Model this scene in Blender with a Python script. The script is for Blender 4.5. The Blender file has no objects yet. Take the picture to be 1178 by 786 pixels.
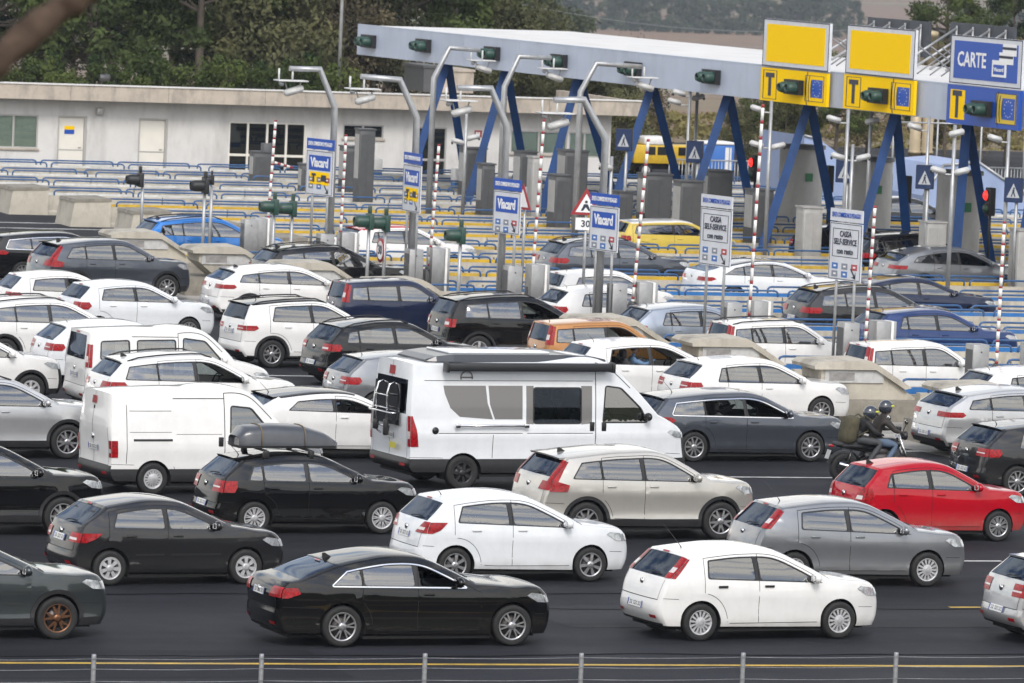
# Motorway toll plaza seen through a long lens from a bridge: queueing cars, toll islands, gantry.
import bpy, bmesh, math, random
import numpy as np
from mathutils import Vector, Matrix, noise
from mathutils.geometry import delaunay_2d_cdt
random.seed(7)
R = math.radians
scene = bpy.context.scene
COL = scene.collection

# ------------------------------------------------------------------ camera
IMG_W, IMG_H = 1178.0, 786.0
FPX = 7000.0                       # focal length in pixels of the photograph
CXP, CYP = IMG_W / 2, IMG_H / 2
HORIZON = -150.0                   # pixel row of the horizon (above the frame)
ROLL = R(2.4)
TH = R(19.0)                       # angle between the view and the cross direction of the lanes
CAMH = 12.2
PITCH = math.atan((CYP - HORIZON) / FPX)
VD = np.array([math.sin(TH) * math.cos(PITCH), math.cos(TH) * math.cos(PITCH), -math.sin(PITCH)])
VR = np.array([math.cos(TH), -math.sin(TH), 0.0])
VU = np.cross(VR, VD)
EYE = np.array([0.0, 0.0, CAMH])
_c, _s = math.cos(ROLL), math.sin(ROLL)

cam_data = bpy.data.cameras.new("camera")
cam = bpy.data.objects.new("camera", cam_data)
COL.objects.link(cam)
scene.camera = cam
cam_data.sensor_width = 36.0
cam_data.lens = 36.0 * FPX / IMG_W
cam_data.clip_start = 0.5
cam_data.clip_end = 9000.0
rr_ = VR * _c + VU * _s            # camera right / up in the world, rolled
uu_ = VU * _c - VR * _s
cam.matrix_world = Matrix(((rr_[0], uu_[0], -VD[0], EYE[0]), (rr_[1], uu_[1], -VD[1], EYE[1]),
                           (rr_[2], uu_[2], -VD[2], EYE[2]), (0, 0, 0, 1)))
cam_data.dof.use_dof = True
cam_data.dof.focus_distance = 112.0
cam_data.dof.aperture_fstop = 5.0


def ray(x, y):
    a, b = x - CXP, -(y - CYP)
    return VD * FPX + rr_ * a + uu_ * b


def gnd(x, y, z=0.0):              # the point at height z seen at a pixel
    v = ray(x, y)
    return EYE + v * ((z - CAMH) / v[2])


def atY(x, y, Y):                  # the point on the plane Y = const seen at a pixel
    v = ray(x, y)
    return EYE + v * (Y / v[1])


def project(P):
    q = np.array(P, float) - EYE
    d = q @ VD
    return CXP + FPX * (q @ rr_) / d, CYP - FPX * (q @ uu_) / d


def xfor(pxx, Y, z):               # X on the line (Y, z) that shows at pixel column pxx
    lo, hi = -60.0, 4000.0
    for _ in range(60):
        m = (lo + hi) / 2
        if project((m, Y, z))[0] < pxx:
            lo = m
        else:
            hi = m
    return lo


# ------------------------------------------------------------------ sky, sun, exposure
SUN_EL, SUN_AZ = R(42), R(192)     # azimuth from +Y towards +X
world = bpy.data.worlds.new("World")
scene.world = world
world.use_nodes = True
nt = world.node_tree
nt.nodes.clear()
w_out = nt.nodes.new("ShaderNodeOutputWorld")
w_bg = nt.nodes.new("ShaderNodeBackground")
w_sky = nt.nodes.new("ShaderNodeTexSky")
w_sky.sky_type = 'NISHITA'
w_sky.sun_disc = False
w_sky.sun_elevation = SUN_EL
w_sky.sun_rotation = SUN_AZ
w_sky.air_density = 1.0
w_sky.dust_density = 1.2
w_bg.inputs[1].default_value = 0.13
w_tc = nt.nodes.new("ShaderNodeTexCoord")
w_map = nt.nodes.new("ShaderNodeMapping")
w_map.inputs["Scale"].default_value = (2.6, 2.6, 9.0)
w_no = nt.nodes.new("ShaderNodeTexNoise")
w_no.inputs["Scale"].default_value = 2.1
w_no.inputs["Detail"].default_value = 7
w_no.inputs["Roughness"].default_value = 0.6
w_ra = nt.nodes.new("ShaderNodeValToRGB")
w_ra.color_ramp.elements[0].position = 0.30
w_ra.color_ramp.elements[0].color = (0.06, 0.06, 0.06, 1)
w_ra.color_ramp.elements[1].position = 0.66
w_ra.color_ramp.elements[1].color = (1, 1, 1, 1)
w_mix = nt.nodes.new("ShaderNodeMix")
w_mix.data_type = 'RGBA'
w_mix.inputs[7].default_value = (9.2, 8.9, 8.4, 1)
nt.links.new(w_tc.outputs["Generated"], w_map.inputs[0])
nt.links.new(w_map.outputs[0], w_no.inputs["Vector"])
w_sx = nt.nodes.new("ShaderNodeSeparateXYZ")      # cloud cover thickens towards the horizon
nt.links.new(w_tc.outputs["Generated"], w_sx.inputs[0])
w_el = nt.nodes.new("ShaderNodeMath")
w_el.operation = 'MULTIPLY_ADD'
w_el.inputs[1].default_value = -0.50
w_el.inputs[2].default_value = -0.38
nt.links.new(w_sx.outputs[2], w_el.inputs[0])
w_su = nt.nodes.new("ShaderNodeMath")
w_su.operation = 'MULTIPLY_ADD'
w_su.inputs[1].default_value = 2.2
nt.links.new(w_no.outputs["Fac"], w_su.inputs[0])
nt.links.new(w_el.outputs[0], w_su.inputs[2])
nt.links.new(w_su.outputs[0], w_ra.inputs[0])
nt.links.new(w_ra.outputs[0], w_mix.inputs[0])
nt.links.new(w_sky.outputs[0], w_mix.inputs[6])
w_dot = nt.nodes.new("ShaderNodeVectorMath")      # thin cloud glows round the veiled sun
w_dot.operation = 'DOT_PRODUCT'
w_dot.inputs[1].default_value = (math.sin(SUN_AZ) * math.cos(SUN_EL), math.cos(SUN_AZ) * math.cos(SUN_EL), math.sin(SUN_EL))
w_pw = nt.nodes.new("ShaderNodeMath")
w_pw.operation = 'POWER'
w_pw.use_clamp = True
w_pw.inputs[1].default_value = 5.0
w_ma = nt.nodes.new("ShaderNodeMath")
w_ma.operation = 'MULTIPLY_ADD'
w_ma.inputs[1].default_value = 0.9
w_ma.inputs[2].default_value = 1.0
w_gl = nt.nodes.new("ShaderNodeVectorMath")
w_gl.operation = 'SCALE'
nt.links.new(w_tc.outputs["Generated"], w_dot.inputs[0])
nt.links.new(w_dot.outputs["Value"], w_pw.inputs[0])
nt.links.new(w_pw.outputs[0], w_ma.inputs[0])
nt.links.new(w_mix.outputs[2], w_gl.inputs[0])
nt.links.new(w_ma.outputs[0], w_gl.inputs["Scale"])
nt.links.new(w_gl.outputs[0], w_bg.inputs[0])
nt.links.new(w_bg.outputs[0], w_out.inputs[0])

sun_data = bpy.data.lights.new("sun", 'SUN')
sun_data.energy = 1.35
sun_data.angle = R(18)
sun_data.color = (1.0, 0.96, 0.90)
sun = bpy.data.objects.new("sun", sun_data)
COL.objects.link(sun)
sd = Vector((math.sin(SUN_AZ) * math.cos(SUN_EL), math.cos(SUN_AZ) * math.cos(SUN_EL), math.sin(SUN_EL)))
sun.rotation_euler = sd.to_track_quat('Z', 'Y').to_euler()
sun.location = (40, 60, 60)

scene.view_settings.view_transform = 'Standard'
scene.view_settings.look = 'None'
scene.view_settings.exposure = 0.36
scene.view_settings.gamma = 1.0
scene.view_settings.use_curve_mapping = False
scene.cycles.max_bounces = 8
scene.cycles.transparent_max_bounces = 16
scene.cycles.use_denoising = True
scene.cycles.sample_clamp_indirect = 6

# ------------------------------------------------------------------ materials
MATS = {}


def mat(name, col=(0.5, 0.5, 0.5), rough=0.5, metal=0.0, coat=0.0, spec=0.5, var=0.0, vscale=4.0, bump=0.0, bscale=40.0,
        emit=None, estr=0.0, dirt=None, dirt_scale=1.5, dirt_amt=0.6, alpha=1.0):
    if name in MATS:
        return MATS[name]
    m = bpy.data.materials.new(name)
    m.use_nodes = True
    t = m.node_tree
    b = t.nodes["Principled BSDF"]
    b.inputs["Base Color"].default_value = (*col, 1)
    b.inputs["Roughness"].default_value = rough
    b.inputs["Metallic"].default_value = metal
    b.inputs["Coat Weight"].default_value = coat
    b.inputs["Coat Roughness"].default_value = 0.05
    b.inputs["Specular IOR Level"].default_value = spec
    m.diffuse_color = (*col, 1)
    if emit:
        b.inputs["Emission Color"].default_value = (*emit, 1)
        b.inputs["Emission Strength"].default_value = estr
    src = None
    if var or dirt or bump:
        tc = t.nodes.new("ShaderNodeTexCoord")
    if var:
        n = t.nodes.new("ShaderNodeTexNoise")
        n.inputs["Scale"].default_value = vscale
        n.inputs["Detail"].default_value = 6
        n.inputs["Roughness"].default_value = 0.65
        t.links.new(tc.outputs["Object"], n.inputs["Vector"])
        mr = t.nodes.new("ShaderNodeMapRange")
        mr.inputs[1].default_value = 0.3
        mr.inputs[2].default_value = 0.7
        mr.inputs[3].default_value = 1 - var
        mr.inputs[4].default_value = 1 + var
        t.links.new(n.outputs["Fac"], mr.inputs[0])
        mx = t.nodes.new("ShaderNodeMix")
        mx.data_type = 'RGBA'
        mx.blend_type = 'MULTIPLY'
        mx.inputs[0].default_value = 1
        mx.inputs[6].default_value = (*col, 1)
        t.links.new(mr.outputs[0], mx.inputs[7])
        src = mx.outputs[2]
    if dirt:
        n2 = t.nodes.new("ShaderNodeTexNoise")
        n2.inputs["Scale"].default_value = dirt_scale
        n2.inputs["Detail"].default_value = 8
        n2.inputs["Roughness"].default_value = 0.7
        mp = t.nodes.new("ShaderNodeMapping")
        mp.inputs["Scale"].default_value = (1, 1, 0.35)
        t.links.new(tc.outputs["Object"], mp.inputs[0])
        t.links.new(mp.outputs[0], n2.inputs["Vector"])
        rp = t.nodes.new("ShaderNodeMapRange")
        rp.inputs[1].default_value = 0.48
        rp.inputs[2].default_value = 0.72
        rp.inputs[3].default_value = 0
        rp.inputs[4].default_value = dirt_amt
        t.links.new(n2.outputs["Fac"], rp.inputs[0])
        mx2 = t.nodes.new("ShaderNodeMix")
        mx2.data_type = 'RGBA'
        t.links.new(rp.outputs[0], mx2.inputs[0])
        if src:
            t.links.new(src, mx2.inputs[6])
        else:
            mx2.inputs[6].default_value = (*col, 1)
        mx2.inputs[7].default_value = (*dirt, 1)
        src = mx2.outputs[2]
    if src:
        t.links.new(src, b.inputs["Base Color"])
    if bump:
        n3 = t.nodes.new("ShaderNodeTexNoise")
        n3.inputs["Scale"].default_value = bscale
        n3.inputs["Detail"].default_value = 4
        t.links.new(tc.outputs["Object"], n3.inputs["Vector"])
        bp = t.nodes.new("ShaderNodeBump")
        bp.inputs["Strength"].default_value = bump
        bp.inputs["Distance"].default_value = 0.02
        t.links.new(n3.outputs["Fac"], bp.inputs["Height"])
        t.links.new(bp.outputs[0], b.inputs["Normal"])
    MATS[name] = m
    return m


def glass_mat(name, tint, base, rough=0.0, refl=(1, 1, 1)):
    if name in MATS:
        return MATS[name]
    m = bpy.data.materials.new(name)
    m.use_nodes = True
    t = m.node_tree
    t.nodes.clear()
    o = t.nodes.new("ShaderNodeOutputMaterial")
    mx = t.nodes.new("ShaderNodeMixShader")
    fr = t.nodes.new("ShaderNodeFresnel")
    fr.inputs[0].default_value = 1.5
    ad = t.nodes.new("ShaderNodeMath")
    ad.use_clamp = True
    ad.inputs[1].default_value = base
    t.links.new(fr.outputs[0], ad.inputs[0])
    tr = t.nodes.new("ShaderNodeBsdfTransparent")
    tr.inputs[0].default_value = (*tint, 1)
    gl = t.nodes.new("ShaderNodeBsdfGlossy")
    gl.inputs["Roughness"].default_value = rough
    gl.inputs["Color"].default_value = (*refl, 1)
    t.links.new(ad.outputs[0], mx.inputs[0])
    t.links.new(tr.outputs[0], mx.inputs[1])
    t.links.new(gl.outputs[0], mx.inputs[2])
    t.links.new(mx.outputs[0], o.inputs[0])
    MATS[name] = m
    return m


def paint(name, col, metal=0.0, rough=0.28):
    m = mat("paint_" + name, col, rough, metal, coat=1.0, spec=0.0, var=0.05, vscale=2.5, dirt=tuple(c * 0.8 + 0.006 for c in col), dirt_scale=3.0, dirt_amt=0.3)
    t = m.node_tree                      # road dust thickening towards the sills
    b = t.nodes["Principled BSDF"]
    if not b.inputs["Base Color"].is_linked or "dust" in t.nodes:
        return m
    src = b.inputs["Base Color"].links[0].from_socket
    tc = t.nodes.new("ShaderNodeTexCoord")
    sp = t.nodes.new("ShaderNodeSeparateXYZ")
    t.links.new(tc.outputs["Object"], sp.inputs[0])
    n = t.nodes.new("ShaderNodeTexNoise")
    n.inputs["Scale"].default_value = 5.0
    n.inputs["Detail"].default_value = 6
    t.links.new(tc.outputs["Object"], n.inputs["Vector"])
    mr = t.nodes.new("ShaderNodeMapRange")
    for i, v in enumerate((.18, .60, .75, .0)):
        mr.inputs[i + 1].default_value = v
    t.links.new(sp.outputs[2], mr.inputs[0])
    mu = t.nodes.new("ShaderNodeMath")
    mu.operation = 'MULTIPLY'
    t.links.new(mr.outputs[0], mu.inputs[0])
    t.links.new(n.outputs["Fac"], mu.inputs[1])
    mx = t.nodes.new("ShaderNodeMix")
    mx.name = "dust"
    mx.data_type = 'RGBA'
    mx.inputs[7].default_value = (.17, .155, .13, 1) if sum(col) > .3 else (.022, .021, .019, 1)
    t.links.new(mu.outputs[0], mx.inputs[0])
    t.links.new(src, mx.inputs[6])
    t.links.new(mx.outputs[2], b.inputs["Base Color"])
    return m


M_ = dict(
    black=mat("black_plastic", (0.012, 0.012, 0.013), 0.42, var=0.2, vscale=6),
    clad=mat("cladding_plastic", (0.014, 0.014, 0.015), 0.6, var=0.25, vscale=8),
    under=mat("underbody", (0.008, 0.008, 0.008), 0.9),
    rubber=mat("rubber", (0.013, 0.013, 0.013), 0.75, var=0.35, vscale=9),
    chrome=mat("chrome", (0.75, 0.75, 0.76), 0.12, 1.0),
    rim=mat("rim_alloy", (0.46, 0.46, 0.47), 0.3, 0.8, var=0.15, vscale=12),
    rimdark=mat("rim_dark", (0.05, 0.05, 0.052), 0.35, 0.6),
    rimcover=mat("rim_cover", (0.46, 0.46, 0.47), 0.38, 0.3, var=0.2, vscale=12),
    rimbronze=mat("rim_bronze", (0.20, 0.10, 0.055), 0.35, 0.8),
    brake=mat("brake_disc", (0.14, 0.13, 0.13), 0.5, 0.8),
    tail=mat("tail_lamp", (0.28, 0.004, 0.008), 0.3, coat=0.3, spec=.3, var=0.75, vscale=24),
    tailclear=mat("tail_lamp_clear", (0.62, 0.55, 0.54), 0.15, coat=1.0),
    head=mat("head_lamp", (0.42, 0.44, 0.46), 0.10, 0.35, coat=1.0, var=0.4, vscale=18),
    plate=mat("plate_white", (0.72, 0.73, 0.72), 0.35),
    plateblue=mat("plate_blue", (0.03, 0.06, 0.35), 0.35),
    ink=mat("plate_ink", (0.02, 0.02, 0.025), 0.5),
    orange=mat("indicator_orange", (0.75, 0.28, 0.03), 0.2, coat=1.0),
    glass=glass_mat("car_glass", (0.26, 0.30, 0.30), 0.17),
    glassdark=glass_mat("car_glass_privacy", (0.06, 0.07, 0.085), 0.0, 0.0, (.55, .66, .85)),
    seat=mat("seat_fabric", (0.035, 0.035, 0.038), 0.85, var=0.3, vscale=20),
    seattan=mat("seat_light", (0.12, 0.115, 0.11), 0.85, var=0.2, vscale=20),
    gfx=mat("camper_grey", (0.16, 0.155, 0.15), 0.35, coat=0.6),
    seam=mat("panel_gap", (0.006, 0.006, 0.006), 0.9),
)


# ------------------------------------------------------------------ mesh helpers
class MB:
    """Collects vertices and faces (with a material slot per face) for one mesh."""

    def __init__(self):
        self.v, self.f, self.m, self.sm = [], [], [], []

    def add(self, vs, fs, mi=0, smooth=False):
        o = len(self.v)
        self.v.extend([tuple(float(c) for c in p) for p in vs])
        for f in fs:
            self.f.append(tuple(i + o for i in f))
            self.m.append(mi)
            self.sm.append(smooth)
        return self

    def box(self, x0, x1, y0, y1, z0, z1, mi=0):
        vs = [(x0, y0, z0), (x1, y0, z0), (x1, y1, z0), (x0, y1, z0), (x0, y0, z1), (x1, y0, z1), (x1, y1, z1), (x0, y1, z1)]
        return self.add(vs, [(0, 3, 2, 1), (4, 5, 6, 7), (0, 1, 5, 4), (1, 2, 6, 5), (2, 3, 7, 6), (3, 0, 4, 7)], mi)

    def bbox(self, x0, x1, y0, y1, z0, z1, b=0.02, mi=0, smooth=True):
        """box with every edge chamfered"""
        bm = bmesh.new()
        bmesh.ops.create_cube(bm, size=1.0)
        for v in bm.verts:
            v.co = ((x0 + x1) / 2 + v.co.x * (x1 - x0), (y0 + y1) / 2 + v.co.y * (y1 - y0), (z0 + z1) / 2 + v.co.z * (z1 - z0))
        bmesh.ops.bevel(bm, geom=bm.edges[:], offset=b, segments=2, affect='EDGES', profile=0.5)
        self.bm(bm, mi, smooth)
        return self

    def bm(self, bm, mi=0, smooth=False):
        bm.verts.index_update()
        self.add([v.co[:] for v in bm.verts], [[v.index for v in f.verts] for f in bm.faces], mi, smooth)
        bm.free()

    def tube(self, pts, r, n=8, mi=0, cap=True, smooth=True):
        """round bar through points; r a number or one per point"""
        pts = [np.array(p, float) for p in pts]
        rs = r if isinstance(r, (list, tuple)) else [r] * len(pts)
        vs, prev = [], None
        for i, p in enumerate(pts):
            if i == 0:
                t = pts[1] - pts[0]
            elif i == len(pts) - 1:
                t = pts[-1] - pts[-2]
            else:
                a, b = pts[i] - pts[i - 1], pts[i + 1] - pts[i]
                t = a / (np.linalg.norm(a) + 1e-9) + b / (np.linalg.norm(b) + 1e-9)
            t = t / (np.linalg.norm(t) + 1e-9)
            if prev is None:
                ref = np.array([0, 0, 1.0]) if abs(t[2]) < 0.9 else np.array([1.0, 0, 0])
            else:
                ref = prev
            u = ref - t * (ref @ t)
            u /= np.linalg.norm(u) + 1e-9
            prev = u
            w = np.cross(t, u)
            for k in range(n):
                a = 2 * math.pi * k / n
                vs.append(p + (u * math.cos(a) + w * math.sin(a)) * rs[i])
        fs = []
        for i in range(len(pts) - 1):
            for k in range(n):
                k2 = (k + 1) % n
                fs.append((i * n + k, i * n + k2, (i + 1) * n + k2, (i + 1) * n + k))
        self.add(vs, fs, mi, smooth)
        if cap:
            o = len(self.v) - len(vs)
            self.f.append(tuple(o + k for k in reversed(range(n))))
            self.m.append(mi)
            self.sm.append(False)
            self.f.append(tuple(o + (len(pts) - 1) * n + k for k in range(n)))
            self.m.append(mi)
            self.sm.append(False)
        return self

    def prism(self, poly, y0, y1, mi=0, axis='y'):
        """polygon in (x, z) pulled from y0 to y1"""
        n = len(poly)
        area = sum(poly[i][0] * poly[(i + 1) % n][1] - poly[(i + 1) % n][0] * poly[i][1] for i in range(n))
        if area < 0:
            poly = poly[::-1]
        vs = [(x, y0, z) for x, z in poly] + [(x, y1, z) for x, z in poly]
        fs = [tuple(range(n)), tuple(reversed(range(n, 2 * n)))]
        for i in range(n):
            j = (i + 1) % n
            fs.append((i, i + n, j + n, j))
        return self.add(vs, fs, mi)

    def lathe(self, prof, n=28, axis='y', mi=0, smooth=True, c=(0, 0, 0)):
        """(radius, height) pairs turned round an axis through c"""
        vs, fs = [], []
        for r, h in prof:
            for k in range(n):
                a = 2 * math.pi * k / n
                if axis == 'y':
                    vs.append((c[0] + r * math.cos(a), c[1] + h, c[2] + r * math.sin(a)))
                elif axis == 'x':
                    vs.append((c[0] + h, c[1] + r * math.cos(a), c[2] + r * math.sin(a)))
                else:
                    vs.append((c[0] + r * math.cos(a), c[1] + r * math.sin(a), c[2] + h))
        for i in range(len(prof) - 1):
            for k in range(n):
                k2 = (k + 1) % n
                fs.append((i * n + k, i * n + k2, (i + 1) * n + k2, (i + 1) * n + k))
        return self.add(vs, fs, mi, smooth)

    def ball(self, c, r, mi=0, n=12, smooth=True):
        bm = bmesh.new()
        bmesh.ops.create_uvsphere(bm, u_segments=n, v_segments=max(6, n * 2 // 3), radius=1.0)
        rs = r if isinstance(r, (list, tuple)) else (r, r, r)
        for v in bm.verts:
            v.co = (c[0] + v.co.x * rs[0], c[1] + v.co.y * rs[1], c[2] + v.co.z * rs[2])
        self.bm(bm, mi, smooth)
        return self

    def mesh(self, name, nslots=None):
        me = bpy.data.meshes.new(name)
        me.from_pydata(self.v, [], self.f)
        if self.f:
            me.polygons.foreach_set("material_index", self.m)
            me.polygons.foreach_set("use_smooth", self.sm)
        for _ in range(nslots or (max(self.m) + 1 if self.m else 1)):
            me.materials.append(None)
        me.update()
        return me


def link(name, mesh, mats, parent=None, loc=None, rot=None):
    o = bpy.data.objects.new(name, mesh)
    COL.objects.link(o)
    for i, m in enumerate(mats):
        if i < len(o.material_slots):
            o.material_slots[i].link = 'OBJECT'
            o.material_slots[i].material = m
    if parent:
        o.parent = parent
    if loc is not None:
        o.location = loc
    if rot is not None:
        o.rotation_euler = rot
    return o


def build(name, mb, mats, parent=None, loc=None, rot=None):
    if not isinstance(mats, (list, tuple)):
        mats = [mats]
    return link(name, mb.mesh(name, len(mats)), mats, parent, loc, rot)


def tag(o, label=None, cat=None, group=None, kind=None):
    if label:
        o["label"] = label
    if cat:
        o["category"] = cat
    if group:
        o["group"] = group
    if kind:
        o["kind"] = kind
    return o


def thing(name, label, cat, loc=(0, 0, 0), rz=0.0, group=None):
    o = bpy.data.objects.new(name, None)
    COL.objects.link(o)
    o.empty_display_size = 0.3
    o.location = loc
    o.rotation_euler = (0, 0, rz)
    return tag(o, label, cat, group)


def lettering(text, size, material, parent, origin, right, up, name="lettering", width=None, depth=0.003, bold=0.0):
    """text as a mesh in the plane (right, up), starting at origin (centre of the line)"""
    cu = bpy.data.curves.new("txt", 'FONT')
    cu.body = text
    cu.size = size
    cu.align_x = 'CENTER'
    cu.align_y = 'CENTER'
    cu.extrude = depth
    cu.offset = bold
    cu.resolution_u = 2
    ob = bpy.data.objects.new("txt", cu)
    COL.objects.link(ob)
    dg = bpy.context.evaluated_depsgraph_get()
    me = bpy.data.meshes.new_from_object(ob.evaluated_get(dg))
    bpy.data.objects.remove(ob)
    bpy.data.curves.remove(cu)
    r_, u_ = Vector(right).normalized(), Vector(up).normalized()
    n_ = r_.cross(u_)
    sx = 1.0
    if width and len(me.vertices):
        xs = [v.co.x for v in me.vertices]
        sx = width / max(1e-6, max(xs) - min(xs))
    for v in me.vertices:
        c = v.co.copy()
        v.co = Vector(origin) + r_ * (c.x * sx) + u_ * c.y + n_ * c.z
    me.materials.clear()
    me.materials.append(None)
    return link(name, me, [material], parent)


# ------------------------------------------------------------------ car builder
def crom(pts, step=0.07):
    """Catmull-Rom through points (any dimension); returns samples and the index of each key."""
    P = [np.array(p, float) for p in pts]
    out, idx = [], []
    for i in range(len(P) - 1):
        p0 = P[i - 1] if i > 0 else 2 * P[0] - P[1]
        p1, p2 = P[i], P[i + 1]
        p3 = P[i + 2] if i + 2 < len(P) else 2 * P[-1] - P[-2]
        d1 = np.linalg.norm((p2 - p1)[:2])
        t0 = np.linalg.norm((p1 - p0)[:2]) + 1e-6
        t2 = np.linalg.norm((p3 - p2)[:2]) + 1e-6
        m1 = ((p2 - p1) / d1 - (p2 - p0) / (d1 + t0) + (p1 - p0) / t0) * d1
        m2 = ((p3 - p2) / t2 - (p3 - p1) / (d1 + t2) + (p2 - p1) / d1) * d1
        n = max(2, int(round(d1 / step)))
        idx.append(len(out))
        for k in range(n):
            t = k / n
            out.append((2 * t**3 - 3 * t**2 + 1) * p1 + (t**3 - 2 * t**2 + t) * m1 + (-2 * t**3 + 3 * t**2) * p2 + (t**3 - t**2) * m2)
    idx.append(len(out))
    out.append(P[-1])
    return out, idx


def inpoly(x, z, poly):
    c = False
    n = len(poly)
    j = n - 1
    for i in range(n):
        xi, zi = poly[i]
        xj, zj = poly[j]
        if (zi > z) != (zj > z) and x < (xj - xi) * (z - zi) / (zj - zi) + xi:
            c = not c
        j = i
    return c


def clip(poly, a, b):
    """keep what lies to the left of the line a -> b"""
    out = []
    n = len(poly)
    def s(p):
        return (b[0] - a[0]) * (p[1] - a[1]) - (b[1] - a[1]) * (p[0] - a[0])
    for i in range(n):
        p, q = poly[i], poly[(i + 1) % n]
        sp, sq = s(p), s(q)
        if sp >= 0:
            out.append(p)
        if (sp >= 0) != (sq >= 0):
            t = sp / (sp - sq)
            out.append((p[0] + (q[0] - p[0]) * t, p[1] + (q[1] - p[1]) * t))
    return out


def rounded(poly, r=0.05):
    out = []
    n = len(poly)
    for i in range(n):
        p0, p1, p2 = np.array(poly[i - 1]), np.array(poly[i]), np.array(poly[(i + 1) % n])
        a, b = p0 - p1, p2 - p1
        la, lb = np.linalg.norm(a), np.linalg.norm(b)
        if la < 1e-5 or lb < 1e-5:
            continue
        cosang = (a @ b) / (la * lb)
        if cosang < -0.86 or min(la, lb) < 0.02:
            out.append(tuple(p1))
            continue
        k = min(r, la * 0.45, lb * 0.45)
        s, e = p1 + a / la * k, p1 + b / lb * k
        for t in (0.0, 0.33, 0.67, 1.0):
            out.append(tuple((1 - t)**2 * s + 2 * t * (1 - t) * p1 + t * t * e))
    return out


def lerp(a, b, t):
    return a + (b - a) * t


def interp(x, xs, ys):
    return float(np.interp(x, xs, ys))


RIMS = {}


def wheel_mesh(r, w, rr, style):
    """tyre and rim meshes; the outer face looks to -y"""
    key = (round(r, 3), round(w, 3), round(rr, 3), style)
    if key in RIMS:
        return RIMS[key]
    ty = MB()
    h = w / 2
    ty.lathe([(rr - 0.012, -h * 0.86), (rr + 0.01, -h * 0.98), (lerp(rr, r, .55), -h * 1.04), (r - 0.022, -h * 0.98), (r - 0.004, -h * 0.75),
              (r, -h * 0.4), (r, h * 0.4), (r - 0.004, h * 0.75), (r - 0.022, h), (lerp(rr, r, .5), h), (rr, h * .9)], 30)
    rm = MB()
    # slots: 0 face, 1 dark barrel, 2 brake
    rm.lathe([(rr + 0.004, -h * 0.93), (rr - 0.012, -h * 0.97), (rr - 0.022, -h * 0.80)], 30, mi=0)
    rm.lathe([(rr - 0.022, -h * 0.80), (rr - 0.035, -h * 0.1), (0.02, -h * 0.02)], 30, mi=1)
    rm.lathe([(rr * 0.70, -h * 0.12), (rr * 0.70, -h * 0.18), (0.03, -h * 0.18)], 24, mi=2)
    yf = -h * 0.86
    rm.lathe([(0.070, yf + 0.03), (0.066, yf - 0.004), (0.030, yf - 0.012), (0.0, yf - 0.012)], 16, mi=0)

    def spoke(a, w0, w1, r0=0.05, r1=None, twist=0.0, d=0.02, mi=0):
        r1 = r1 or rr - 0.014
        ca, sa = math.cos(a), math.sin(a)
        cb, sb = math.cos(a + twist), math.sin(a + twist)
        vs = []
        for (rad, c_, s_, ww, yy) in ((r0, ca, sa, w0, yf - 0.004), (r1, cb, sb, w1, -h * 0.86)):
            for sgn in (-1, 1):
                px_, pz_ = rad * c_ - sgn * ww / 2 * s_, rad * s_ + sgn * ww / 2 * c_
                vs += [(px_, yy, pz_), (px_, yy + d, pz_)]
        rm.add(vs, [(0, 2, 6, 4), (0, 4, 5, 1), (2, 3, 7, 6), (1, 5, 7, 3), (4, 6, 7, 5)], mi)
    if style == 'five':
        for k in range(5):
            spoke(k * 2 * math.pi / 5 + .3, 0.055, 0.075)
    elif style == 'five_y':
        for k in range(5):
            a = k * 2 * math.pi / 5 + .3
            spoke(a, 0.05, 0.03, twist=0.26)
            spoke(a, 0.05, 0.03, twist=-0.26)
    elif style == 'six_double':
        for k in range(6):
            a = k * math.pi / 3 + .2
            spoke(a + .06, 0.022, 0.024, twist=0.12)
            spoke(a - .06, 0.022, 0.024, twist=-0.12)
    elif style == 'seven':
        for k in range(7):
            spoke(k * 2 * math.pi / 7, 0.036, 0.062)
    elif style == 'multi':
        for k in range(10):
            a = k * math.pi / 5
            spoke(a + .05, 0.016, 0.022, twist=.07)
            spoke(a - .05, 0.016, 0.022, twist=-.07)
    elif style == 'cover':
        for k in range(14):
            spoke(k * math.pi / 7, 0.018, 0.040, r0=.06)
        rm.lathe([(rr * .46, yf - .002), (rr * .30, yf - .010), (.05, yf - .012)], 24, mi=0)
    elif style == 'cover7':
        for k in range(7):
            spoke(k * 2 * math.pi / 7 + .2, 0.045, 0.075, r0=.05)
        rm.lathe([(rr - .02, yf - .002), (rr * .82, yf - .004)], 28, mi=0)
    elif style == 'steel':
        rm.lathe([(rr - .02, yf), (rr * .84, yf - .006), (rr * .80, yf + .01)], 28, mi=0)
        for k in range(16):
            spoke(k * math.pi / 8, 0.030, 0.038, r0=rr * .5, r1=rr * .82)
        rm.lathe([(rr * .55, yf - .006), (rr * .35, yf - .02), (.03, yf - .03), (0, yf - .03)], 24, mi=0)
    elif style == 'star':
        for k in range(5):
            a = k * 2 * math.pi / 5 + .55
            spoke(a, 0.085, 0.05)
            spoke(a + .32, 0.02, 0.03, r0=.09)
            spoke(a - .32, 0.02, 0.03, r0=.09)
    elif style == 'ten':
        for k in range(10):
            spoke(k * math.pi / 5, 0.028, 0.036)
    RIMS[key] = (ty.mesh("wheel"), rm.mesh("rim", 3))
    return RIMS[key]


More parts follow.
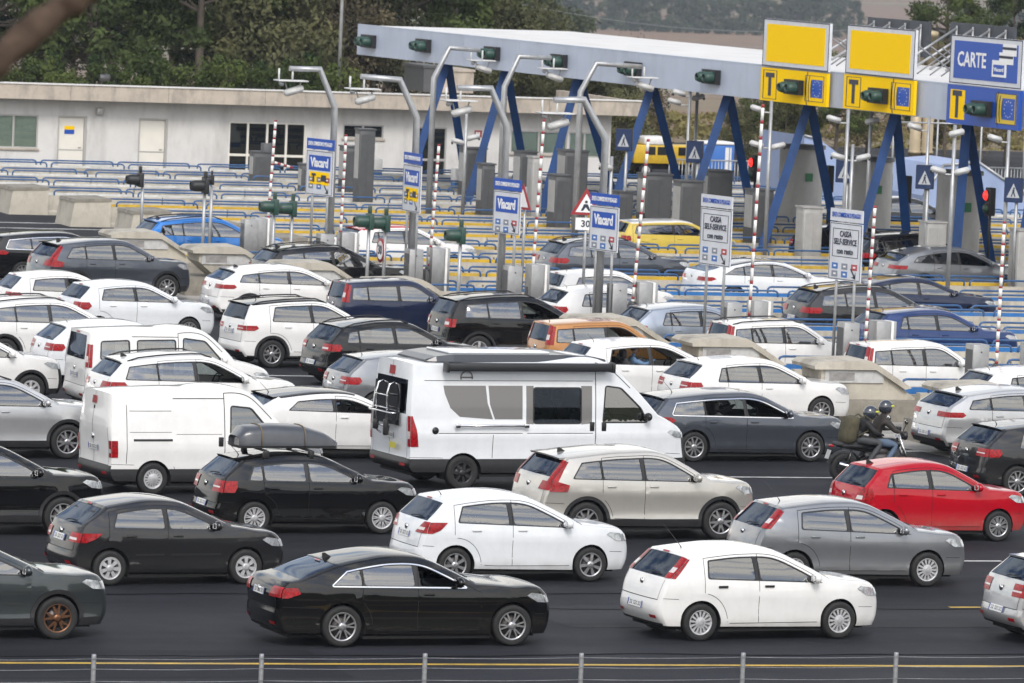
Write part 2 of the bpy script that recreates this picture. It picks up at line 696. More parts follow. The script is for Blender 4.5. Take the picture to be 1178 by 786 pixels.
class CarType:
    """Builds the part meshes of one body shape. x runs forward from the rear axle, y left, z up."""

    def __init__(self, name, **p):
        self.name = name
        d = dict(L=4.0, W=1.70, H=1.48, WB=2.5, fo=0.82, r=0.30, tw=0.19, rr=0.20, gc=0.19, bz0=0.93, bz1=0.98, tum=0.34,
                 hz=0.70, cx=0.86, cz=0.97, wx=1.72, rx=None, rz=None, gx=None, gz=0.98, tz=0.55, notch=None, pr=0.88, pf=0.70,
                 xb=None, xq=None, dlo_rear=None, dlo_rear_t=None, roofoff=0.085, clad=False, cladz=0.33, rails=False, spoiler=0.0,
                 tails=((0.70, 0.98, 0.62, 0.62, 0.30),), tailside=None, heads=None, rim='cover', quarter=True, panes=None,
                 decals=(), doors=True, rear_glass=(0.10, 0.92, 0.86), antenna=None, wiper=True, handles='paint', plate=(0.50, 0.0), seat_h=0.0,
                 darkpillar=True, steer=True, chromeline=False, bulge=0.10, plate_on='bumper', dark_low=None, roofbar=None, strip_z=None, hood_seam=True)
        d.update(p)
        self.p = d
        self.__dict__.update(d)
        self.ro = self.L - self.WB - self.fo
        self.nose, self.tailx = self.WB + self.fo, -self.ro
        self.ra = self.r + 0.05
        self.parts = []
        self.profile()
        if self.tailside:
            zs_ = [q[0] for q in self.tailside]
            ex = lambda z: self.E[min(len(self.E) - 1, int(round(self.iz(z))))][0]
            lo_, hi_ = min(zs_), max(zs_)
            self.tailside = [(ex(z) - .05, z) for z in np.linspace(hi_, lo_, 8)] + [(ex(z) + d_, z) for z, d_ in sorted(self.tailside)]
        self.side()
        self.shell()
        self.details()

    # ---- shape functions
    def profile(self):
        s = self
        n, t = s.nose, s.tailx
        cx = n - s.cx      # cowl position: cx metres behind the nose
        s.cowl = cx
        wx = n - s.wx                                                              # windscreen top
        rx = s.rx if s.rx is not None else t + 0.28
        rz = s.rz if s.rz is not None else s.H - 0.14
        gx = s.gx if s.gx is not None else t + 0.10
        e = 0.045                                                                  # edge lies below the centre line by this
        H = s.H - e - 0.015
        rz = rz - e
        k = s.bulge
        keys = [(n - 0.20, s.gc + 0.01, 0.16, 0, 's'), (n - 0.13, 0.36, 0.16, 0, ''), (n - 0.13, lerp(0.36, s.hz, .6), 0.15, 0, ''),
                (n - 0.22, s.hz, 0.13, 0.03, 'h'), (lerp(n - .2, cx, .5), lerp(s.hz, s.cz, .62), 0.03, 0.05, ''),
                (cx, s.cz, 0.10, 0.035, 's'),
                (lerp(cx, wx, .55), lerp(s.cz, H - .03, .60), 0.09, 0.02, ''), (wx, H - .035, 0.05, 0.045, 'w'),
                (lerp(wx, rx, .4), H, 0, e + 0.015, ''), (lerp(wx, rx, .72), lerp(H, rz, .42), 0, e + .01, ''), (rx, rz, -0.05, e, 's')]
        if s.notch:
            nx, nz, dz = s.notch      # boot lid start (x, z) and the lid's rear height
            keys += [(lerp(rx, nx, .5), lerp(rz, nz, .47), -0.05, .04, ''), (nx, nz, -0.04, .03, ''), (t + .16, dz, -0.06, .02, 's'), (t + .06, dz - .10, -.09, 0, ''), (t + .05, s.tz, -k, 0, 'b')]
        else:
            keys += [(lerp(rx, gx, .5), lerp(rz, s.gz, .48), -0.06, .01, ''), (gx, s.gz, -0.07, 0, 'g'),
                     (lerp(gx, t + .06, .55), lerp(s.gz, s.tz, .5), -k, 0, ''), (t + .07, s.tz, -k, 0, 'b')]
        keys += [(t + .05, lerp(s.tz, s.gc, .45), -k - .02, 0, ''), (t + 0.14, s.gc + .06, -k, 0, 's')]
        s.keys = keys
        E, key = [], [0] * len(keys)
        a = 0
        for i in range(1, len(keys)):
            if keys[i][4] == 's' or i == len(keys) - 1:
                o, ix = crom([kk[:4] for kk in keys[a:i + 1]], 0.075)
                base = len(E) - (1 if E else 0)
                for j, q in enumerate(ix):
                    key[a + j] = base + q
                E = E[:-1] + o if E else o
                a = i
        s.E = [(q[0], q[1]) for q in E]
        s.B = [(q[2], q[3]) for q in E]
        s.key = key
        s.kb = [i for i, kk in enumerate(keys) if kk[4] == 'b'][0]
        s.kg = [i for i, kk in enumerate(keys) if kk[4] == 'g'][0] if not s.notch else None

    def belt(self, x):
        return interp(x, [self.tailx + 0.3, self.cowl], [self.bz1, self.bz0])

    def S(self, x, z):
        hw = self.W / 2
        dr = max(0.0, min(1.0, (x - self.tailx) / (self.ro * 1.25)))
        df = max(0.0, min(1.0, (self.nose - x) / (self.fo * 1.45)))
        plan = (1 - (1 - self.pr) * (1 - dr) ** 2.4) * (1 - (1 - self.pf) * (1 - df) ** 2.2)
        zb = self.belt(x)
        if z <= zb:
            q = (z - self.gc) / (zb - self.gc)
            f = interp(q, [-.2, 0, .08, .20, .27, .45, .66, .735, .77, .90, 1.0], [.942, .958, .984, .995, .978, .972, .988, 1.0, .989, .980, .962])
            return hw * plan * f
        h = z - zb
        return max(0.05, hw * plan * .962 - self.tum * .78 * h - 0.27 * h * h * (self.tum / .34))

    # ---- side panels, cut from one triangulation
    def side(self):
        s = self
        E = s.E
        out = list(E)
        # offset of the upper outline (cowl .. roof rear) inwards
        i0, i1 = s.key[5], s.key[10]
        if s.notch:
            i1 = s.key[12]
        def off(dist, j0=i0, j1=i1):
            res = []
            for i in range(j0, j1 + 1):
                a, b = np.array(E[max(j0, i - 1)]), np.array(E[min(j1, i + 1)])
                t = b - a
                t = t / (np.linalg.norm(t) + 1e-9)
                res.append((E[i][0] - t[1] * dist * 1.0, E[i][1] + t[0] * dist))
            return res
        def region(dist, zlow):
            top = off(dist)
            xs0, xs1 = top[0][0] + .3, top[-1][0] - .5
            poly = [(xs0 + 0.5, zlow - 0.6)] + [(top[0][0] + .25, top[0][1] - .12)] + top + [(xs1, top[-1][1]), (xs1, zlow - .6)]
            return clip(poly, *s._belt_line(zlow))
        panes, dlo = [], None
        xb, xq = s.xb, s.xq
        if s.panes is None:
            dr_b, dr_t = s.dlo_rear, s.dlo_rear_t
            dl = region(s.roofoff, 0.0)
            zt = s.H - .1
            dl = clip(dl, (dr_t, zt), (dr_b, s.belt(dr_b)))
            dlo = rounded(dl, 0.05)
            pn = region(s.roofoff + .022, 0.018)
            pn = clip(pn, (dr_t + .03, zt), (dr_b + .03, s.belt(dr_b)))
            lean = -0.10
            def vline(x, side):
                a, b = (x - lean * .2, s.bz0 - .2), (x + lean * .8, s.bz0 + .8)
                return (a, b) if side > 0 else (b, a)
            fr = clip(pn, *vline(xb + .045, -1))
            re = clip(clip(pn, *vline(xb - .045, 1)), *vline(xq + .02, -1)) if s.quarter else clip(pn, *vline(xb - .045, 1))
            panes = [('front', rounded(fr, .05)), ('rear', rounded(re, .05))]
            if s.quarter:
                qu = clip(pn, *vline(xq - .02, 1))
                if len(qu) > 2:
                    panes.append(('quarter', rounded(qu, .04)))
        else:
            for nme, poly in s.panes:
                panes.append((nme, rounded(poly, .05)))
        s.pane_polys = panes
        s.dlo = dlo
        zs = s.gc + .10
        zsb = zs + .02
        segs = []
        def poly_edges(poly, closed=True, step=0.09):
            pts = []
            n = len(poly)
            for i in range(n if closed else n - 1):
                a, b = poly[i], poly[(i + 1) % n]
                m = max(1, int(math.hypot(b[0] - a[0], b[1] - a[1]) / step))
                for k_ in range(m):
                    pts.append((lerp(a[0], b[0], k_ / m), lerp(a[1], b[1], k_ / m)))
            if not closed:
                pts.append(poly[-1])
            segs.append((pts, closed))
        poly_edges(out)
        for cxw in (0.0, s.WB):
            poly_edges([(cxw + s.ra * math.cos(a), s.r + s.ra * math.sin(a)) for a in np.linspace(0, 2 * math.pi, 41)[:-1]])
            if s.clad:
                poly_edges([(cxw + (s.ra + .065) * math.cos(a), s.r + (s.ra + .065) * math.sin(a)) for a in np.linspace(0, 2 * math.pi, 41)[:-1]])
        if s.clad:
            poly_edges([(s.tailx, s.cladz), (s.nose, s.cladz)], False)
        if s.dark_low:
            poly_edges([(s.tailx, s.dark_low), (s.nose, s.dark_low)], False)
        for _, poly in panes:
            poly_edges(poly)
        if dlo:
            poly_edges(dlo)
        xf = s.WB - s.ra - .06 if s.doors != 'van' else s.WB - s.ra - .02
        xf = min(xf, s.cowl + .12)
        top = None
        drs = []
        if s.doors:
            dtop = region(0.048, -0.7)
            if s.doors in (True, 'five'):
                xr = s.xq - .02 if s.quarter else s.dlo_rear - .05
                xr = max(xr, s.dlo_rear - .06) if not s.quarter else xr
                fd = clip(clip(dtop, (xb, 3), (xb, 0)), (xf, 0), (xf, 3))
                fd = clip(fd, (0, zs), (1, zs))
                rd = clip(clip(clip(dtop, (xr, 3), (xr, 0)), (xb, 0), (xb, 3)), (0, zs), (1, zs))
                drs = [('front_door', fd), ('rear_door', rd)]
            elif s.doors == 'three':
                fd = clip(clip(clip(dtop, (xb, 3), (xb, 0)), (xf, 0), (xf, 3)), (0, zs), (1, zs))
                drs = [('front_door', fd)]
            elif s.doors == 'van':
                fd = clip(clip(clip(dtop, (xb, 3), (xb, 0)), (xf, 0), (xf, 3)), (0, zs), (1, zs))
                rd = [(xq, zs), (xb, zs), (xb, s.H - .16), (xq, s.H - .16)]
                drs = [('front_door', fd), ('sliding_door', rd)]
        rcut = s.ra + .12
        poly_edges([(rcut * math.cos(a), s.r + rcut * math.sin(a)) for a in np.linspace(-.6, 2.2, 22)], False)
        for _, poly in drs:
            poly_edges(poly)
        tl = s.tailside
        if tl:
            poly_edges(tl)
        hl = s.heads
        if hl is None:
            hx = s.nose
            hl = [(hx - .10, s.hz - .15), (hx - .14, s.hz - .02), (hx - .42, s.hz + .02), (hx - .50, s.hz - .02), (hx - .30, s.hz - .13)]
        if hl:
            poly_edges(hl)
        for _, poly in s.decals:
            poly_edges(poly)
        # vertices, edges
        vs, es = [], []
        for pts, closed in segs:
            o = len(vs)
            vs += [Vector(q) for q in pts]
            m = len(pts)
            es += [(o + i, o + (i + 1) % m) for i in range(m if closed else m - 1)]
        for x in np.arange(s.tailx + .06, s.nose, .115):
            for z in np.arange(s.gc + .05, s.H, .072):
                if inpoly(x, z, out):
                    vs.append(Vector((float(x), float(z))))
        V, _, F, _, _, _ = delaunay_2d_cdt(vs, es, [], 0, 1e-4)
        groups = {}
        for f in F:
            x = sum(V[i][0] for i in f) / 3
            z = sum(V[i][1] for i in f) / 3
            if not inpoly(x, z, out):
                continue
            da, db = math.hypot(x, z - s.r), math.hypot(x - s.WB, z - s.r)
            if min(da, db) < s.ra:
                continue
            lab = None
            if tl and inpoly(x, z, tl):
                lab = 'tail'
            elif hl and inpoly(x, z, hl):
                lab = 'head'
            else:
                for nme, poly in panes:
                    if inpoly(x, z, poly):
                        lab = 'pane_' + nme
                        break
                if lab is None and dlo and inpoly(x, z, dlo):
                    lab = 'trim'
                if lab is None:
                    for q_, (mk, poly) in enumerate(s.decals):
                        if inpoly(x, z, poly):
                            lab = 'decal_%d' % q_
                if lab is None and s.clad and (min(da, db) < s.ra + .065 or z < s.cladz):
                    lab = 'clad'
                if lab is None and s.dark_low and z < s.dark_low:
                    lab = 'clad'
                if lab in (None, 'trim'):
                    for nme, poly in drs:
                        if da > rcut and inpoly(x, z, poly):
                            lab = nme if lab is None else nme + ':trim'
                            break
            groups.setdefault(lab or 'body', []).append(f)
        s.V2, s.groups, s.drs, s.rcut, s.xf = V, groups, drs, rcut, xf
        s.zs = zs

    def _belt_line(self, dz):
        a = (self.cowl + .6, self.belt(self.cowl + .6) + dz)
        b = (self.tailx + .0, self.belt(self.tailx) + dz)
        # left of a->b must be "above": direction to -x has left = -z, so swap
        return (b, a)

    def panel(self, mb, labs, mi, off=0.0, sides=(-1,)):
        """side-panel triangles of the given labels; sides -1 is the right flank (towards -y)"""
        for sg in sides:
            ids, vs, fs = {}, [], []
            for lab in labs:
                for f in self.groups.get(lab, []):
                    g = []
                    for i in f:
                        if i not in ids:
                            ids[i] = len(vs)
                            x, z = self.V2[i]
                            vs.append((x, sg * (self.S(x, z) + off), z))
                        g.append(ids[i])
                    fs.append(tuple(g) if sg < 0 else tuple(reversed(g)))
            mb.add(vs, fs, mi, True)
        return mb

    def ribbon(self, mb, pts, w, mi, off=0.002, sides=(-1,), closed=False, skip=None):
        P = []
        n = len(pts)
        for i in range(n if closed else n - 1):
            a, b = pts[i], pts[(i + 1) % n]
            m = max(1, int(math.hypot(b[0] - a[0], b[1] - a[1]) / .06))
            P += [(lerp(a[0], b[0], k / m), lerp(a[1], b[1], k / m)) for k in range(m)]
        P.append(pts[0] if closed else pts[-1])
        for sg in sides:
            for i in range(len(P) - 1):
                a, b = np.array(P[i]), np.array(P[i + 1])
                if skip and (skip(*a) or skip(*b)):
                    continue
                t = b - a
                l = np.linalg.norm(t)
                if l < 1e-5:
                    continue
                nrm = np.array([-t[1], t[0]]) / l * w / 2
                q = [a - nrm, b - nrm, b + nrm, a + nrm]
                vs = [(p_[0], sg * (self.S(p_[0], p_[1]) + off), p_[1]) for p_ in q]
                mb.add(vs, [(0, 1, 2, 3) if sg < 0 else (3, 2, 1, 0)], mi, True)

    # ---- centre strip
    def P(self, i, w, off=0.0):
        i = max(0.0, min(len(self.E) - 1.001, float(i)))
        k, f = int(i), i - int(i)
        ex, ez = lerp(self.E[k][0], self.E[k + 1][0], f), lerp(self.E[k][1], self.E[k + 1][1], f)
        bx, bz = lerp(self.B[k][0], self.B[k + 1][0], f), lerp(self.B[k][1], self.B[k + 1][1], f)
        a = abs(w)
        g = .32 * a**2 + .26 * a**6 + .42 * a**18
        ye = self.S(ex, ez)
        tx, tz = self.E[k + 1][0] - self.E[k][0], self.E[k + 1][1] - self.E[k][1]
        l = math.hypot(tx, tz) + 1e-9
        nx, nz = tz / l, -tx / l
        return (ex + bx * (1 - g) + nx * off, ye * w + (off * (1 if w > 0 else -1) * (a ** 8)), ez + bz * (1 - g) + nz * off)

    WS = [-1, -.985, -.96, -.92, -.86, -.76, -.6, -.4, -.2, 0, .2, .4, .6, .76, .86, .92, .96, .985, 1]

    def strip(self, mb, i0, i1, w0=-1.0, w1=1.0, mi=0, off=0.0, n=None):
        ws = [w0] + [w for w in self.WS if w0 + .004 < w < w1 - .004] + [w1]
        lo, hi = min(i0, i1), max(i0, i1)
        rows = [lo] + [k for k in range(int(lo) + 1, int(math.ceil(hi))) if lo + .05 < k < hi - .05] + [hi]
        vs = [self.P(i, w, off) for i in rows for w in ws]
        m = len(ws)
        fs = []
        for a in range(len(rows) - 1):
            for b in range(m - 1):
                fs.append((a * m + b, a * m + b + 1, (a + 1) * m + b + 1, (a + 1) * m + b))
        mb.add(vs, fs, mi, True)
        return mb

    def iz(self, z, rear=True):
        """strip index where the rear (or front) face has height z"""
        a, b = (self.key[10], len(self.E) - 1) if rear else (0, self.key[3])
        if rear and z >= self.E[a][1]:
            return a + .02
        rng = range(a, b)
        for k in rng:
            z0, z1 = self.E[k][1], self.E[k + 1][1]
            if (z0 - z) * (z1 - z) <= 0 and z0 != z1:
                return k + (z0 - z) / (z0 - z1)
        return b if rear else a

    def part(self, name, mb, mats, parent=None, loc=None, rot=None, opt=None):
        if not mb.f:
            return None
        self.parts.append(dict(name=name, mesh=mb.mesh(name, len(mats)), mats=mats, parent=parent, loc=loc, rot=rot, opt=opt))
        return len(self.parts) - 1

    def shell(self):
        s = self
        k = s.key
        # body: flanks, pillars, sills, bumpers, tailgate surround
        b = MB()
        s.panel(b, ['body'], 0, sides=(-1, 1))
        s.panel(b, [nm for nm, _ in s.drs], 0, sides=(1,))
        skip = lambda x, z: math.hypot(x, z - s.r) < s.ra or math.hypot(x - s.WB, z - s.r) < s.ra or z < s.gc
        # bonnet / wing and bumper lines
        if s.hood_seam:
            s.ribbon(b, [(s.WB + s.ra + .03, .62 * s.hz), (s.nose - .16, .60 * s.hz)], .008, 1, sides=(-1, 1))
        s.ribbon(b, [(-s.ra - .04, s.tz + .02), (s.tailx + .06, s.tz + .03)], .008, 1, sides=(-1, 1))
        # windscreen pillars and rear pillars on the strip
        for sg in (-1, 1):
            a0, a1 = (.92, 1.0)
            s.strip(b, k[5], k[7], *((a0, a1) if sg > 0 else (-a1, -a0)), mi=0)
        s.strip(b, k[5] - .0, k[5] + .12 * (k[7] - k[5]), -.92, .92, mi=1)
        if s.notch:
            g0, g1, gw = k[10], k[12], .86
            gA, gB = g0 + .04 * (g1 - g0), g1 - .03 * (g1 - g0)
        else:
            g0, g1 = k[10], k[s.kg]
            gA, gB, gw = lerp(g0, g1, s.rear_glass[0]), lerp(g0, g1, s.rear_glass[1]), s.rear_glass[2]
        for sg in (-1, 1):
            s.strip(b, g0, g1, *((gw, 1.0) if sg > 0 else (-1.0, -gw)), mi=0)
        if gA > g0 + .01:
            s.strip(b, g0, gA, -gw, gw, mi=0 if not s.spoiler else 0)
        if gB < g1 - .01:
            s.strip(b, gB, g1, -gw, gw, mi=0)
        body = s.part('body', b, ['paint', 'seam'])
        # flank trim round the windows (left side joined, right side with the doors)
        alltrim = ['trim'] + [nm + ':trim' for nm, _ in s.drs]
        for sg in (-1, 1):
            if s.panes is not None:
                for _, poly in s.pane_polys:
                    tr = MB()
                    s.ribbon(tr, poly, .03, 0, off=.003, sides=(sg,), closed=True)
                    s.part('window_trim', tr, ['trim'])
                continue
            tr = MB()
            s.panel(tr, alltrim if sg > 0 else ['trim'], 0, off=-.002, sides=(sg,))
            s.part('window_trim', tr, ['trim'])
            if s.chromeline and s.dlo:
                tr = MB()
                s.ribbon(tr, s.dlo, .018, 0, off=.005, sides=(sg,), closed=True)
                s.part('chrome_strip', tr, ['chrome'])
        if s.clad or s.dark_low:
            for sg in (-1, 1):
                c = MB()
                s.panel(c, ['clad'], 0, off=.010, sides=(sg,))
                s.part('sill_cladding', c, ['clad'])
        for q_, (mk, _) in enumerate(s.decals):
            for sg in (-1, 1):
                c = MB()
                s.panel(c, ['decal_%d' % q_], 0, off=.002, sides=(sg,))
                s.part('side_panel', c, [mk])
        # glass of the left flank, quarter glass of the right flank
        g = MB()
        for nm, _ in s.pane_polys:
            s.panel(g, ['pane_' + nm], 0, off=-.012, sides=(1,))
        s.part('far_side_glass', g, ['glass'])
        inner = s.doors in (True, 'five')
        # doors of the right flank
        for nm, poly in s.drs:
            m = MB()
            s.panel(m, [nm], 0)
            s.panel(m, [nm + ':trim'], 2, off=-.002)
            s.ribbon(m, poly, .009 if s.doors != 'van' else .016, 1, skip=lambda x, z: skip(x, z) or math.hypot(x, z - s.r) < s.rcut)
            if nm in ('rear_door', 'sliding_door'):
                arc = [(s.rcut * math.cos(a), s.r + s.rcut * math.sin(a)) for a in np.linspace(-.5, 1.7, 14)]
                s.ribbon(m, [q for q in arc if inpoly(q[0], q[1], poly)] or [arc[0], arc[0]], .009, 1)
            if s.strip_z and nm != 'sliding_door':
                x0, x1 = min(q[0] for q in poly) + .06, max(q[0] for q in poly) - .06
                x0 = max(x0, s.rcut * .95) if nm == 'rear_door' else x0
                s.ribbon(m, [(x0, s.strip_z), (x1, s.strip_z)], .035, 3, off=.008)
            di = s.part('door', m, ['paint', 'seam', 'trim', 'black'])
            xs = [q[0] for q in poly]
            # handle near the rear edge
            hz_ = s.belt(0) - (.13 if s.doors != 'van' else .10)
            hx = {'front_door': s.xb + .12, 'rear_door': max(min(xs) + .12, s.rcut * .62 + .02), 'sliding_door': s.xb - .14}[nm] + .06
            h = MB()
            y = -(s.S(hx, hz_))
            if s.doors == 'van':
                h.bbox(hx - .05, hx + .05, y - .02, y + .01, hz_ - .09, hz_ + .09, .012)
            else:
                h.bbox(hx - .085, hx + .085, y - .026, y + .004, hz_ - .018, hz_ + .018, .010)
            s.part('handle', h, ['handle'], parent=di)
            pn = {'front_door': 'front', 'rear_door': 'rear', 'sliding_door': 'rear'}[nm]
            pm = MB()
            s.panel(pm, ['pane_' + pn], 0, off=-.012)
            s.part('door_window', pm, ['glass' if nm == 'front_door' else 'glassrear'], parent=di, opt='win_' + pn)
            if nm == 'front_door':
                mm = MB()
                mx, mz = s.cowl - .28, s.belt(s.cowl - .3) + .07
                y = -(s.S(mx, mz))
                mm.ball((mx, y - .13, mz + .03), (.075, .115, .085), 0, 12)
                mm.tube([(mx + .02, y + .02, mz - .05), (mx, y - .08, mz - .02)], .03, 6, 1)
                mm.add([(mx - .062, y - .22, mz - .02), (mx - .062, y - .05, mz - .02), (mx - .062, y - .05, mz + .08), (mx - .062, y - .22, mz + .08)], [(3, 2, 1, 0)], 2)
                s.part('wing_mirror', mm, ['mirror', 'black', 'chrome'], parent=di)
        q = MB()
        for nm, _ in s.pane_polys:
            if nm not in ('front', 'rear') or (nm == 'rear' and s.doors == 'three') or (nm == 'rear' and s.doors == 'van' and False):
                s.panel(q, ['pane_' + nm], 0, off=-.012)
        s.part('quarter_window', q, ['glassrear'])
        # strips
        m = MB()
        s.strip(m, k[0], k[3] - 1.0, mi=0)
        s.part('front_bumper', m, ['bumper'])
        gr = MB()
        s.strip(gr, s.iz(lerp(.36, s.hz, .45), False), s.iz(s.hz - .06, False), -.52, .52, 0, off=.004)
        s.strip(gr, s.iz(s.gc + .06, False), s.iz(.38, False), -.6, .6, 0, off=.004)
        s.part('grille', gr, ['black'])
        m = MB()
        s.strip(m, k[3] - 1.0, k[5], mi=0)
        for wv in (-.90, .90):
            s.strip(m, k[3], k[5] - .2, wv - .004, wv + .004, 1, off=.002)
        s.part('bonnet', m, ['paint', 'seam'])
        m = MB()
        s.strip(m, lerp(k[5], k[7], .12), k[7] - .25, -.92, .92)
        wi = s.part('windscreen', m, ['glass'])
        m = MB()
        for (wa, wb) in ((-.55, .05), (-.05, .6)):
            p0, p1 = s.P(lerp(k[5], k[7], .10), wa, .02), s.P(lerp(k[5], k[7], .16), wb, .02)
            m.tube([p0, p1], .010, 5)
        s.part('wiper', m, ['black'], parent=wi)
        m = MB()
        s.strip(m, k[7] - .25, k[10], mi=0)
        ri = s.part('roof', m, ['roof'])
        if s.rails:
            for sg in (-1, 1):
                m = MB()
                n_ = 9
                pts = []
                for j in range(n_):
                    i = lerp(k[7] + .8, k[10] - .6, j / (n_ - 1))
                    x, y, z = s.P(i, sg * .93)
                    pts.append((x, y, z + (.045 if 0 < j < n_ - 1 else .0)))
                m.tube(pts, .017, 6)
                s.part('roof_rail', m, ['rail'], parent=ri)
        if s.antenna:
            m = MB()
            x, y, z = s.P(lerp(k[7], k[10], s.antenna[0]), 0.0)
            if s.antenna[1] == 'fin':
                m.prism([(x - .08, z - .01), (x + .10, z - .01), (x - .04, z + .075), (x - .08, z + .07)], -.014, .014)
            else:
                m.tube([(x, 0, z - .01), (x - .04, 0, z + .05), (x - .04 - s.antenna[1] * .55, 0, z + s.antenna[1] * .7)], [.012, .006, .003], 5)
            s.part('antenna', m, ['black'], parent=ri)
        if s.spoiler:
            m = MB()
            a, b_ = k[10] - .6, k[10] + .001
            vs = []
            for w in (-.9, -.5, 0, .5, .9):
                p0 = s.P(a, w, .004)
                p1 = s.P(k[10] - .001, w, .006)
                vs += [p0, (p1[0] - s.spoiler, p1[1], p1[2] - s.spoiler * .10), (p1[0] - s.spoiler + .01, p1[1], p1[2] - s.spoiler * .10 - .03), (p1[0] + .04, p1[1], p1[2] - .05)]
            fs = []
            for j in range(4):
                for q_ in range(4):
                    fs.append((j * 4 + q_, j * 4 + (q_ + 1) % 4, (j + 1) * 4 + (q_ + 1) % 4, (j + 1) * 4 + q_))
            fs += [(0, 3, 2, 1), (16, 17, 18, 19)]
            m.add(vs, fs, 0)
            s.part('spoiler', m, ['spoiler'], parent=ri)
        m = MB()
        s.strip(m, gA, gB, -gw, gw, off=-.006)
        rg = s.part('rear_window', m, ['rearglass'])
        m = MB()
        if s.wiper and not s.notch:
            i_ = lerp(gA, gB, .97)
            m.tube([s.P(i_, 0.0, .03), s.P(lerp(gA, gB, .90), -.10, .03), s.P(lerp(gA, gB, .86), -.52, .02)], .011, 5)
            s.part('rear_wiper', m, ['black'], parent=rg)
        # third brake lamp
        m = MB()
        s.strip(m, gA + .05 * (gB - gA) if s.notch else lerp(g0, gA, .35), gA + .10 * (gB - gA) if s.notch else lerp(g0, gA, .85), -.16, .16, 0, off=.012)
        s.part('brake_lamp', m, ['tail'])
        tg0 = g1
        m = MB()
        s.strip(m, tg0, k[s.kb], mi=0)
        # tailgate shut lines
        for wv in (-.86, .86):
            s.strip(m, tg0 + .3, k[s.kb], wv - .005, wv + .005, 1, off=.002)
        s.strip(m, k[s.kb] - .12, k[s.kb] + .02, -.86, .86, 1, off=.0025)
        if s.doors == 'van' and s.name != 'doblo':
            s.strip(m, g0 + .2, k[s.kb], -.007, .007, 1, off=.004)
        tgi = s.part('tailgate', m, ['paint', 'seam'])
        m = MB()
        s.strip(m, k[s.kb], len(s.E) - 1.001, mi=0)
        bi = s.part('rear_bumper', m, ['bumper'])
        m = MB()
        lo = s.iz(s.gc + (.18 if s.clad else .10))
        s.strip(m, lo, len(s.E) - 1.001, -.94, .94, 0, off=.006)
        s.part('lower_valance', m, ['clad'], parent=bi)
        m = MB()
        for sg in (-1, 1):
            zz = s.gc + .20
            s.strip(m, s.iz(zz + .025), s.iz(zz - .025), *((.62, .86) if sg > 0 else (-.86, -.62)), mi=0, off=.010)
        s.part('reflector', m, ['tail'], parent=bi)
        # plate
        pz, px_ = s.plate
        i_ = s.iz(pz)
        c = np.array(s.P(i_, 0, .012))
        u = np.array(s.P(i_ - .5, 0, .012)) - np.array(s.P(i_ + .5, 0, .012))
        u = u / np.linalg.norm(u)
        m = MB()
        def pq(y0, y1, z0, z1, o_):
            return [tuple(c + u * zz + np.array([-o_, yy, 0])) for yy, zz in ((y0, z0), (y1, z0), (y1, z1), (y0, z1))]
        flip = [(3, 2, 1, 0)]
        m.add(pq(-.26, .26, -.055, .055, 0.0), flip, 0)
        m.add(pq(-.26, -.225, -.055, .055, 0.003), flip, 1)
        m.add(pq(.225, .26, -.055, .055, 0.003), flip, 1)
        for j, yy in enumerate((.17, .12, .04, -.01, -.06, -.13, -.18)):
            m.add(pq(yy - .014, yy + .014, -.032, .032, 0.003), flip, 2)
            m.add(pq(yy - .008, yy + .008, -.02 + .012 * (j % 2), .020, 0.0045), flip, 0)
        s.part('number_plate', m, ['plate', 'plateblue', 'ink'], parent=bi if s.plate_on == 'bumper' else tgi)
        # emblem on the tailgate
        m = MB()
        ez = lerp(s.gz if not s.notch else s.notch[2] - .05, s.tz, .32)
        p0 = s.P(s.iz(ez), 0, .008)
        m.lathe([(.055, 0), (.055, -.01), (.0, -.012)], 14, axis='x', c=p0)
        s.part('emblem', m, ['chrome'], parent=tgi)
        # tail lamps
        for sg in (-1, 1):
            m = MB()
            for (z0, z1, wi0, wi1, frac) in s.tails:
                n_ = 8
                i0_, i1_ = s.iz(z1), s.iz(z0)
                vs, fs = [], []
                cols = 6
                for a in range(n_ + 1):
                    i = lerp(i0_, i1_, a / n_)
                    wi_ = lerp(wi1, wi0, a / n_)
                    for b_ in range(cols + 1):
                        vs.append(s.P(i, sg * lerp(wi_, 1.0, (b_ / cols) ** .6), .012))
                for a in range(n_):
                    for b_ in range(cols):
                        f = (a * (cols + 1) + b_, a * (cols + 1) + b_ + 1, (a + 1) * (cols + 1) + b_ + 1, (a + 1) * (cols + 1) + b_)
                        fs.append(f if sg > 0 else f[::-1])
                cl = int(frac * n_)
                for a_, f in enumerate(fs):
                    row, col_ = a_ // cols, a_ % cols
                    mm_ = 1 if (frac > 0 and abs(row - n_ * .55) < cl / 2 and col_ < cols - 2) else 0
                    m.add([vs[j] for j in f], [(0, 1, 2, 3)], mm_, True)
            s.panel(m, ['tail'], 0, off=.012, sides=(sg,))
            s.part('tail_lamp', m, ['tail', 'tailclear'])
        for sg in (-1, 1):
            m = MB()
            s.panel(m, ['head'], 0, off=.010, sides=(sg,))
            i0_, i1_ = s.iz(s.hz - .15, False), s.iz(s.hz - .03, False)
            s.strip(m, i0_, i1_, *((.60, 1.0) if sg > 0 else (-1.0, -.60)), mi=0, off=.008)
            s.part('headlight', m, ['head'])

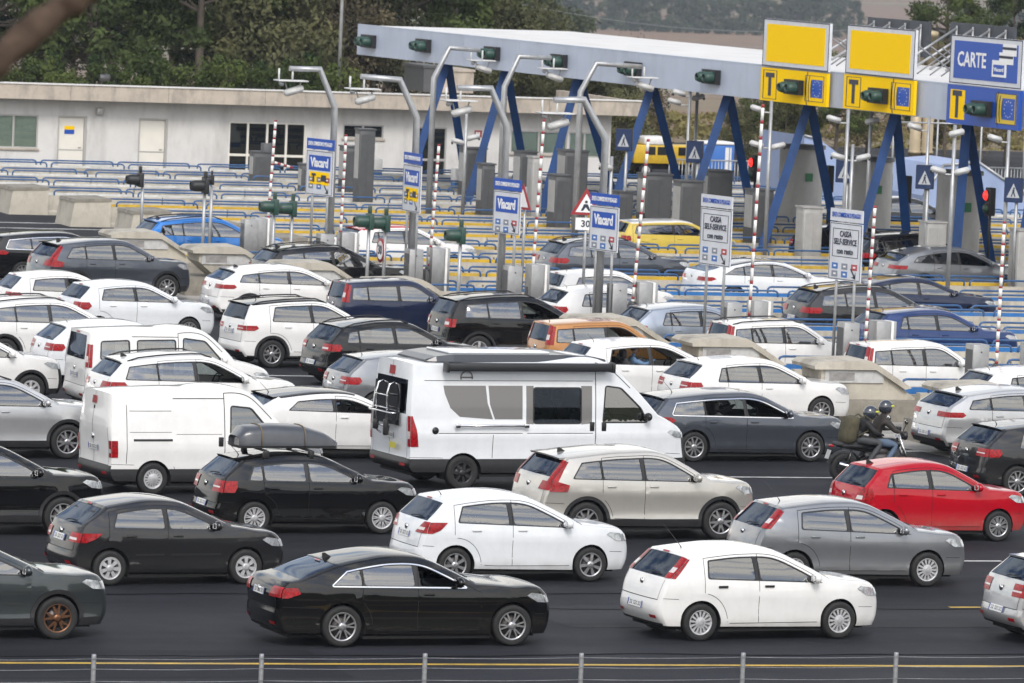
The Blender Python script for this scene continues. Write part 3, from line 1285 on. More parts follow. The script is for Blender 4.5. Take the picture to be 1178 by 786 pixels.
    def details(self):
        s = self
        # wheel wells, floor
        m = MB()
        for cxw in (0, s.WB):
            for sg in (-1, 1):
                vs, fs = [], []
                n_ = 16
                ang = np.linspace(-.35, math.pi + .35, n_)
                for a in ang:
                    x, z = cxw + s.ra * math.cos(a), s.r + s.ra * math.sin(a)
                    vs.append((x, sg * (s.S(x, max(z, s.gc)) - .001), z))
                    vs.append((x, sg * (s.W / 2 - .42), z))
                for j in range(n_ - 1):
                    fs.append((2 * j, 2 * j + 1, 2 * j + 3, 2 * j + 2))
                o = len(vs)
                vs.append((cxw, sg * (s.W / 2 - .42), s.r))
                for j in range(n_ - 1):
                    fs.append((o, 2 * j + 1, 2 * j + 3))
                m.add(vs, fs, 0, True)
        yw = s.W / 2 * s.pf
        z0 = s.gc - .03
        y1 = s.W / 2 - .07
        m.box(s.tailx + .20, -s.ra + .02, -y1 * .8, y1 * .8, z0, z0 + .05)
        m.box(s.ra - .02, s.WB - s.ra + .02, -y1, y1, z0 - .01, z0 + .04)
        m.box(s.WB + s.ra - .02, s.nose - .30, -y1 * .78, y1 * .78, z0, z0 + .05)
        m.box(-s.ra, s.ra, -y1 + .36, y1 - .36, z0 + .01, z0 + .15)
        m.box(s.WB - s.ra, s.WB + s.ra, -y1 + .36, y1 - .36, z0 + .01, z0 + .15)
        m.tube([(0, -s.W / 2 + .2, s.r), (0, s.W / 2 - .2, s.r)], .05, 6)
        s.part('underbody', m, ['under'])
        # interior
        m = MB()
        zf = s.gc + .12
        dx = s.cowl - .12
        hw = s.W / 2 - .16
        m.box(s.tailx + .35, dx + .3, -hw, hw, zf, zf + .04)
        m.bbox(dx - .28, dx + .25, -hw, hw, s.bz0 - .24, s.bz0 - .03, .06)
        s.part('dashboard', m, ['black'])
        sh = s.seat_h + min(.0, (s.H - 1.62) * .75)
        sx = s.xb - .28 if s.xb else dx - 1.2
        if s.steer:
            sm = MB()
            c = np.array((dx - .38, .37, s.bz0 - .06))
            pts = []
            for j in range(17):
                a = 2 * math.pi * j / 16
                pts.append(c + np.array((math.sin(a) * .06, math.cos(a) * .185, math.sin(a) * .175)))
            sm.tube(pts, .016, 6, cap=False)
            sm.tube([c + np.array((.22, 0, -.06)), c], .03, 6)
            sm.bbox(c[0] - .01, c[0] + .02, c[1] - .16, c[1] + .16, c[2] - .03, c[2] + .02, .008)
            s.part('steering_wheel', sm, ['black'])
        def seat(x, y, w, nm, dark='seat'):
            q = MB()
            z = zf + .20 + sh
            q.bbox(x - .02, x + .50, y - w, y + w, z, z + .16, .05)
            bm = bmesh.new()
            bmesh.ops.create_cube(bm, size=1)
            for v in bm.verts:
                zz = v.co.z + .5
                v.co = (x - .02 - zz * .20 + v.co.x * .14, y + v.co.y * 2 * w * (1 - .12 * zz), z + .08 + zz * .56)
            bmesh.ops.bevel(bm, geom=bm.edges[:], offset=.04, segments=2, affect='EDGES')
            q.bm(bm, 0, True)
            ys = [y] if w < .3 else [y - .38, y + .38]
            for yy in ys:
                q.bbox(x - .31, x - .20, yy - .13, yy + .13, z + .68, z + .86, .035)
                q.tube([(x - .24, yy - .05, z + .6), (x - .25, yy - .05, z + .72)], .008, 5)
                q.tube([(x - .24, yy + .05, z + .6), (x - .25, yy + .05, z + .72)], .008, 5)
            s.part(nm, q, [dark])
        seat(sx, -.37, .25, 'seat')
        seat(sx, .37, .25, 'seat')
        if s.doors in (True, 'five', 'three'):
            seat(max(s.tailx + (1.15 if s.notch or s.name == 'fast' else .72), sx - .86), 0, hw - .10, 'rear_seat')
        # wheels
        ty, rm = wheel_mesh(s.r, s.tw, s.rr, s.rim)
        yw = s.W / 2 - .015 - s.tw / 2
        for cxw in (0, s.WB):
            for sg in (-1, 1):
                self.parts.append(dict(name='wheel', mesh=ty, mats=['rubber'], parent=None, loc=(cxw, sg * yw, s.r), rot=(0, random.uniform(0, 6) if sg < 0 else 0, 0 if sg < 0 else math.pi), opt=None))
                self.parts.append(dict(name='rim', mesh=rm, mats=['rimface', 'rimback', 'brake'], parent=len(self.parts) - 1, loc=None, rot=None, opt=None))


def make_car(ct, label, pnt, pos, yaw=0.0, cat='car', name='car', group='cars queueing for the toll', roof=None, mirror=None, handle=None,
             rimface=None, rimback=None, open_windows=(), glass=None, glassrear=None, bumper=None, trim=None, extra=None, clad=None, tail=None):
    root = thing(name, label, cat, (pos[0], pos[1], 0.0), yaw, group)
    m = {'paint': pnt, 'roof': roof or pnt, 'mirror': mirror or pnt, 'handle': handle or pnt, 'bumper': bumper or pnt, 'trim': trim or M_['black'],
         'rimface': rimface or M_['rim'], 'rimback': rimback or M_['rimdark'], 'glass': glass or M_['glass'], 'glassrear': glassrear or M_['glass'],
         'rail': M_['black'], 'rearglass': M_['glassdark'], 'spoiler': roof or pnt, 'clad': clad or M_['clad']}
    if tail:
        m['tail'] = tail
    if extra:
        m.update(extra)
    objs = []
    for q in ct.parts:
        if q['opt'] and q['opt'] in open_windows:
            objs.append(None)
            continue
        par = root if q['parent'] is None else objs[q['parent']]
        o = link(q['name'], q['mesh'], [m.get(k) or M_[k] for k in q['mats']], par, q['loc'], q['rot'])
        objs.append(o)
    root["_len"] = ct.L
    return root


# ------------------------------------------------------------------ body shapes
def ctype(name, **p):
    """fill in the window layout from the main measures"""
    WB, L, fo = p['WB'], p['L'], p['fo']
    ro = L - WB - fo
    H = p['H']
    d = dict(xb=.41 * WB, xq=.06, dlo_rear=-.28, dlo_rear_t=-.42, rx=-ro + .30, rz=H - .12, gx=-ro + .13, cx=1.02, wx=1.92, hz=.72, cz=.96, bz0=.91, bz1=1.00, gz=1.0)
    d.update(p)
    return CarType(name, **d)


PROFILE_LOW = [(.70, .20), (.80, .26), (.95, .24)]
T = {}
T['punto'] = ctype('punto', L=4.06, W=1.69, H=1.49, WB=2.51, fo=.84, r=.305, rr=.20, rim='cover', cx=1.06, wx=1.98, bz0=.89, bz1=1.03, gz=1.00, rx=-0.18, gx=-0.53, rz=1.39,
                   quarter=False, dlo_rear=.10, dlo_rear_t=.13, xb=1.03, tails=((1.01, 1.31, .80, .80, .30),), tailside=[(1.01, .07), (1.2, .07), (1.31, .05)],
                   rear_glass=(.10, .97, .80), antenna=(.86, .55), plate=(.54, 0), tz=.66, hz=0.83)
T['peugeot'] = ctype('peugeot', L=3.87, W=1.65, H=1.44, WB=2.445, fo=.80, r=.297, rr=.19, rim='cover7', cx=1.10, wx=1.98, bz0=.90, bz1=.97, gz=.98, rx=-0.02, gx=-0.45, rz=1.33, gc=.18,
                     quarter=False, dlo_rear=.02, dlo_rear_t=.16, xb=1.02, tails=((.72, .88, .60, .60, .3),), tailside=[(.72, .10), (.80, .26), (.88, .34)], plate=(.76, 0), plate_on='tailgate', tz=.58,
                     strip_z=.52, hz=0.77)
T['merc'] = ctype('merc', L=4.62, W=1.81, H=1.44, WB=2.84, fo=.75, r=.328, rr=.225, tw=.22, rim='six_double', cx=1.42, wx=2.22, bz0=.92, bz1=.97, cz=.97, hz=0.82, rx=-.02, rz=1.30, notch=(-.66, 1.03, 1.00),
                  quarter=True, xb=1.24, xq=.34, dlo_rear=-.20, dlo_rear_t=.25, tails=((.78, .93, .58, .66, 0),), tailside=[(.77, .10), (.84, .30), (.93, .18)], tz=.60, plate=(.82, 0), plate_on='tailgate',
                  gc=.17, chromeline=True, antenna=(.95, 'fin'), wiper=False, strip_z=None)
T['yaris'] = ctype('yaris', L=3.95, W=1.70, H=1.51, WB=2.51, fo=.80, r=.30, rr=.205, rim='seven', hz=0.84, cx=1.00, wx=1.96, bz0=.90, bz1=1.05, gz=1.02, rx=-0.12, gx=-0.46, rz=1.4,
                   quarter=False, dlo_rear=.02, dlo_rear_t=.16, xb=1.04, tails=((.84, 1.03, .58, .80, .3),), tailside=[(.84, .10), (.90, .22), (1.03, .30)], plate=(.78, 0), plate_on='tailgate', tz=.60, antenna=(.88, .12))
T['polo'] = ctype('polo', L=3.97, W=1.68, H=1.45, WB=2.47, fo=.80, r=.30, rr=.20, rim='multi', hz=0.84, cx=1.04, wx=1.92, bz0=.92, bz1=.98, gz=1.0, rx=-0.18, gx=-0.54, rz=1.35,
                  xb=1.03, xq=.18, dlo_rear=-.14, dlo_rear_t=.02, tails=((.76, .97, .56, .56, .2),), tailside=[(.76, .20), (.86, .24), (.97, .20)], plate=(.52, 0), tz=.56, antenna=(.90, .35), spoiler=.06)
T['xc40'] = ctype('xc40', L=4.36, W=1.86, H=1.65, WB=2.70, fo=.80, r=.355, rr=.235, tw=.23, rim='five_y', gc=.23, cx=1.06, wx=1.92, bz0=1.06, bz1=1.14, cz=1.09, hz=0.99, gz=1.13, rx=-0.34, gx=-0.66, rz=1.53,
                  xb=1.15, xq=.32, dlo_rear=-.30, dlo_rear_t=-.02, tails=((.92, 1.08, .60, .66, 0), (1.06, 1.44, .88, .86, 0)), tailside=[(.90, .34), (1.02, .34), (1.08, .12), (1.3, .05), (1.44, .04)],
                  tz=.66, clad=True, cladz=.40, spoiler=.14, antenna=(.9, 'fin'), plate=(.66, 0), rails=False, tum=.30)
T['wagon'] = ctype('wagon', L=4.63, W=1.81, H=1.46, WB=2.71, fo=.95, r=.318, rr=.22, tw=.21, rim='ten', hz=0.83, cx=1.24, wx=2.10, bz0=.92, bz1=.99, gz=1.0, rx=-0.56, gx=-0.82, rz=1.34,
                   xb=1.20, xq=.26, dlo_rear=-.52, dlo_rear_t=-.34, tails=((.82, .94, .50, .50, 0),), tailside=[(.82, .36), (.88, .42), (.94, .30)], tz=.60, antenna=(.80, .35), chromeline=True, spoiler=.08, gc=.17)
T['picanto'] = ctype('picanto', L=3.60, W=1.60, H=1.485, WB=2.40, fo=.70, r=.29, rr=.195, rim='multi', cx=.92, wx=1.78, bz0=.92, bz1=1.03, gz=.98, rx=-0.02, gx=-0.35, rz=1.38,
                     xb=.98, xq=.20, dlo_rear=.02, dlo_rear_t=.18, tails=((.72, 1.00, .66, .80, .25),), tailside=[(.72, .08), (.86, .16), (1.00, .08)], tz=.56, antenna=(.93, 'fin'), plate=(.50, 0), hz=0.86)
T['golf'] = ctype('golf', L=4.26, W=1.80, H=1.48, WB=2.63, fo=.87, r=.316, rr=.215, rim='ten', hz=0.84, cx=1.14, wx=2.02, bz0=.92, bz1=.98, gz=1.0, rx=-0.22, gx=-0.6, rz=1.37,
                  xb=1.10, xq=.28, dlo_rear=.00, dlo_rear_t=.16, tails=((.80, .96, .54, .54, .2),), tailside=[(.80, .22), (.88, .28), (.96, .22)], tz=.58, antenna=(.9, .15), spoiler=.07)
T['coupe'] = ctype('coupe', L=4.26, W=1.81, H=1.40, WB=2.58, fo=.88, r=.32, rr=.22, rim='five', hz=0.80, cx=1.22, wx=2.06, bz0=.92, bz1=1.02, gz=1.0, rx=-0.2, gx=-0.66, rz=1.29, doors='three',
                   xb=.98, xq=.2, quarter=False, dlo_rear=-.06, dlo_rear_t=.30, tails=((.80, .93, .60, .60, 0),), tailside=[(.80, .14), (.93, .22)], tz=.58, antenna=(.97, .3), spoiler=.12, roofoff=.10)
T['swift'] = ctype('swift', L=3.84, W=1.735, H=1.50, WB=2.45, fo=.80, r=.30, rr=.205, rim='multi', hz=0.87, cx=.98, wx=1.90, bz0=.96, bz1=1.04, gz=1.02, rx=-0.1, gx=-0.43, rz=1.4,
                   quarter=False, xb=1.02, dlo_rear=.06, dlo_rear_t=.18, tails=((.80, .98, .60, .60, .2),), tailside=[(.80, .20), (.89, .28), (.98, .20)], tz=.60)
T['fiatx'] = ctype('fiatx', L=4.25, W=1.80, H=1.60, WB=2.57, fo=.86, r=.335, rr=.22, rim='five', cx=1.00, wx=1.94, bz0=1.02, bz1=1.08, cz=1.06, hz=0.94, gz=1.10, rx=-0.3, gx=-0.62, rz=1.48, gc=.21,
                   quarter=False, xb=1.06, dlo_rear=.00, dlo_rear_t=.12, tails=((.86, 1.02, .62, .62, .3),), tailside=[(.86, .16), (.94, .2), (1.02, .16)], tz=.66, clad=True, cladz=.34, antenna=(.85, .25))
T['suv'] = ctype('suv', L=4.45, W=1.84, H=1.63, WB=2.67, fo=.88, r=.35, rr=.235, tw=.22, rim='five_y', gc=.22, cx=1.10, wx=2.00, bz0=1.04, bz1=1.10, cz=1.08, hz=0.98, gz=1.12, rx=-0.4, gx=-0.72, rz=1.5,
                 xb=1.14, xq=.30, dlo_rear=-.46, dlo_rear_t=-.30, tails=((.90, 1.05, .52, .56, 0),), tailside=[(.90, .30), (.98, .36), (1.05, .28)], tz=.68, clad=True, cladz=.38, rails=True, spoiler=.09, antenna=(.9, 'fin'), plate=(.74, 0), plate_on='tailgate')
T['crossover'] = ctype('crossover', L=4.40, W=1.83, H=1.50, WB=2.65, fo=.90, r=.335, rr=.225, tw=.21, rim='five_y', gc=.20, cx=1.16, wx=2.02, bz0=.98, bz1=1.06, cz=1.02, hz=0.91, gz=1.06, rx=-0.26, gx=-0.68, rz=1.37,
                       xb=1.12, xq=.28, dlo_rear=-.30, dlo_rear_t=-.10, tails=((.88, .99, .50, .50, 0),), tailside=[(.88, .30), (.93, .36), (.99, .28)], tz=.64, clad=True, cladz=.34, spoiler=.10, antenna=(.9, 'fin'))
T['eco'] = ctype('eco', L=4.10, W=1.765, H=1.65, WB=2.52, fo=.82, r=.34, rr=.225, tw=.205, rim='five_y', gc=.21, cx=1.00, wx=1.88, bz0=1.04, bz1=1.14, cz=1.08, hz=0.97, gz=1.12, rx=-.48, gx=-.64, rz=1.54,
                 quarter=False, xb=1.06, dlo_rear=-.02, dlo_rear_t=.10, tails=((.90, 1.02, .56, .56, .2),), tailside=[(.90, .20), (.96, .30), (1.02, .24)], tz=.62, clad=True, cladz=.30, rails=True, spoiler=.08, plate=(.86, 0), plate_on='tailgate', antenna=(.8, .25))
T['duster'] = ctype('duster', L=4.34, W=1.80, H=1.69, WB=2.67, fo=.84, r=.35, rr=.22, tw=.21, rim='five', gc=.23, cx=1.04, wx=1.94, bz0=1.10, bz1=1.14, cz=1.12, hz=1.01, gz=1.16, rx=-.48, gx=-.68, rz=1.57,
                    xb=1.14, xq=.26, dlo_rear=-.40, dlo_rear_t=-.28, tails=((.90, 1.10, .68, .68, .4),), tailside=[(.90, .10), (1.10, .10)], tz=.64, clad=True, cladz=.40, rails=True, spoiler=.07, plate=(.80, 0), plate_on='tailgate')
T['sandero'] = ctype('sandero', L=4.08, W=1.76, H=1.57, WB=2.59, fo=.80, r=.325, rr=.205, tw=.20, rim='cover7', gc=.21, cx=1.00, wx=1.90, bz0=1.00, bz1=1.06, cz=1.04, hz=0.91, gz=1.06, rx=-0.2, gx=-0.52, rz=1.43,
                      xb=1.08, xq=.16, dlo_rear=-.20, dlo_rear_t=-.06, tails=((.86, 1.02, .60, .60, .35),), tailside=[(.86, .22), (.94, .26), (1.02, .20)], tz=.60, clad=True, cladz=.34, rails=True, plate=(.56, 0), spoiler=.05)
T['panda'] = ctype('panda', L=3.58, W=1.60, H=1.56, WB=2.30, fo=.70, r=.285, rr=.19, tw=.175, rim='cover', gc=.19, cx=.90, wx=1.54, bz0=1.00, bz1=1.04, cz=1.05, hz=.90, gz=1.04, rx=-.40, gx=-.50, rz=1.48,
                    xb=.96, xq=.12, dlo_rear=-.36, dlo_rear_t=-.30, tails=((.98, 1.42, .78, .80, .25),), tailside=[(.98, .09), (1.2, .08), (1.42, .06)], rear_glass=(.10, .98, .78), tz=.58, pr=.90, tum=.24, antenna=(.9, .25), plate=(.80, 0), plate_on='tailgate', rails=False)
T['pandarail'] = ctype('pandarail', **{**T['panda'].p, 'tailside': [(.98, .09), (1.2, .08), (1.42, .06)], 'rails': True})
T['fast'] = ctype('fast', L=4.69, W=1.85, H=1.44, WB=2.88, fo=.84, r=.335, rr=.235, tw=.23, rim='ten', cx=1.20, wx=2.18, bz0=.92, bz1=1.02, cz=.96, hz=0.81, rx=-.30, rz=1.24, gx=-.78, gz=1.06,
                  xb=1.22, xq=.34, dlo_rear=-.30, dlo_rear_t=.30, tails=((.82, .93, .50, .56, 0),), tailside=[(.82, .16), (.88, .30), (.93, .2)], tz=.60, gc=.16, wiper=False, roofoff=.07)
T['suvcoupe'] = ctype('suvcoupe', L=4.60, W=1.86, H=1.58, WB=2.70, fo=.90, r=.355, rr=.24, tw=.23, rim='five_y', gc=.21, cx=1.16, wx=2.06, bz0=1.02, bz1=1.14, cz=1.06, hz=0.95, rx=-.42, rz=1.38, gx=-.78, gz=1.12,
                      xb=1.16, xq=.34, dlo_rear=-.36, dlo_rear_t=-.02, tails=((.92, 1.03, .46, .46, 0),), tailside=[(.92, .30), (1.03, .30)], tz=.66, clad=True, cladz=.36, spoiler=.08, antenna=(.95, 'fin'))
T['mini'] = ctype('mini', L=3.98, W=1.73, H=1.43, WB=2.57, fo=.78, r=.30, rr=.205, rim='five', cx=1.02, wx=1.66, bz0=.96, bz1=1.00, cz=1.0, hz=.82, gz=1.0, rx=-.36, gx=-.52, rz=1.36, tum=.26,
                  quarter=False, xb=1.06, dlo_rear=-.28, dlo_rear_t=-.18, tails=((.72, .94, .68, .68, .2),), tailside=[(.72, .12), (.83, .16), (.94, .12)], tz=.56, roofoff=.07)
T['small'] = ctype('small', L=3.57, W=1.63, H=1.49, WB=2.30, fo=.70, r=.29, rr=.195, rim='five', cx=.92, wx=1.62, bz0=.96, bz1=1.02, cz=1.0, hz=.82, gz=1.02, rx=-.26, gx=-.44, rz=1.40,
                   xb=.62, quarter=False, dlo_rear=-.10, dlo_rear_t=.10, doors='three', tails=((.74, .98, .74, .74, .3),), tailside=[(.74, .06), (.98, .06)], tz=.54, antenna=(.85, .2))
# vans
T['scudo'] = CarType('scudo', L=4.60, W=1.81, H=2.00, WB=2.82, fo=.86, r=.31, rr=.19, tw=.19, rim='steel', gc=.21, cx=.92, wx=1.66, bz0=1.12, bz1=1.12, cz=1.16, hz=.92, rx=-.82, rz=1.94, gx=-.86, gz=1.30,
                     tum=.13, pr=.95, pf=.80, doors='van', xb=1.46, xq=.40, quarter=False, tz=.56, bulge=.03,
                     panes=[('front', [(1.58, 1.16), (2.46, 1.16), (2.02, 1.66), (1.60, 1.70)])], tails=((.72, 1.04, .90, .90, .3),), tailside=[(.72, .12), (1.04, .12)],
                     rear_glass=(.45, .55, .05), dark_low=.50, decals=[('black', [(-.42, 1.03), (.38, 1.03), (.38, 1.075), (-.42, 1.075)])] + [('seam', [(x0, z0), (x1, z0), (x1, z1), (x0, z1)]) for x0, x1, z0, z1 in ((-.56, -.548, .60, 1.72), (-.50, .36, 1.60, 1.610), (-.50, .36, 1.20, 1.208), (.46, 1.40, 1.16, 1.168))], plate=(.86, 0), plate_on='tailgate', wiper=False, roofoff=.09, seat_h=.15, antenna=None, strip_z=None)
T['doblo'] = CarType('doblo', L=4.39, W=1.83, H=1.84, WB=2.75, fo=.86, r=.31, rr=.20, tw=.19, rim='cover', gc=.19, cx=.96, wx=1.60, bz0=1.10, bz1=1.12, cz=1.14, hz=.92, rx=-.62, rz=1.77, gx=-.68, gz=1.12,
                     tum=.15, pr=.94, pf=.80, doors='van', xb=1.36, xq=.30, quarter=False, tz=.58, bulge=.04,
                     panes=[('front', [(1.46, 1.14), (2.40, 1.14), (1.98, 1.60), (1.48, 1.66)]), ('rear', [(.42, 1.16), (1.30, 1.16), (1.30, 1.62), (.42, 1.60)]), ('quarter', [(-.42, 1.18), (.24, 1.18), (.24, 1.60), (-.40, 1.57)])],
                     tails=((1.00, 1.50, .90, .90, .3),), tailside=[(1.00, .08), (1.50, .06)], rear_glass=(.12, .94, .80), plate=(.80, 0), plate_on='tailgate', roofoff=.09, seat_h=.15)
T['camper'] = CarType('camper', L=6.18, W=2.05, H=2.56, WB=4.035, fo=.95, r=.345, rr=.21, tw=.22, rim='seven', gc=.30, cx=.74, wx=1.84, bz0=1.36, bz1=1.36, cz=1.46, hz=1.16, rx=-1.07, rz=2.50, gx=-1.13, gz=1.45,
                      tum=.07, pr=.96, pf=.80, doors='van', xb=2.86, xq=1.30, quarter=False, tz=.62, bulge=.03,
                      panes=[('front', [(3.02, 1.34), (4.02, 1.34), (3.86, 1.62), (3.42, 2.02), (3.08, 2.06)]), ('rear', [(1.50, 1.32), (2.54, 1.32), (2.54, 2.02), (1.50, 2.02)])],
                      decals=[('gfx', [(-.42, 1.90), (-.30, 1.62), (-.10, 1.45), (.62, 1.40), (.50, 1.72), (.46, 2.06), (-.45, 2.06)]), ('gfx', [(.66, 1.40), (1.26, 1.40), (1.26, 2.06), (.52, 2.06), (.55, 1.70)]),
                              ('gfx', [(1.34, 1.32), (1.50, 1.30), (1.50, 2.06), (1.34, 2.06)]), ('gfx', [(2.54, 1.30), (2.78, 1.32), (2.78, 2.06), (2.54, 2.06)])] + [('seam', [(x0, z0), (x1, z0), (x1, z0 + .012), (x0, z0 + .012)]) for x0, x1, z0 in ((-.85, 2.80, 2.15), (-.55, 1.26, 1.12), (1.36, 2.80, 1.12))] + [('seam', [(.62, .64), (.632, .64), (.632, 1.10), (.62, 1.10)])],
                      tails=((.86, 1.46, .90, .92, .3),), tailside=[(.86, .16), (1.2, .12), (1.46, .03)], rear_glass=(.30, .96, .84), plate=(1.02, 0), plate_on='tailgate', dark_low=.62, wiper=False, roofoff=.12, seat_h=.45, strip_z=None, steer=True)


# ------------------------------------------------------------------ the setting: ground, road, markings
def terrain_z(x, y):
    if y < 80:                       # unseen grassy bank up to the viewpoint, added to darken car reflections
        return min(10.3, (80 - y) * .131) - .03 + .15 * noise.noise(Vector((x * .05, y * .05, 1)))
    t = max(0.0, y - 268.0)
    z = -0.036 * t if t < 1000 else -36.0 - .003 * (t - 1000)
    und = noise.noise(Vector((x * .004, y * .004, 3.1))) * min(1.0, t / 150.0) * 2.2
    if y > 2500:
        und += (y - 2500) * .02 * (1 + .6 * noise.noise(Vector((x * .0012, y * .001, 8))))
    return z + und - 0.03


def ground_material():
    m = bpy.data.materials.new("ground_earth_and_fields")
    m.use_nodes = True
    t = m.node_tree
    b = t.nodes["Principled BSDF"]
    b.inputs["Roughness"].default_value = 0.95
    b.inputs["Specular IOR Level"].default_value = 0.1
    geo = t.nodes.new("ShaderNodeNewGeometry")
    mp = t.nodes.new("ShaderNodeMapping")
    mp.inputs["Scale"].default_value = (.0035, .011, .0)
    t.links.new(geo.outputs["Position"], mp.inputs[0])
    vo = t.nodes.new("ShaderNodeTexVoronoi")
    vo.inputs["Scale"].default_value = 1.0
    t.links.new(mp.outputs[0], vo.inputs["Vector"])
    cr = t.nodes.new("ShaderNodeValToRGB")
    el = cr.color_ramp.elements
    el[0].position = 0.0
    el[0].color = (.23, .155, .105, 1)
    el[1].position = 1.0
    el[1].color = (.115, .125, .06, 1)
    for pos, c in ((.45, (.21, .145, .10, 1)), (.62, (.25, .215, .14, 1)), (.8, (.22, .17, .12, 1))):
        e = el.new(pos)
        e.color = c
    sep = t.nodes.new("ShaderNodeSeparateColor")
    t.links.new(vo.outputs["Color"], sep.inputs[0])
    t.links.new(sep.outputs[0], cr.inputs[0])
    n = t.nodes.new("ShaderNodeTexNoise")
    n.inputs["Scale"].default_value = .35
    n.inputs["Detail"].default_value = 9
    n.inputs["Roughness"].default_value = .7
    t.links.new(geo.outputs["Position"], n.inputs["Vector"])
    wv = t.nodes.new("ShaderNodeTexWave")
    wv.inputs["Scale"].default_value = .35
    wv.inputs["Distortion"].default_value = 1.5
    t.links.new(geo.outputs["Position"], wv.inputs["Vector"])
    ad = t.nodes.new("ShaderNodeMath")
    ad.operation = 'MULTIPLY_ADD'
    ad.inputs[1].default_value = .25
    t.links.new(wv.outputs["Fac"], ad.inputs[0])
    t.links.new(n.outputs["Fac"], ad.inputs[2])
    mr = t.nodes.new("ShaderNodeMapRange")
    mr.inputs[1].default_value = .35
    mr.inputs[2].default_value = .95
    mr.inputs[3].default_value = .62
    mr.inputs[4].default_value = 1.3
    t.links.new(ad.outputs[0], mr.inputs[0])
    mx = t.nodes.new("ShaderNodeMix")
    mx.data_type = 'RGBA'
    mx.blend_type = 'MULTIPLY'
    mx.inputs[0].default_value = 1
    t.links.new(cr.outputs[0], mx.inputs[6])
    t.links.new(mr.outputs[0], mx.inputs[7])
    t.links.new(mx.outputs[2], b.inputs["Base Color"])
    return m


ys = [79, 84, 120, 200, 260] + list(np.arange(268, 1000, 25)) + list(np.arange(1000, 2400, 60)) + [2600, 3000, 3300]
xs = list(np.arange(-1200, 2400, 60))
g = MB()
g.add([(x, y, terrain_z(x, y)) for y in ys for x in xs],
      [(j * len(xs) + i, j * len(xs) + i + 1, (j + 1) * len(xs) + i + 1, (j + 1) * len(xs) + i) for j in range(len(ys) - 1) for i in range(len(xs) - 1)], 0, True)
tag(build("ground", g, ground_material()), "bare earth and ploughed fields around the toll plaza", "ground", kind="structure")


bk_ = MB()  # out-of-view bank, added so car flanks reflect something darker than sky
byy = [-1500, -800, -400, -200, -100, -50, -20, 0, 10, 20, 30, 40, 50, 60, 70, 79.2]
bk_.add([(x, y, terrain_z(x, y) + .004) for y in byy for x in xs], [(j * len(xs) + i, j * len(xs) + i + 1, (j + 1) * len(xs) + i + 1, (j + 1) * len(xs) + i) for j in range(len(byy) - 1) for i in range(len(xs) - 1)], 0, True)
tag(build("added_dark_bank", bk_, mat("added_bank_grass", (.045, .055, .022), .95, spec=.1, var=.35, vscale=.4, dirt=(.09, .075, .04), dirt_scale=.15)), "unseen grassy bank below the viewpoint, added to darken car reflections", "bank", kind="structure")


def road_material(name, base, warm=(.10, .092, .08)):
    m = bpy.data.materials.new(name)
    m.use_nodes = True
    t = m.node_tree
    b = t.nodes["Principled BSDF"]
    b.inputs["Specular IOR Level"].default_value = 0.15
    geo = t.nodes.new("ShaderNodeNewGeometry")
    def noise_node(sc, det, vec=None, rough=.6):
        n = t.nodes.new("ShaderNodeTexNoise")
        n.inputs["Scale"].default_value = sc
        n.inputs["Detail"].default_value = det
        n.inputs["Roughness"].default_value = rough
        t.links.new(vec or geo.outputs["Position"], n.inputs["Vector"])
        return n
    mp = t.nodes.new("ShaderNodeMapping")
    mp.inputs["Scale"].default_value = (.05, .7, 1)     # tracks along the driving direction
    t.links.new(geo.outputs["Position"], mp.inputs[0])
    n1 = noise_node(1.0, 4, mp.outputs[0])
    n2 = noise_node(.25, 5)
    n3 = noise_node(28, 3, rough=.8)
    n4 = noise_node(2.3, 7, rough=.75)
    def rng(src, lo, hi, a, b_):
        r_ = t.nodes.new("ShaderNodeMapRange")
        for i, v in enumerate((lo, hi, a, b_)):
            r_.inputs[i + 1].default_value = v
        t.links.new(src, r_.inputs[0])
        return r_.outputs[0]
    def mul(a, b_):
        q = t.nodes.new("ShaderNodeMath")
        q.operation = 'MULTIPLY'
        t.links.new(a, q.inputs[0])
        t.links.new(b_, q.inputs[1])
        return q.outputs[0]
    f = mul(mul(rng(n1.outputs["Fac"], .3, .7, .66, 1.36), rng(n2.outputs["Fac"], .3, .7, .78, 1.22)), rng(n3.outputs["Fac"], .25, .75, .60, 1.42))
    mx = t.nodes.new("ShaderNodeMix")
    mx.data_type = 'RGBA'
    mx.blend_type = 'MULTIPLY'
    mx.inputs[0].default_value = 1
    mx.inputs[6].default_value = (*base, 1)
    t.links.new(f, mx.inputs[7])
    mx2 = t.nodes.new("ShaderNodeMix")
    mx2.data_type = 'RGBA'
    t.links.new(rng(n4.outputs["Fac"], .60, .80, 0, .45), mx2.inputs[0])
    t.links.new(mx.outputs[2], mx2.inputs[6])
    mx2.inputs[7].default_value = (*warm, 1)
    t.links.new(mx2.outputs[2], b.inputs["Base Color"])
    t.links.new(rng(n2.outputs["Fac"], .3, .7, .62, .9), b.inputs["Roughness"])
    bp = t.nodes.new("ShaderNodeBump")
    bp.inputs["Strength"].default_value = .5
    bp.inputs["Distance"].default_value = .012
    t.links.new(n3.outputs["Fac"], bp.inputs["Height"])
    t.links.new(bp.outputs[0], b.inputs["Normal"])
    return m


M_asphalt = road_material("asphalt", (.0185, .0195, .024))
M_concfloor = road_material("plaza_concrete", (.30, .285, .26), (.16, .15, .13))
rd = MB()
rd.add([(-90, 84.2, 0), (190, 84.2, 0), (190, 262, 0), (-90, 262, 0)], [(0, 1, 2, 3)])
tag(build("road", rd, M_asphalt), "dark asphalt carriageway where the traffic queues", "road", kind="structure")
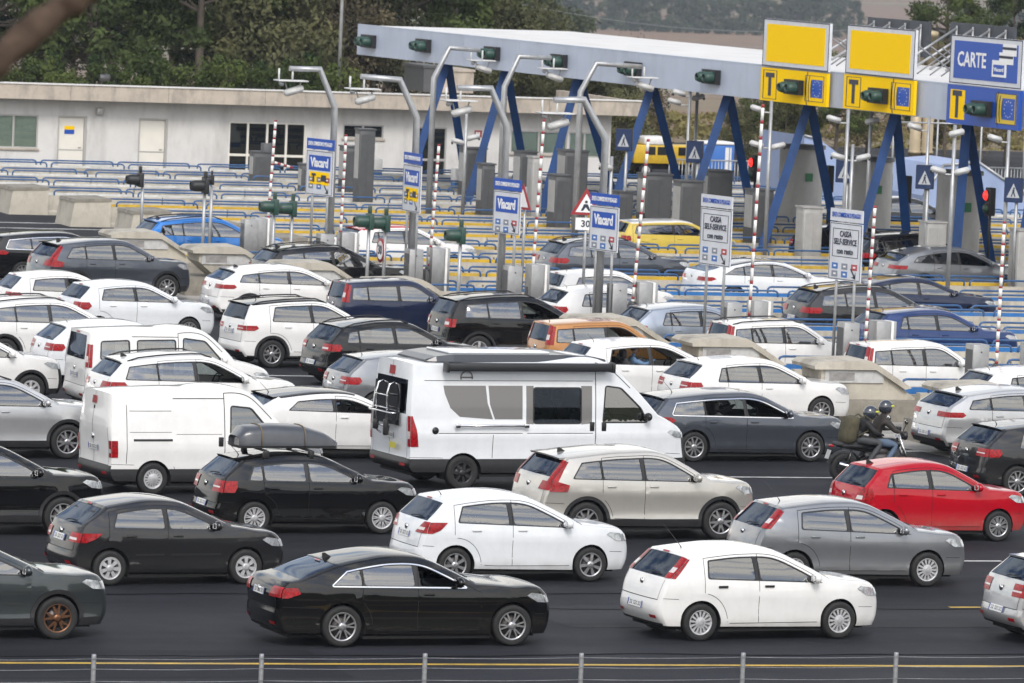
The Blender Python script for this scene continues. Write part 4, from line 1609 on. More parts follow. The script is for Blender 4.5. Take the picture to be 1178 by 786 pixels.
# concrete pavement of the toll lanes
cp = MB()
cp.add([(51.5, 119.0, .004), (190, 119.0, .004), (190, 222, .004), (53, 222, .004), (52, 182, .004), (43, 178, .004), (44, 172, .004)], [(0, 1, 2, 3, 4, 5, 6)])
tag(build("pavement", cp, M_concfloor), "pale concrete pavement of the toll lanes", "pavement", kind="structure")

M_white = mat("road_paint_white", (.62, .62, .60), .6, var=.25, vscale=3, dirt=(.15, .15, .15), dirt_scale=2, dirt_amt=.8)
M_yellow = mat("road_paint_yellow", (.52, .33, .035), .6, var=.2, vscale=3, dirt=(.12, .10, .06), dirt_scale=1.4, dirt_amt=.7)


def marking(name, label, x0, x1, y, w, material, z=.006, y1=None):
    b = MB()
    n = max(1, int((x1 - x0) / 3))
    y1 = y if y1 is None else y1
    vs = []
    for i in range(n + 1):
        yy = lerp(y, y1, i / n)
        vs += [(lerp(x0, x1, i / n), yy - w / 2, z), (lerp(x0, x1, i / n), yy + w / 2, z)]
    b.add(vs, [(2 * i, 2 * i + 2, 2 * i + 3, 2 * i + 1) for i in range(n)])
    o = build(name, b, material)
    return tag(o, label, "road marking", kind="structure")


ya, yb_ = gnd(0, 763), gnd(1178, 767)
marking("edge_line", "yellow edge line along the near side of the road", -40, 120, lerp(ya[1], yb_[1], (-40 - ya[0]) / (yb_[0] - ya[0])), .17, M_yellow,
        y1=lerp(ya[1], yb_[1], (120 - ya[0]) / (yb_[0] - ya[0])))
for i, (xa, xb2, yy, m_) in enumerate(((826, 960, 549.5, M_white), (1040, 1200, 520, M_white), (1100, 1152, 645.8, M_white), (280, 360, 432.5, M_white), (1092, 1130, 699, M_yellow), (1160, 1230, 597.6, M_white), (0, 60, 549, M_white))):
    a, b2 = gnd(xa, yy), gnd(xb2, yy)
    marking("lane_line", ["white lane line ahead of the grey estate's wheels", "white lane line beside the silver crossover", "white lane dash in front of the grey hatchback",
                          "thin white line between the white and black small SUVs", "worn yellow dash behind the silver hatchback at the frame edge", "white lane dash in front of the red car",
                          "white lane line under the white vans"][i], a[0], b2[0], (a[1] + b2[1]) / 2, .14, m_)
for i, (xa, xb2, yy) in enumerate(((0, 105, 256), (-10, 120, 262))):
    a, b2 = gnd(xa, yy), gnd(xb2, yy)
    marking("lane_line", ["faint white line on the far asphalt apron, upper", "faint white line on the far asphalt apron, lower"][i], a[0] - 4, b2[0], a[1], .25, M_white)
# repairs in the asphalt: two patches and sealed cracks
M_patch = road_material("asphalt_patch", (.0125, .013, .0165))
M_patch2 = road_material("asphalt_old", (.026, .026, .029))
for i, (x0, x1, y0, y1, mm) in enumerate(((8, 27.5, 86.6, 89.6, M_patch), (33, 52, 92.2, 94.9, M_patch2), (24, 36, 100.2, 102.6, M_patch))):
    p_ = MB()
    p_.add([(x0, y0, .004), (x1, y0 - .1, .004), (x1 + .2, y1, .004), (x0 - .3, y1 + .1, .004)], [(0, 1, 2, 3)])
    tag(build("road_patch", p_, mm), ["dark asphalt repair patch left of the black saloon", "older paler asphalt patch beside the grey hatchback", "dark asphalt repair patch between the black hatchback and the camper van"][i], "road patch", kind="structure")
M_tar = mat("tar_seal", (.006, .006, .007), .9, spec=.05)
for i, (x0, x1, yy) in enumerate(((18, 44, 88.9), (26, 40, 96.4), (33, 50, 94.6), (20, 31, 99.9), (38, 52, 108.5))):
    p_ = MB()
    n_ = 60
    vs = []
    for q in range(n_ + 1):
        x = lerp(x0, x1, q / n_)
        y = yy + .35 * noise.noise(Vector((x * .35, i * 3.3, 0))) + .06 * noise.noise(Vector((x * 2.5, i, 4)))
        w_ = .035 + .025 * noise.noise(Vector((x * 1.5, i, 9)))
        vs += [(x, y - w_, .0065), (x, y + w_, .0065)]
    p_.add(vs, [(2 * q, 2 * q + 2, 2 * q + 3, 2 * q + 1) for q in range(n_)])
    tag(build("tar_seam", p_, M_tar), ["sealed crack running along the road in front of the saloon", "sealed crack near the white middle hatchback", "sealed crack beside the grey hatchback", "sealed crack near the dark small hatchback", "sealed crack ahead of the camper van"][i], "road crack", kind="structure")
# dry verge below the fence
vg = MB()
vs, fs = [], []
n = 60
for i in range(n + 1):
    x = lerp(-20, 75, i / n)
    vs += [(x, 79.5, .05), (x, 84.6 + .42 * noise.noise(Vector((x * .35, 2.2, 0))) + (.25 if abs(noise.noise(Vector((x * .12, 9, 0)))) > .3 else 0), .004)]
vg.add(vs, [(2 * i, 2 * i + 2, 2 * i + 3, 2 * i + 1) for i in range(n)])
tag(build("verge", vg, mat("dry_verge", (.25, .20, .13), .95, var=.35, vscale=2.2, dirt=(.10, .09, .04), dirt_scale=1.2, bump=.6, bscale=20)), "dry earthy verge at the bottom edge", "verge", kind="structure")

# ------------------------------------------------------------------ wire fence in front
M_galv = mat("galvanised", (.30, .31, .33), .45, .6, var=.2, vscale=14, dirt=(.16, .14, .12), dirt_scale=5, dirt_amt=.5)
fence = thing("wire_fence", "low galvanised post and wire fence along the near road edge", "fence", (30, 84.7, 0))
pm = MB()
pm.lathe([(.036, 0), (.036, .58), (.031, .61), (.0, .615)], 12, axis='z')
post_mesh = pm.mesh("post", 1)
fposts = []
for pxx in (-460, -270, -80, 108, 301, 489, 669, 855, 1031, 1206, 1390, 1570):
    X = xfor(pxx, 84.7, .55)
    o = link("post", post_mesh, [M_galv], fence, (X - 30, 0, 0))
    fposts.append(X - 30)
for zz in (.55, .40, .22):
    w = MB()
    for i in range(len(fposts) - 1):
        w.tube([(lerp(fposts[i], fposts[i + 1], t), -.048, zz - .015 * math.sin(math.pi * t)) for t in (0, .25, .5, .75, 1)], .0045, 5)
    build("wire", w, M_galv, fence)

# ------------------------------------------------------------------ toll islands
M_conc = mat("island_concrete", (.46, .425, .355), .85, var=.14, vscale=2.2, bump=.35, bscale=25, dirt=(.13, .12, .10), dirt_scale=1.1, dirt_amt=.75)
M_concdark = mat("island_concrete_stained", (.25, .23, .19), .9, var=.22, vscale=3, bump=.4, bscale=25, dirt=(.08, .072, .06), dirt_scale=1.6, dirt_amt=.85)
M_railblue = mat("rail_blue", (.028, .095, .235), .42, var=.18, vscale=6, dirt=(.10, .11, .13), dirt_scale=3, dirt_amt=.5)
M_bandblue = mat("band_blue", (.02, .15, .42), .55, var=.2, vscale=3, dirt=(.15, .15, .15), dirt_scale=2)
M_bandyel = mat("band_yellow", (.60, .38, .02), .55, var=.2, vscale=3, dirt=(.2, .17, .1), dirt_scale=2)
M_bandwhite = mat("band_white", (.62, .62, .60), .6, var=.15, vscale=3, dirt=(.25, .24, .22), dirt_scale=2)
M_hazard = mat("reflective_panel", (.50, .50, .49), .35, var=.12, vscale=5, dirt=(.22, .21, .2), dirt_scale=3)
M_hazdark = mat("reflective_panel_dark", (.24, .23, .22), .5, var=.35, vscale=5)

PITCH_Y = 5.81


def island_y(k):
    return 123.0 + PITCH_Y * k


def nose_x(k):
    return 52.0 - .8 * k


def zfor(pyy, X, Y):
    lo, hi = -2.0, 14.0
    for _ in range(40):
        m = (lo + hi) / 2
        if project((X, Y, m))[1] > pyy:
            lo = m
        else:
            hi = m
    return lo


hp = MB()
hl_ = 2.74
hp.tube([(0, 0, 0), (0, 0, .11), (.04, 0, .165), (.11, 0, .185), (hl_ - .11, 0, .185), (hl_ - .04, 0, .165), (hl_, 0, .11), (hl_, 0, 0)], .030, 7)
hoop_mesh = hp.mesh("hoop_rail", 1)
wb_ = MB()
wb_.prism([(-.20, 0), (.20, 0), (.20, .10), (.14, .17), (.12, .66), (-.12, .66), (-.14, .17), (-.20, .10)], 0, 3.96)
wm = MB()
wm.add([(y, x, z) for x, y, z in wb_.v], [f[::-1] for f in wb_.f])
for hx in (.9, 1.95, 3.0):      # drain holes on the road face
    wm.lathe([(.035, 0), (.035, -.004), (.0, -.004)], 8, axis='y', mi=1, c=(hx, -.1305, .42))
wall_mesh = wm.mesh("barrier_block", 2)


def band_for(k):
    return M_bandblue if k <= 6 else (M_bandyel if k <= 12 else M_bandwhite)


ISL_WORD = ["nearest the motorway", "second from the motorway", "third from the motorway", "fourth from the motorway", "fifth from the motorway", "sixth from the motorway", "seventh from the motorway",
            "eighth from the motorway", "ninth from the motorway", "tenth from the motorway", "seventh from the low building", "sixth from the low building", "fifth from the low building",
            "fourth from the low building", "third from the low building", "second from the low building", "closest to the low building"]
for k in range(17):
    Y = island_y(k)
    headed = k <= 8
    xs_ = nose_x(k) + 2.75 if headed else {9: 53.4, 10: 53.1, 11: 52.4, 12: 52.0, 13: 51.4}.get(k, 44.0)
    xe = xfor(1200, Y, .5) + 7
    isl = thing("toll_island", "%s toll island with %s hoop rails, %s" % ("wedge nosed concrete" if headed else "low walled concrete", "blue", ISL_WORD[k]), "toll island", (xs_, Y, 0), 0, "toll islands across the plaza")
    L = max(2.0, xe - xs_)
    dk = MB()
    dk.box(0.0, L, -.62, .62, 0.0, .34)
    build("deck", dk, mat("deck_concrete", (.15, .14, .125), .9, var=.2, vscale=2), isl)
    for side in (-1, 1):
        y0 = side * .78
        nb = int(math.ceil(L / 4.0))
        for i in range(nb):
            o = link("barrier_block", wall_mesh, [M_conc, M_concdark], isl, (i * 4.0, y0, 0))
        if side == 1:
            bd = MB()
            bd.box(0, nb * 4.0 - .04, y0 - .136, y0 - .10, .505, .662)
            build("painted_band", bd, band_for(k), isl)
        x = .25
        j = 0
        while x < L + .5:
            link("hoop_rail", hoop_mesh, [M_railblue], isl, (x, y0, .65), (0, 0, 0))
            x += 2.92 if (j + k) % 3 else 3.05
            j += 1
    if not headed:
        # plain ramped nose
        ns = MB()
        ns.prism([(-1.35, 0), (-1.22, .80), (0.0, .84), (0.0, 0)], -.98, .98, 0)
        ns.prism([(-1.25, .80), (-1.20, .90), (.02, .93), (.02, .84)], -1.0, 1.0, 1)
        build("nose_block", ns, [M_conc, M_concdark], isl)
        continue
    ox = -2.75
    ox += .22
    ns = MB()
    ns.prism([(ox - .30, 0), (ox - .28, .48), (0.6, .48), (0.6, 0)], -1.02, 1.02, 1)
    ns.prism([(ox + .75, .48), (ox + .20, .92), (ox + .20, 1.16), (ox + 1.50, 1.16), (ox + 2.10, .80), (ox + 2.60, .48)], -.60, .60, 0)
    ns.prism([(ox + .0, 1.16), (ox - .02, 1.24), (ox + .10, 1.33), (ox + 1.35, 1.37), (ox + 1.56, 1.27), (ox + 2.40, .76), (ox + 2.24, .72), (ox + 1.50, 1.16)], -.72, .72, 0)
    build("nose_block", ns, [M_conc, M_concdark], isl)
    pn_ = MB()
    pn_.box(ox + .28, ox + 1.72, -.64, -.602, .86, 1.14)
    pn_.box(ox + .38, ox + 1.00, -.648, -.641, .91, 1.09, 1)
    build("hazard_panel", pn_, [M_hazard, M_hazdark], isl)

# ------------------------------------------------------------------ island furniture
M_steel = mat("brushed_steel", (.36, .36, .36), .38, .75, var=.12, vscale=5, dirt=(.16, .15, .14), dirt_scale=3, dirt_amt=.5)
M_steeldk = mat("cabinet_grey", (.085, .088, .092), .5, .2, var=.15, vscale=3, dirt=(.09, .085, .08), dirt_scale=2)  # grey lowered to put the canopy's shade into the cabinets
M_cablight = mat("cabinet_light", (.38, .375, .36), .5, var=.1, vscale=3, dirt=(.25, .24, .2), dirt_scale=2)  # pale grey, likewise toned down for shade under the canopy
M_pole = mat("pole_grey", (.40, .41, .42), .42, .55, var=.15, vscale=5, dirt=(.18, .17, .16), dirt_scale=2.5, dirt_amt=.5)
M_red = mat("boom_red", (.30, .025, .03), .45)
M_boomw = mat("boom_white", (.74, .73, .70), .45, var=.1, vscale=6)
M_signal = mat("signal_green", (.018, .060, .045), .45, var=.2, vscale=8, dirt=(.06, .07, .06), dirt_scale=4)
M_signaldk = mat("signal_black", (.012, .013, .014), .5)
M_lampoff = mat("lamp_dark", (.02, .02, .02), .15)
M_white_p = mat("white_plastic", (.56, .565, .56), .4, var=.08, vscale=6, dirt=(.4, .38, .35), dirt_scale=3)
M_navy = mat("navy_steel", (.009, .050, .175), .5, .0, spec=.25, var=.2, vscale=2, dirt=(.008, .02, .045), dirt_scale=2)
DECK = .34
ORD = ["first", "second", "third", "fourth", "fifth", "sixth", "seventh", "eighth"]


def at_island(k, pxx, z=1.0):
    return xfor(pxx, island_y(k), z)


# pairs of steel column cabinets on the islands
cab_a = MB()
cab_a.bbox(-.20, .20, -.24, .24, 0, 1.42, .015)
cab_a.box(-.205, -.19, -.20, .20, .55, 1.30, 1)
cab_a.lathe([(.02, 0), (.02, -.01), (0, -.01)], 8, axis='y', mi=1, c=(0, -.243, 1.25))
cab_a_mesh = cab_a.mesh("cabinet", 2)
cab_b = MB()
cab_b.bbox(-.26, .10, -.26, .26, 0, 1.45, .012)
cab_b.bbox(.12, .19, -.26, .26, 0, 1.45, .01, mi=1)  # white strip paints the bright reflection on the steel side
cab_b.bbox(.205, .27, -.22, .22, 0, 1.45, .01, mi=0)
cab_b_mesh = cab_b.mesh("cabinet", 2)
CAB = [(8, 283, 300), (7, 370, 400), (6, 472, 504), (5, 585, 618), (4, 705, 742), (3, 836, 874), (2, 970, 1015), (1, 1118, 1190)]
BOOM_TOP = {8: (318, 138), 7: (399, 155), 6: (506, 166), 5: (627, 137), 4: (747, 160), 3: (879, 120), 2: (1008, 237), 1: (1157, 255)}
BOOM_BASE = {8: 307, 7: 391, 6: 494, 5: 612, 4: 728, 3: 862, 2: 996, 1: 1147}
for n, (k, a, b2) in enumerate(CAB):
    Y = island_y(k)
    o1 = tag(link("ticket_column", cab_a_mesh, [M_steel, M_steeldk], None, (at_island(k, a), Y - .25, DECK)), "slim brushed steel column cabinet on the %s toll island" % ISL_WORD[k], "cabinet", "steel column cabinets")
    o2 = tag(link("barrier_cabinet", cab_b_mesh, [M_steel, M_boomw], None, (at_island(k, b2), Y + .05, DECK)), "ribbed steel barrier housing with painted highlight strip on island %s" % ISL_WORD[k], "cabinet", "steel barrier housings")
    # raised boom
    X = at_island(k, BOOM_BASE[k])
    tx, ty_ = BOOM_TOP[k]
    zt = zfor(ty_, X, Y)
    Xt = xfor(tx, Y, zt)
    boom = thing("boom_barrier", "raised red and white barrier arm on the toll island %s" % ISL_WORD[k], "barrier", (X, Y + .12, DECK), 0, "raised barrier arms")
    hb = MB()
    hb.bbox(-.12, .12, -.12, .12, 0, .85, .02)
    hb.ball((0, -.02, .86), (.10, .14, .10))
    build("pivot", hb, M_steeldk, boom)
    am = MB()
    n_seg = 14
    p0, p1 = np.array((0, -.05, .75)), np.array((Xt - X, -.05, zt - DECK))
    for i in range(n_seg):
        q0, q1 = lerp(p0, p1, i / n_seg), lerp(p0, p1, (i + 1) / n_seg)
        am.tube([q0, lerp(q0, q1, .78)], .042, 7, 0)
        am.tube([lerp(q0, q1, .78), q1], .0425, 7, 1)
    build("arm", am, [M_boomw, M_red], boom)

# payment signs on posts
M_signw = mat("sign_white", (.60, .62, .66), .35, var=.06, vscale=3, dirt=(.4, .41, .43), dirt_scale=2, dirt_amt=.4)
M_signback = mat("sign_back", (.30, .31, .32), .5, .4)
M_signblue = mat("sign_blue", (.010, .075, .40), .35)
M_signdark = mat("sign_ink", (.02, .025, .05), .5)
M_signyel = mat("sign_yellow", (.95, .60, .003), .6, spec=.05)
M_signyel2 = mat("sign_pale_yellow", (.65, .60, .12), .4)
M_lettw = mat("letter_white", (.80, .80, .80), .4)
M_ico = mat("icon_blue", (.06, .16, .42), .4)
M_ico2 = mat("icon_red", (.38, .06, .07), .4)
M_ico3 = mat("icon_grey", (.22, .24, .28), .4)
DH = np.array([math.sin(TH), math.cos(TH), 0])


def pay_sign(k, pxl, pxr, pyt, pyb, phi, blue, label, w=1.25):
    Y = island_y(k) - .1
    X = at_island(k, (pxl + pxr) / 2, 3)
    rt = VR * math.cos(R(phi)) - DH * math.sin(R(phi))
    rt = np.array([rt[0], rt[1], 0])
    rt /= np.linalg.norm(rt)
    nm = np.cross(rt, (0, 0, 1.0))
    z1, z0 = zfor(pyt + 3, X, Y), zfor(pyb - 3, X, Y)
    hgt = z1 - z0
    root = thing("payment_sign", label, "sign", (X, Y, DECK), 0, "payment signs on posts")
    def board(name, u0, u1, v0, v1, off, th, material, par, bev=0.0):
        b = MB()
        vs = []
        for o_ in (off, off - th):
            for (uu, vv) in ((u0, v0), (u1, v0), (u1, v1), (u0, v1)):
                vs.append(rt * uu + np.array((0, 0, 1.0)) * (vv + z0 - DECK) + nm * o_)
        b.add(vs, [(0, 1, 2, 3), (7, 6, 5, 4), (0, 4, 5, 1), (1, 5, 6, 2), (2, 6, 7, 3), (3, 7, 4, 0)])
        return build(name, b, material, par)
    hh = .30
    for sg in (-.28, .28):
        p = MB()
        c = rt * sg * w - nm * .05
        p.tube([(c[0], c[1], 0), (c[0], c[1], hgt + z0 - DECK - .05)], .038, 8)
        build("post", p, M_pole, root)
    main = board("sign_panel", -w / 2, w / 2, 0, hgt - hh - .03, 0.0, .03, M_signw, root)
    head = board("header_panel", -w / 2, w / 2, hgt - hh, hgt, 0.005, .03, M_signblue if blue else M_signw, root)
    up = (0, 0, 1)
    def pt(u, v, o_=.012):
        q = rt * u + np.array((0, 0, 1.0)) * (v + z0 - DECK) + nm * o_
        return tuple(q)
    lettering("SENZA COMMISSIONI DI PEDAGGIO", .16, M_lettw if blue else M_signblue, head, pt(0, hgt - hh / 2, .010), rt, up, width=w * .88, bold=.002)
    hm = hgt - hh - .03
    bz = .018
    for nm_, (u0, u1, v0, v1) in dict(a=(-w / 2 + .02, w / 2 - .02, .02, .035), b=(-w / 2 + .02, w / 2 - .02, hm - .035, hm - .02), c=(-w / 2 + .02, -w / 2 + .035, .02, hm - .02), d=(w / 2 - .035, w / 2 - .02, .02, hm - .02)).items():
        board("border", u0, u1, v0, v1, .004, .003, M_signdark, main)
    if blue:
        board("logo_panel", -w * .40, w * .40, hm - .56, hm - .14, .006, .004, M_signblue, main)
        lettering("Viacard", .36, M_lettw, main, pt(0, hm - .35, .010), rt, up, width=w * .66, bold=.012)
        rows, y_ = 3, hm - .80
    else:
        for (u0, u1, v0, v1) in ((-w * .40, w * .40, hm - .82, hm - .805), (-w * .40, w * .40, hm - .155, hm - .14), (-w * .40, -w * .385, hm - .82, hm - .14), (w * .385, w * .40, hm - .82, hm - .14)):
            board("border", u0, u1, v0, v1, .004, .003, M_signdark, main)
        for tx_, vv in (("CASSA", hm - .27), ("SELF-SERVICE", hm - .46), ("con resto", hm - .68)):
            lettering(tx_, .20, M_signdark, main, pt(0, vv), rt, up, width=w * (.36 if tx_ == "CASSA" else .70 if tx_ != "con resto" else .5), bold=.003)
        rows, y_ = 3, hm - 1.02
    yel = k in (6, 7)
    if yel:
        board("toll_tag_panel", -w * .36, w * .36, .30, .66, .006, .004, M_signyel, main)
        lettering("T", .30, M_signdark, main, pt(-w * .20, .48), rt, up, bold=.02)
        board("pictogram", w * .08, w * .26, .40, .58, .009, .003, M_signdark, main)
    step = max(.19, (y_ - (.80 if yel else .12)) / rows)
    cols = [M_ico, M_ico3, M_ico2, M_ico3, M_ico, M_ico2, M_signyel2, M_ico3, None]
    for r_ in range(rows):
        for c_ in range(3):
            mm = cols[(r_ * 3 + c_) % 9]
            if mm is None or (r_ >= 1 and c_ == 2):
                continue
            u, v = (c_ - 1) * w * .30, y_ - step * (r_ + .1)
            if v < .1:
                continue
            board("pictogram", u - .115, u + .115, v - step * .38, v + step * .38, .006, .004, mm, main)
            board("pictogram", u - .04, u + .05, v - step * .10, v + step * .12, .009, .003, M_lettw, main)
    # arrow pointing down to the lane
    ar = MB()
    a0, a1 = np.array((w * .20, .30)), np.array((w * .34, .08))
    d_ = (a1 - a0) / np.linalg.norm(a1 - a0)
    n_ = np.array((-d_[1], d_[0]))
    def q2(p, o_=.008):
        return pt(p[0], p[1], o_)
    ar.add([q2(a0 + n_ * .022), q2(a0 - n_ * .022), q2(a1 - n_ * .022), q2(a1 + n_ * .022)], [(0, 1, 2, 3)])
    ar.add([q2(a1 + d_ * .03), q2(a1 - d_ * .11 + n_ * .11), q2(a1 - d_ * .05)], [(0, 1, 2)])
    ar.add([q2(a1 + d_ * .03), q2(a1 - d_ * .05), q2(a1 - d_ * .11 - n_ * .11)], [(0, 1, 2)])
    build("arrow", ar, M_signdark, main)
    return root


pay_sign(7, 350, 381, 157, 228, 54, True, "payment sign with yellow toll tag panel beside the far left lamp mast", 1.35)
pay_sign(6, 461, 482, 173, 247, 67, True, "narrow looking payment sign with yellow toll tag panel, turned away", 1.3)
pay_sign(5, 565, 597, 203, 272, 55, True, "white payment sign with blue header, between two camera masts")
pay_sign(4, 677, 708, 220, 292, 55, True, "white payment sign with blue header, beside the triangular warning sign")
pay_sign(3, 803, 838, 222, 309, 57, False, "white self-service cash sign beside the white fastback car", 1.35)
pay_sign(2, 952, 987, 238, 326, 55, False, "white self-service cash sign above the white city cars", 1.25)


# bent camera masts
def mast(name, X, Y, zb, pts, label, arm_sign):
    root = thing("camera_mast", label, "mast", (X, Y, zb), 0, "bent camera masts")
    m = MB()
    m.tube([(p[0], 0, p[1]) for p in pts], [.11, .10, .095, .075, .065][:len(pts)], 10)
    build("pole", m, M_pole, root)
    m = MB()
    m.bbox(-.2, .2, -.2, .2, 0, .05, .01)
    build("base_plate", m, M_steeldk, root)
    ex, ez = pts[-1]
    s_ = arm_sign
    m = MB()
    m.bbox(ex - .38, ex + .50, -.28, .28, ez - .36, ez - .32, .01)
    m.tube([(ex + .1, 0, ez), (ex + .1, 0, ez - .33)], .03, 6)
    m.tube([(ex - .3, 0, ez), (ex - .3, 0, ez - .33)], .03, 6)
    build("antenna_panel", m, M_white_p, root)
    m = MB()
    bm = bmesh.new()
    bmesh.ops.create_cube(bm, size=1)
    for v in bm.verts:
        v.co = (v.co.x * .55, v.co.y * .26, v.co.z * .18)
    bmesh.ops.bevel(bm, geom=bm.edges[:], offset=.03, segments=2, affect='EDGES')
    bmesh.ops.rotate(bm, verts=bm.verts[:], matrix=Matrix.Rotation(R(18) * s_, 3, 'Y'))
    bmesh.ops.translate(bm, verts=bm.verts[:], vec=(ex + .15, 0, ez - .62))
    m.bm(bm, 0, True)
    build("camera_housing", m, M_white_p, root)
    for q0, q1 in ((.4, .3), (-.1, .0)):
        m = MB()
        m.tube([(ex + q0, .1, ez - .34), (ex + q1, .1, ez - .64)], .02, 5)
        build("bracket", m, M_pole, root)
    m = MB()
    m.ball((ex - .25, -.1, ez - .42), .08)
    build("sensor", m, M_pole, root)
    return root


for k, px0, (bx_, by_), (cx_, cy_), (ex_, ey_), lb in (
        (7, 379, (382, 124), (368, 80), (333, 79), "bent grey mast with white cameras standing by the first payment sign"),
        (6, 473, (476, 136), (460, 92), (415, 88), "bent grey mast with white cameras behind the narrow payment sign"),
        (5, 576, (586, 146), (565, 102), (526, 101), "bent grey mast with white cameras behind the centre payment sign"),
        (4, 689, (697, 160), (672, 115), (637, 115), "bent grey mast with white cameras behind the payment sign near the yellow car")):
    Y = island_y(k) + .25
    X = xfor(px0, Y, 1.5)
    zb2 = zfor(by_, X, Y)
    X1 = xfor(cx_, Y, zb2 + 1)
    zc = zfor(cy_, X1, Y)
    X2 = xfor(ex_, Y, zc)
    mast("m", X, Y, DECK, [(0, 0), (0, zb2 - DECK), (X1 - X, zc - DECK), (X2 - X, zfor(ey_, X2, Y) - DECK)], lb, -1)
for k, px0, (bx_, by_), (cx_, cy_), (ex_, ey_), lb in (
        (12, 494, (497, 90), (517, 55), (552, 58), "dark grey mast bending towards the gantry, in front of the building's glass door"),
        (11, 575, (578, 100), (597, 65), (634, 67), "grey mast bending towards the gantry, beside the building's red notice"),
        (10, 662, (666, 106), (686, 73), (738, 77), "grey mast bending towards the gantry, before the building's end window")):
    Y = island_y(k) - .2
    X = xfor(px0, Y, 1.5)
    zb2 = zfor(by_, X, Y)
    X1 = xfor(cx_, Y, zb2 + 1)
    zc = zfor(cy_, X1, Y)
    X2 = xfor(ex_, Y, zc)
    mast("m", X, Y, DECK, [(0, 0), (0, zb2 - DECK), (X1 - X, zc - DECK), (X2 - X, zfor(ey_, X2, Y) - DECK)], lb, 1)


# hooded lane signals on posts
def hooded_signal(root, x, y, z, s=1.0, mat_=None, lit=None):
    b = MB()
    b.bbox(x, x + .16 * s, y - .24 * s, y + .24 * s, z - .26 * s, z + .26 * s, .02)
    b.bbox(x + .02, x + .12 * s, y - .10 * s, y + .10 * s, z + .22 * s, z + .50 * s, .02)
    h = build("housing", b, mat_ or M_signal, root)
    c = MB()
    prof = [(.20 * s, .0), (.19 * s, -.30 * s), (.15 * s, -.46 * s), (.135 * s, -.46 * s), (.17 * s, -.28 * s), (.175 * s, 0)]
    c.lathe(prof, 18, axis='x', c=(x + .01, y, z))
    build("hood", c, mat_ or M_signal, root)
    d_ = MB()
    d_.lathe([(.17 * s, -.02), (.0, -.035)], 18, axis='x', c=(x + .0, y, z))
    build("lens", d_, lit or M_lampoff, root)


SIG = [(8, 232, 214, M_signaldk, "pair of dark hooded lane signals on a post in front of the blue car"), (8, 240, 207, M_signaldk, "slim dark signal post just behind the dark hooded pair"),
       (7, 312, 238, None, "green hooded lane signal with its snout left of its twin"), (7, 333, 240, None, "green hooded lane signal nearest the first payment sign"),
       (6, 421, 255, None, "green hooded lane signal above the speed limit disc"), (6, 440, 257, None, "green hooded lane signal on the post with the speed limit disc"),
       (5, 526, 271, None, "single green hooded lane signal left of the centre payment sign")]
for k, px0, py0, mm, lb in SIG:
    Y = island_y(k) + (0.3 if (px0 in (240, 333, 440)) else -.25)
    X = xfor(px0, Y, 1.5)
    z = zfor(py0, X, Y)
    root = thing("lane_signal", lb, "traffic light", (X, Y, DECK), 0, "hooded lane signals")
    p = MB()
    p.tube([(0.05, 0, 0), (.05, 0, z - DECK - .2)], .05, 8)
    build("post", p, M_pole, root)
    hooded_signal(root, 0, 0, z - DECK, .85 if px0 != 240 else .55, mm)
    if px0 == 440:
        d_ = MB()
        zz = zfor(288, X, Y) - DECK
        d_.lathe([(.34, 0), (.34, -.015), (.0, -.015)], 26, axis='x', c=(-.06, 0, zz))
        d_.lathe([(.255, -.017), (.0, -.018)], 26, axis='x', mi=1, c=(-.06, 0, zz))
        disc = build("speed_disc", d_, [M_red, M_lettw], root)
        lettering("30", .36, M_signdark, disc, (-.085, 0, zz), (0, -1, 0), (0, 0, 1), bold=.008)
# dark signal at the far left, and on its own post
Y = island_y(10) + .3
X = xfor(161, Y, 1)
z = zfor(207, X, Y)
root = thing("lane_signal", "dark hooded lane signal on a post above the plain concrete noses", "traffic light", (X, Y, DECK), 0, "hooded lane signals")
p = MB()
p.tube([(.05, 0, 0), (.05, 0, z - DECK)], .05, 8)
build("post", p, M_pole, root)
hooded_signal(root, -.1, 0, z - DECK, .85, M_signaldk)


# ------------------------------------------------------------------ gantry canopy
GA, GB = np.array((67.0, 213.7, 0)), np.array((72.0, 171.0, 0))
EG = (GB - GA) / np.linalg.norm(GB - GA)
NG = np.cross(EG, (0, 0, 1.0))
UP = np.array((0, 0, 1.0))


def on_gantry(x, y, off=0.0):
    v = ray(x, y)
    o = GA + NG * off
    t = ((o - EYE) @ NG) / (v @ NG)
    p = EYE + v * t
    return (p - GA) @ EG, p[2]


def gp(s, z, off=0.0):
    return GA + EG * s + UP * z + NG * off


M_beam = mat("beam_grey", (.43, .48, .58), .5, .0, var=.06, vscale=.8, dirt=(.30, .33, .40), dirt_scale=.9, dirt_amt=.55)
M_rooftop = mat("canopy_roof_white", (.66, .65, .63), .6, var=.06, vscale=.6, dirt=(.5, .48, .44), dirt_scale=.5, dirt_amt=.5)
M_boardback = mat("board_back", (.045, .05, .06), .6, .1, var=.15, vscale=2)
SG0, SG1 = on_gantry(411, 45)[0], on_gantry(1178, 100)[0] + 16
ZB, ZT = 5.18, 6.25
gan = thing("toll_gantry", "long pale steel toll canopy on blue A-frame legs spanning the lanes", "gantry", (0, 0, 0))
DEPTH = 8.6


def gbox(mb, s0, s1, z0, z1, o0, o1, mi=0):
    """box in gantry coordinates; o measured towards the traffic (front face = 0)"""
    vs = [gp(s, z, o) for o in (o0, o1) for (s, z) in ((s0, z0), (s1, z0), (s1, z1), (s0, z1))]
    f = [(0, 1, 2, 3), (7, 6, 5, 4), (0, 4, 5, 1), (1, 5, 6, 2), (2, 6, 7, 3), (3, 7, 4, 0)]
    if o1 > o0:
        f = [q[::-1] for q in f]
    mb.add(vs, f, mi)


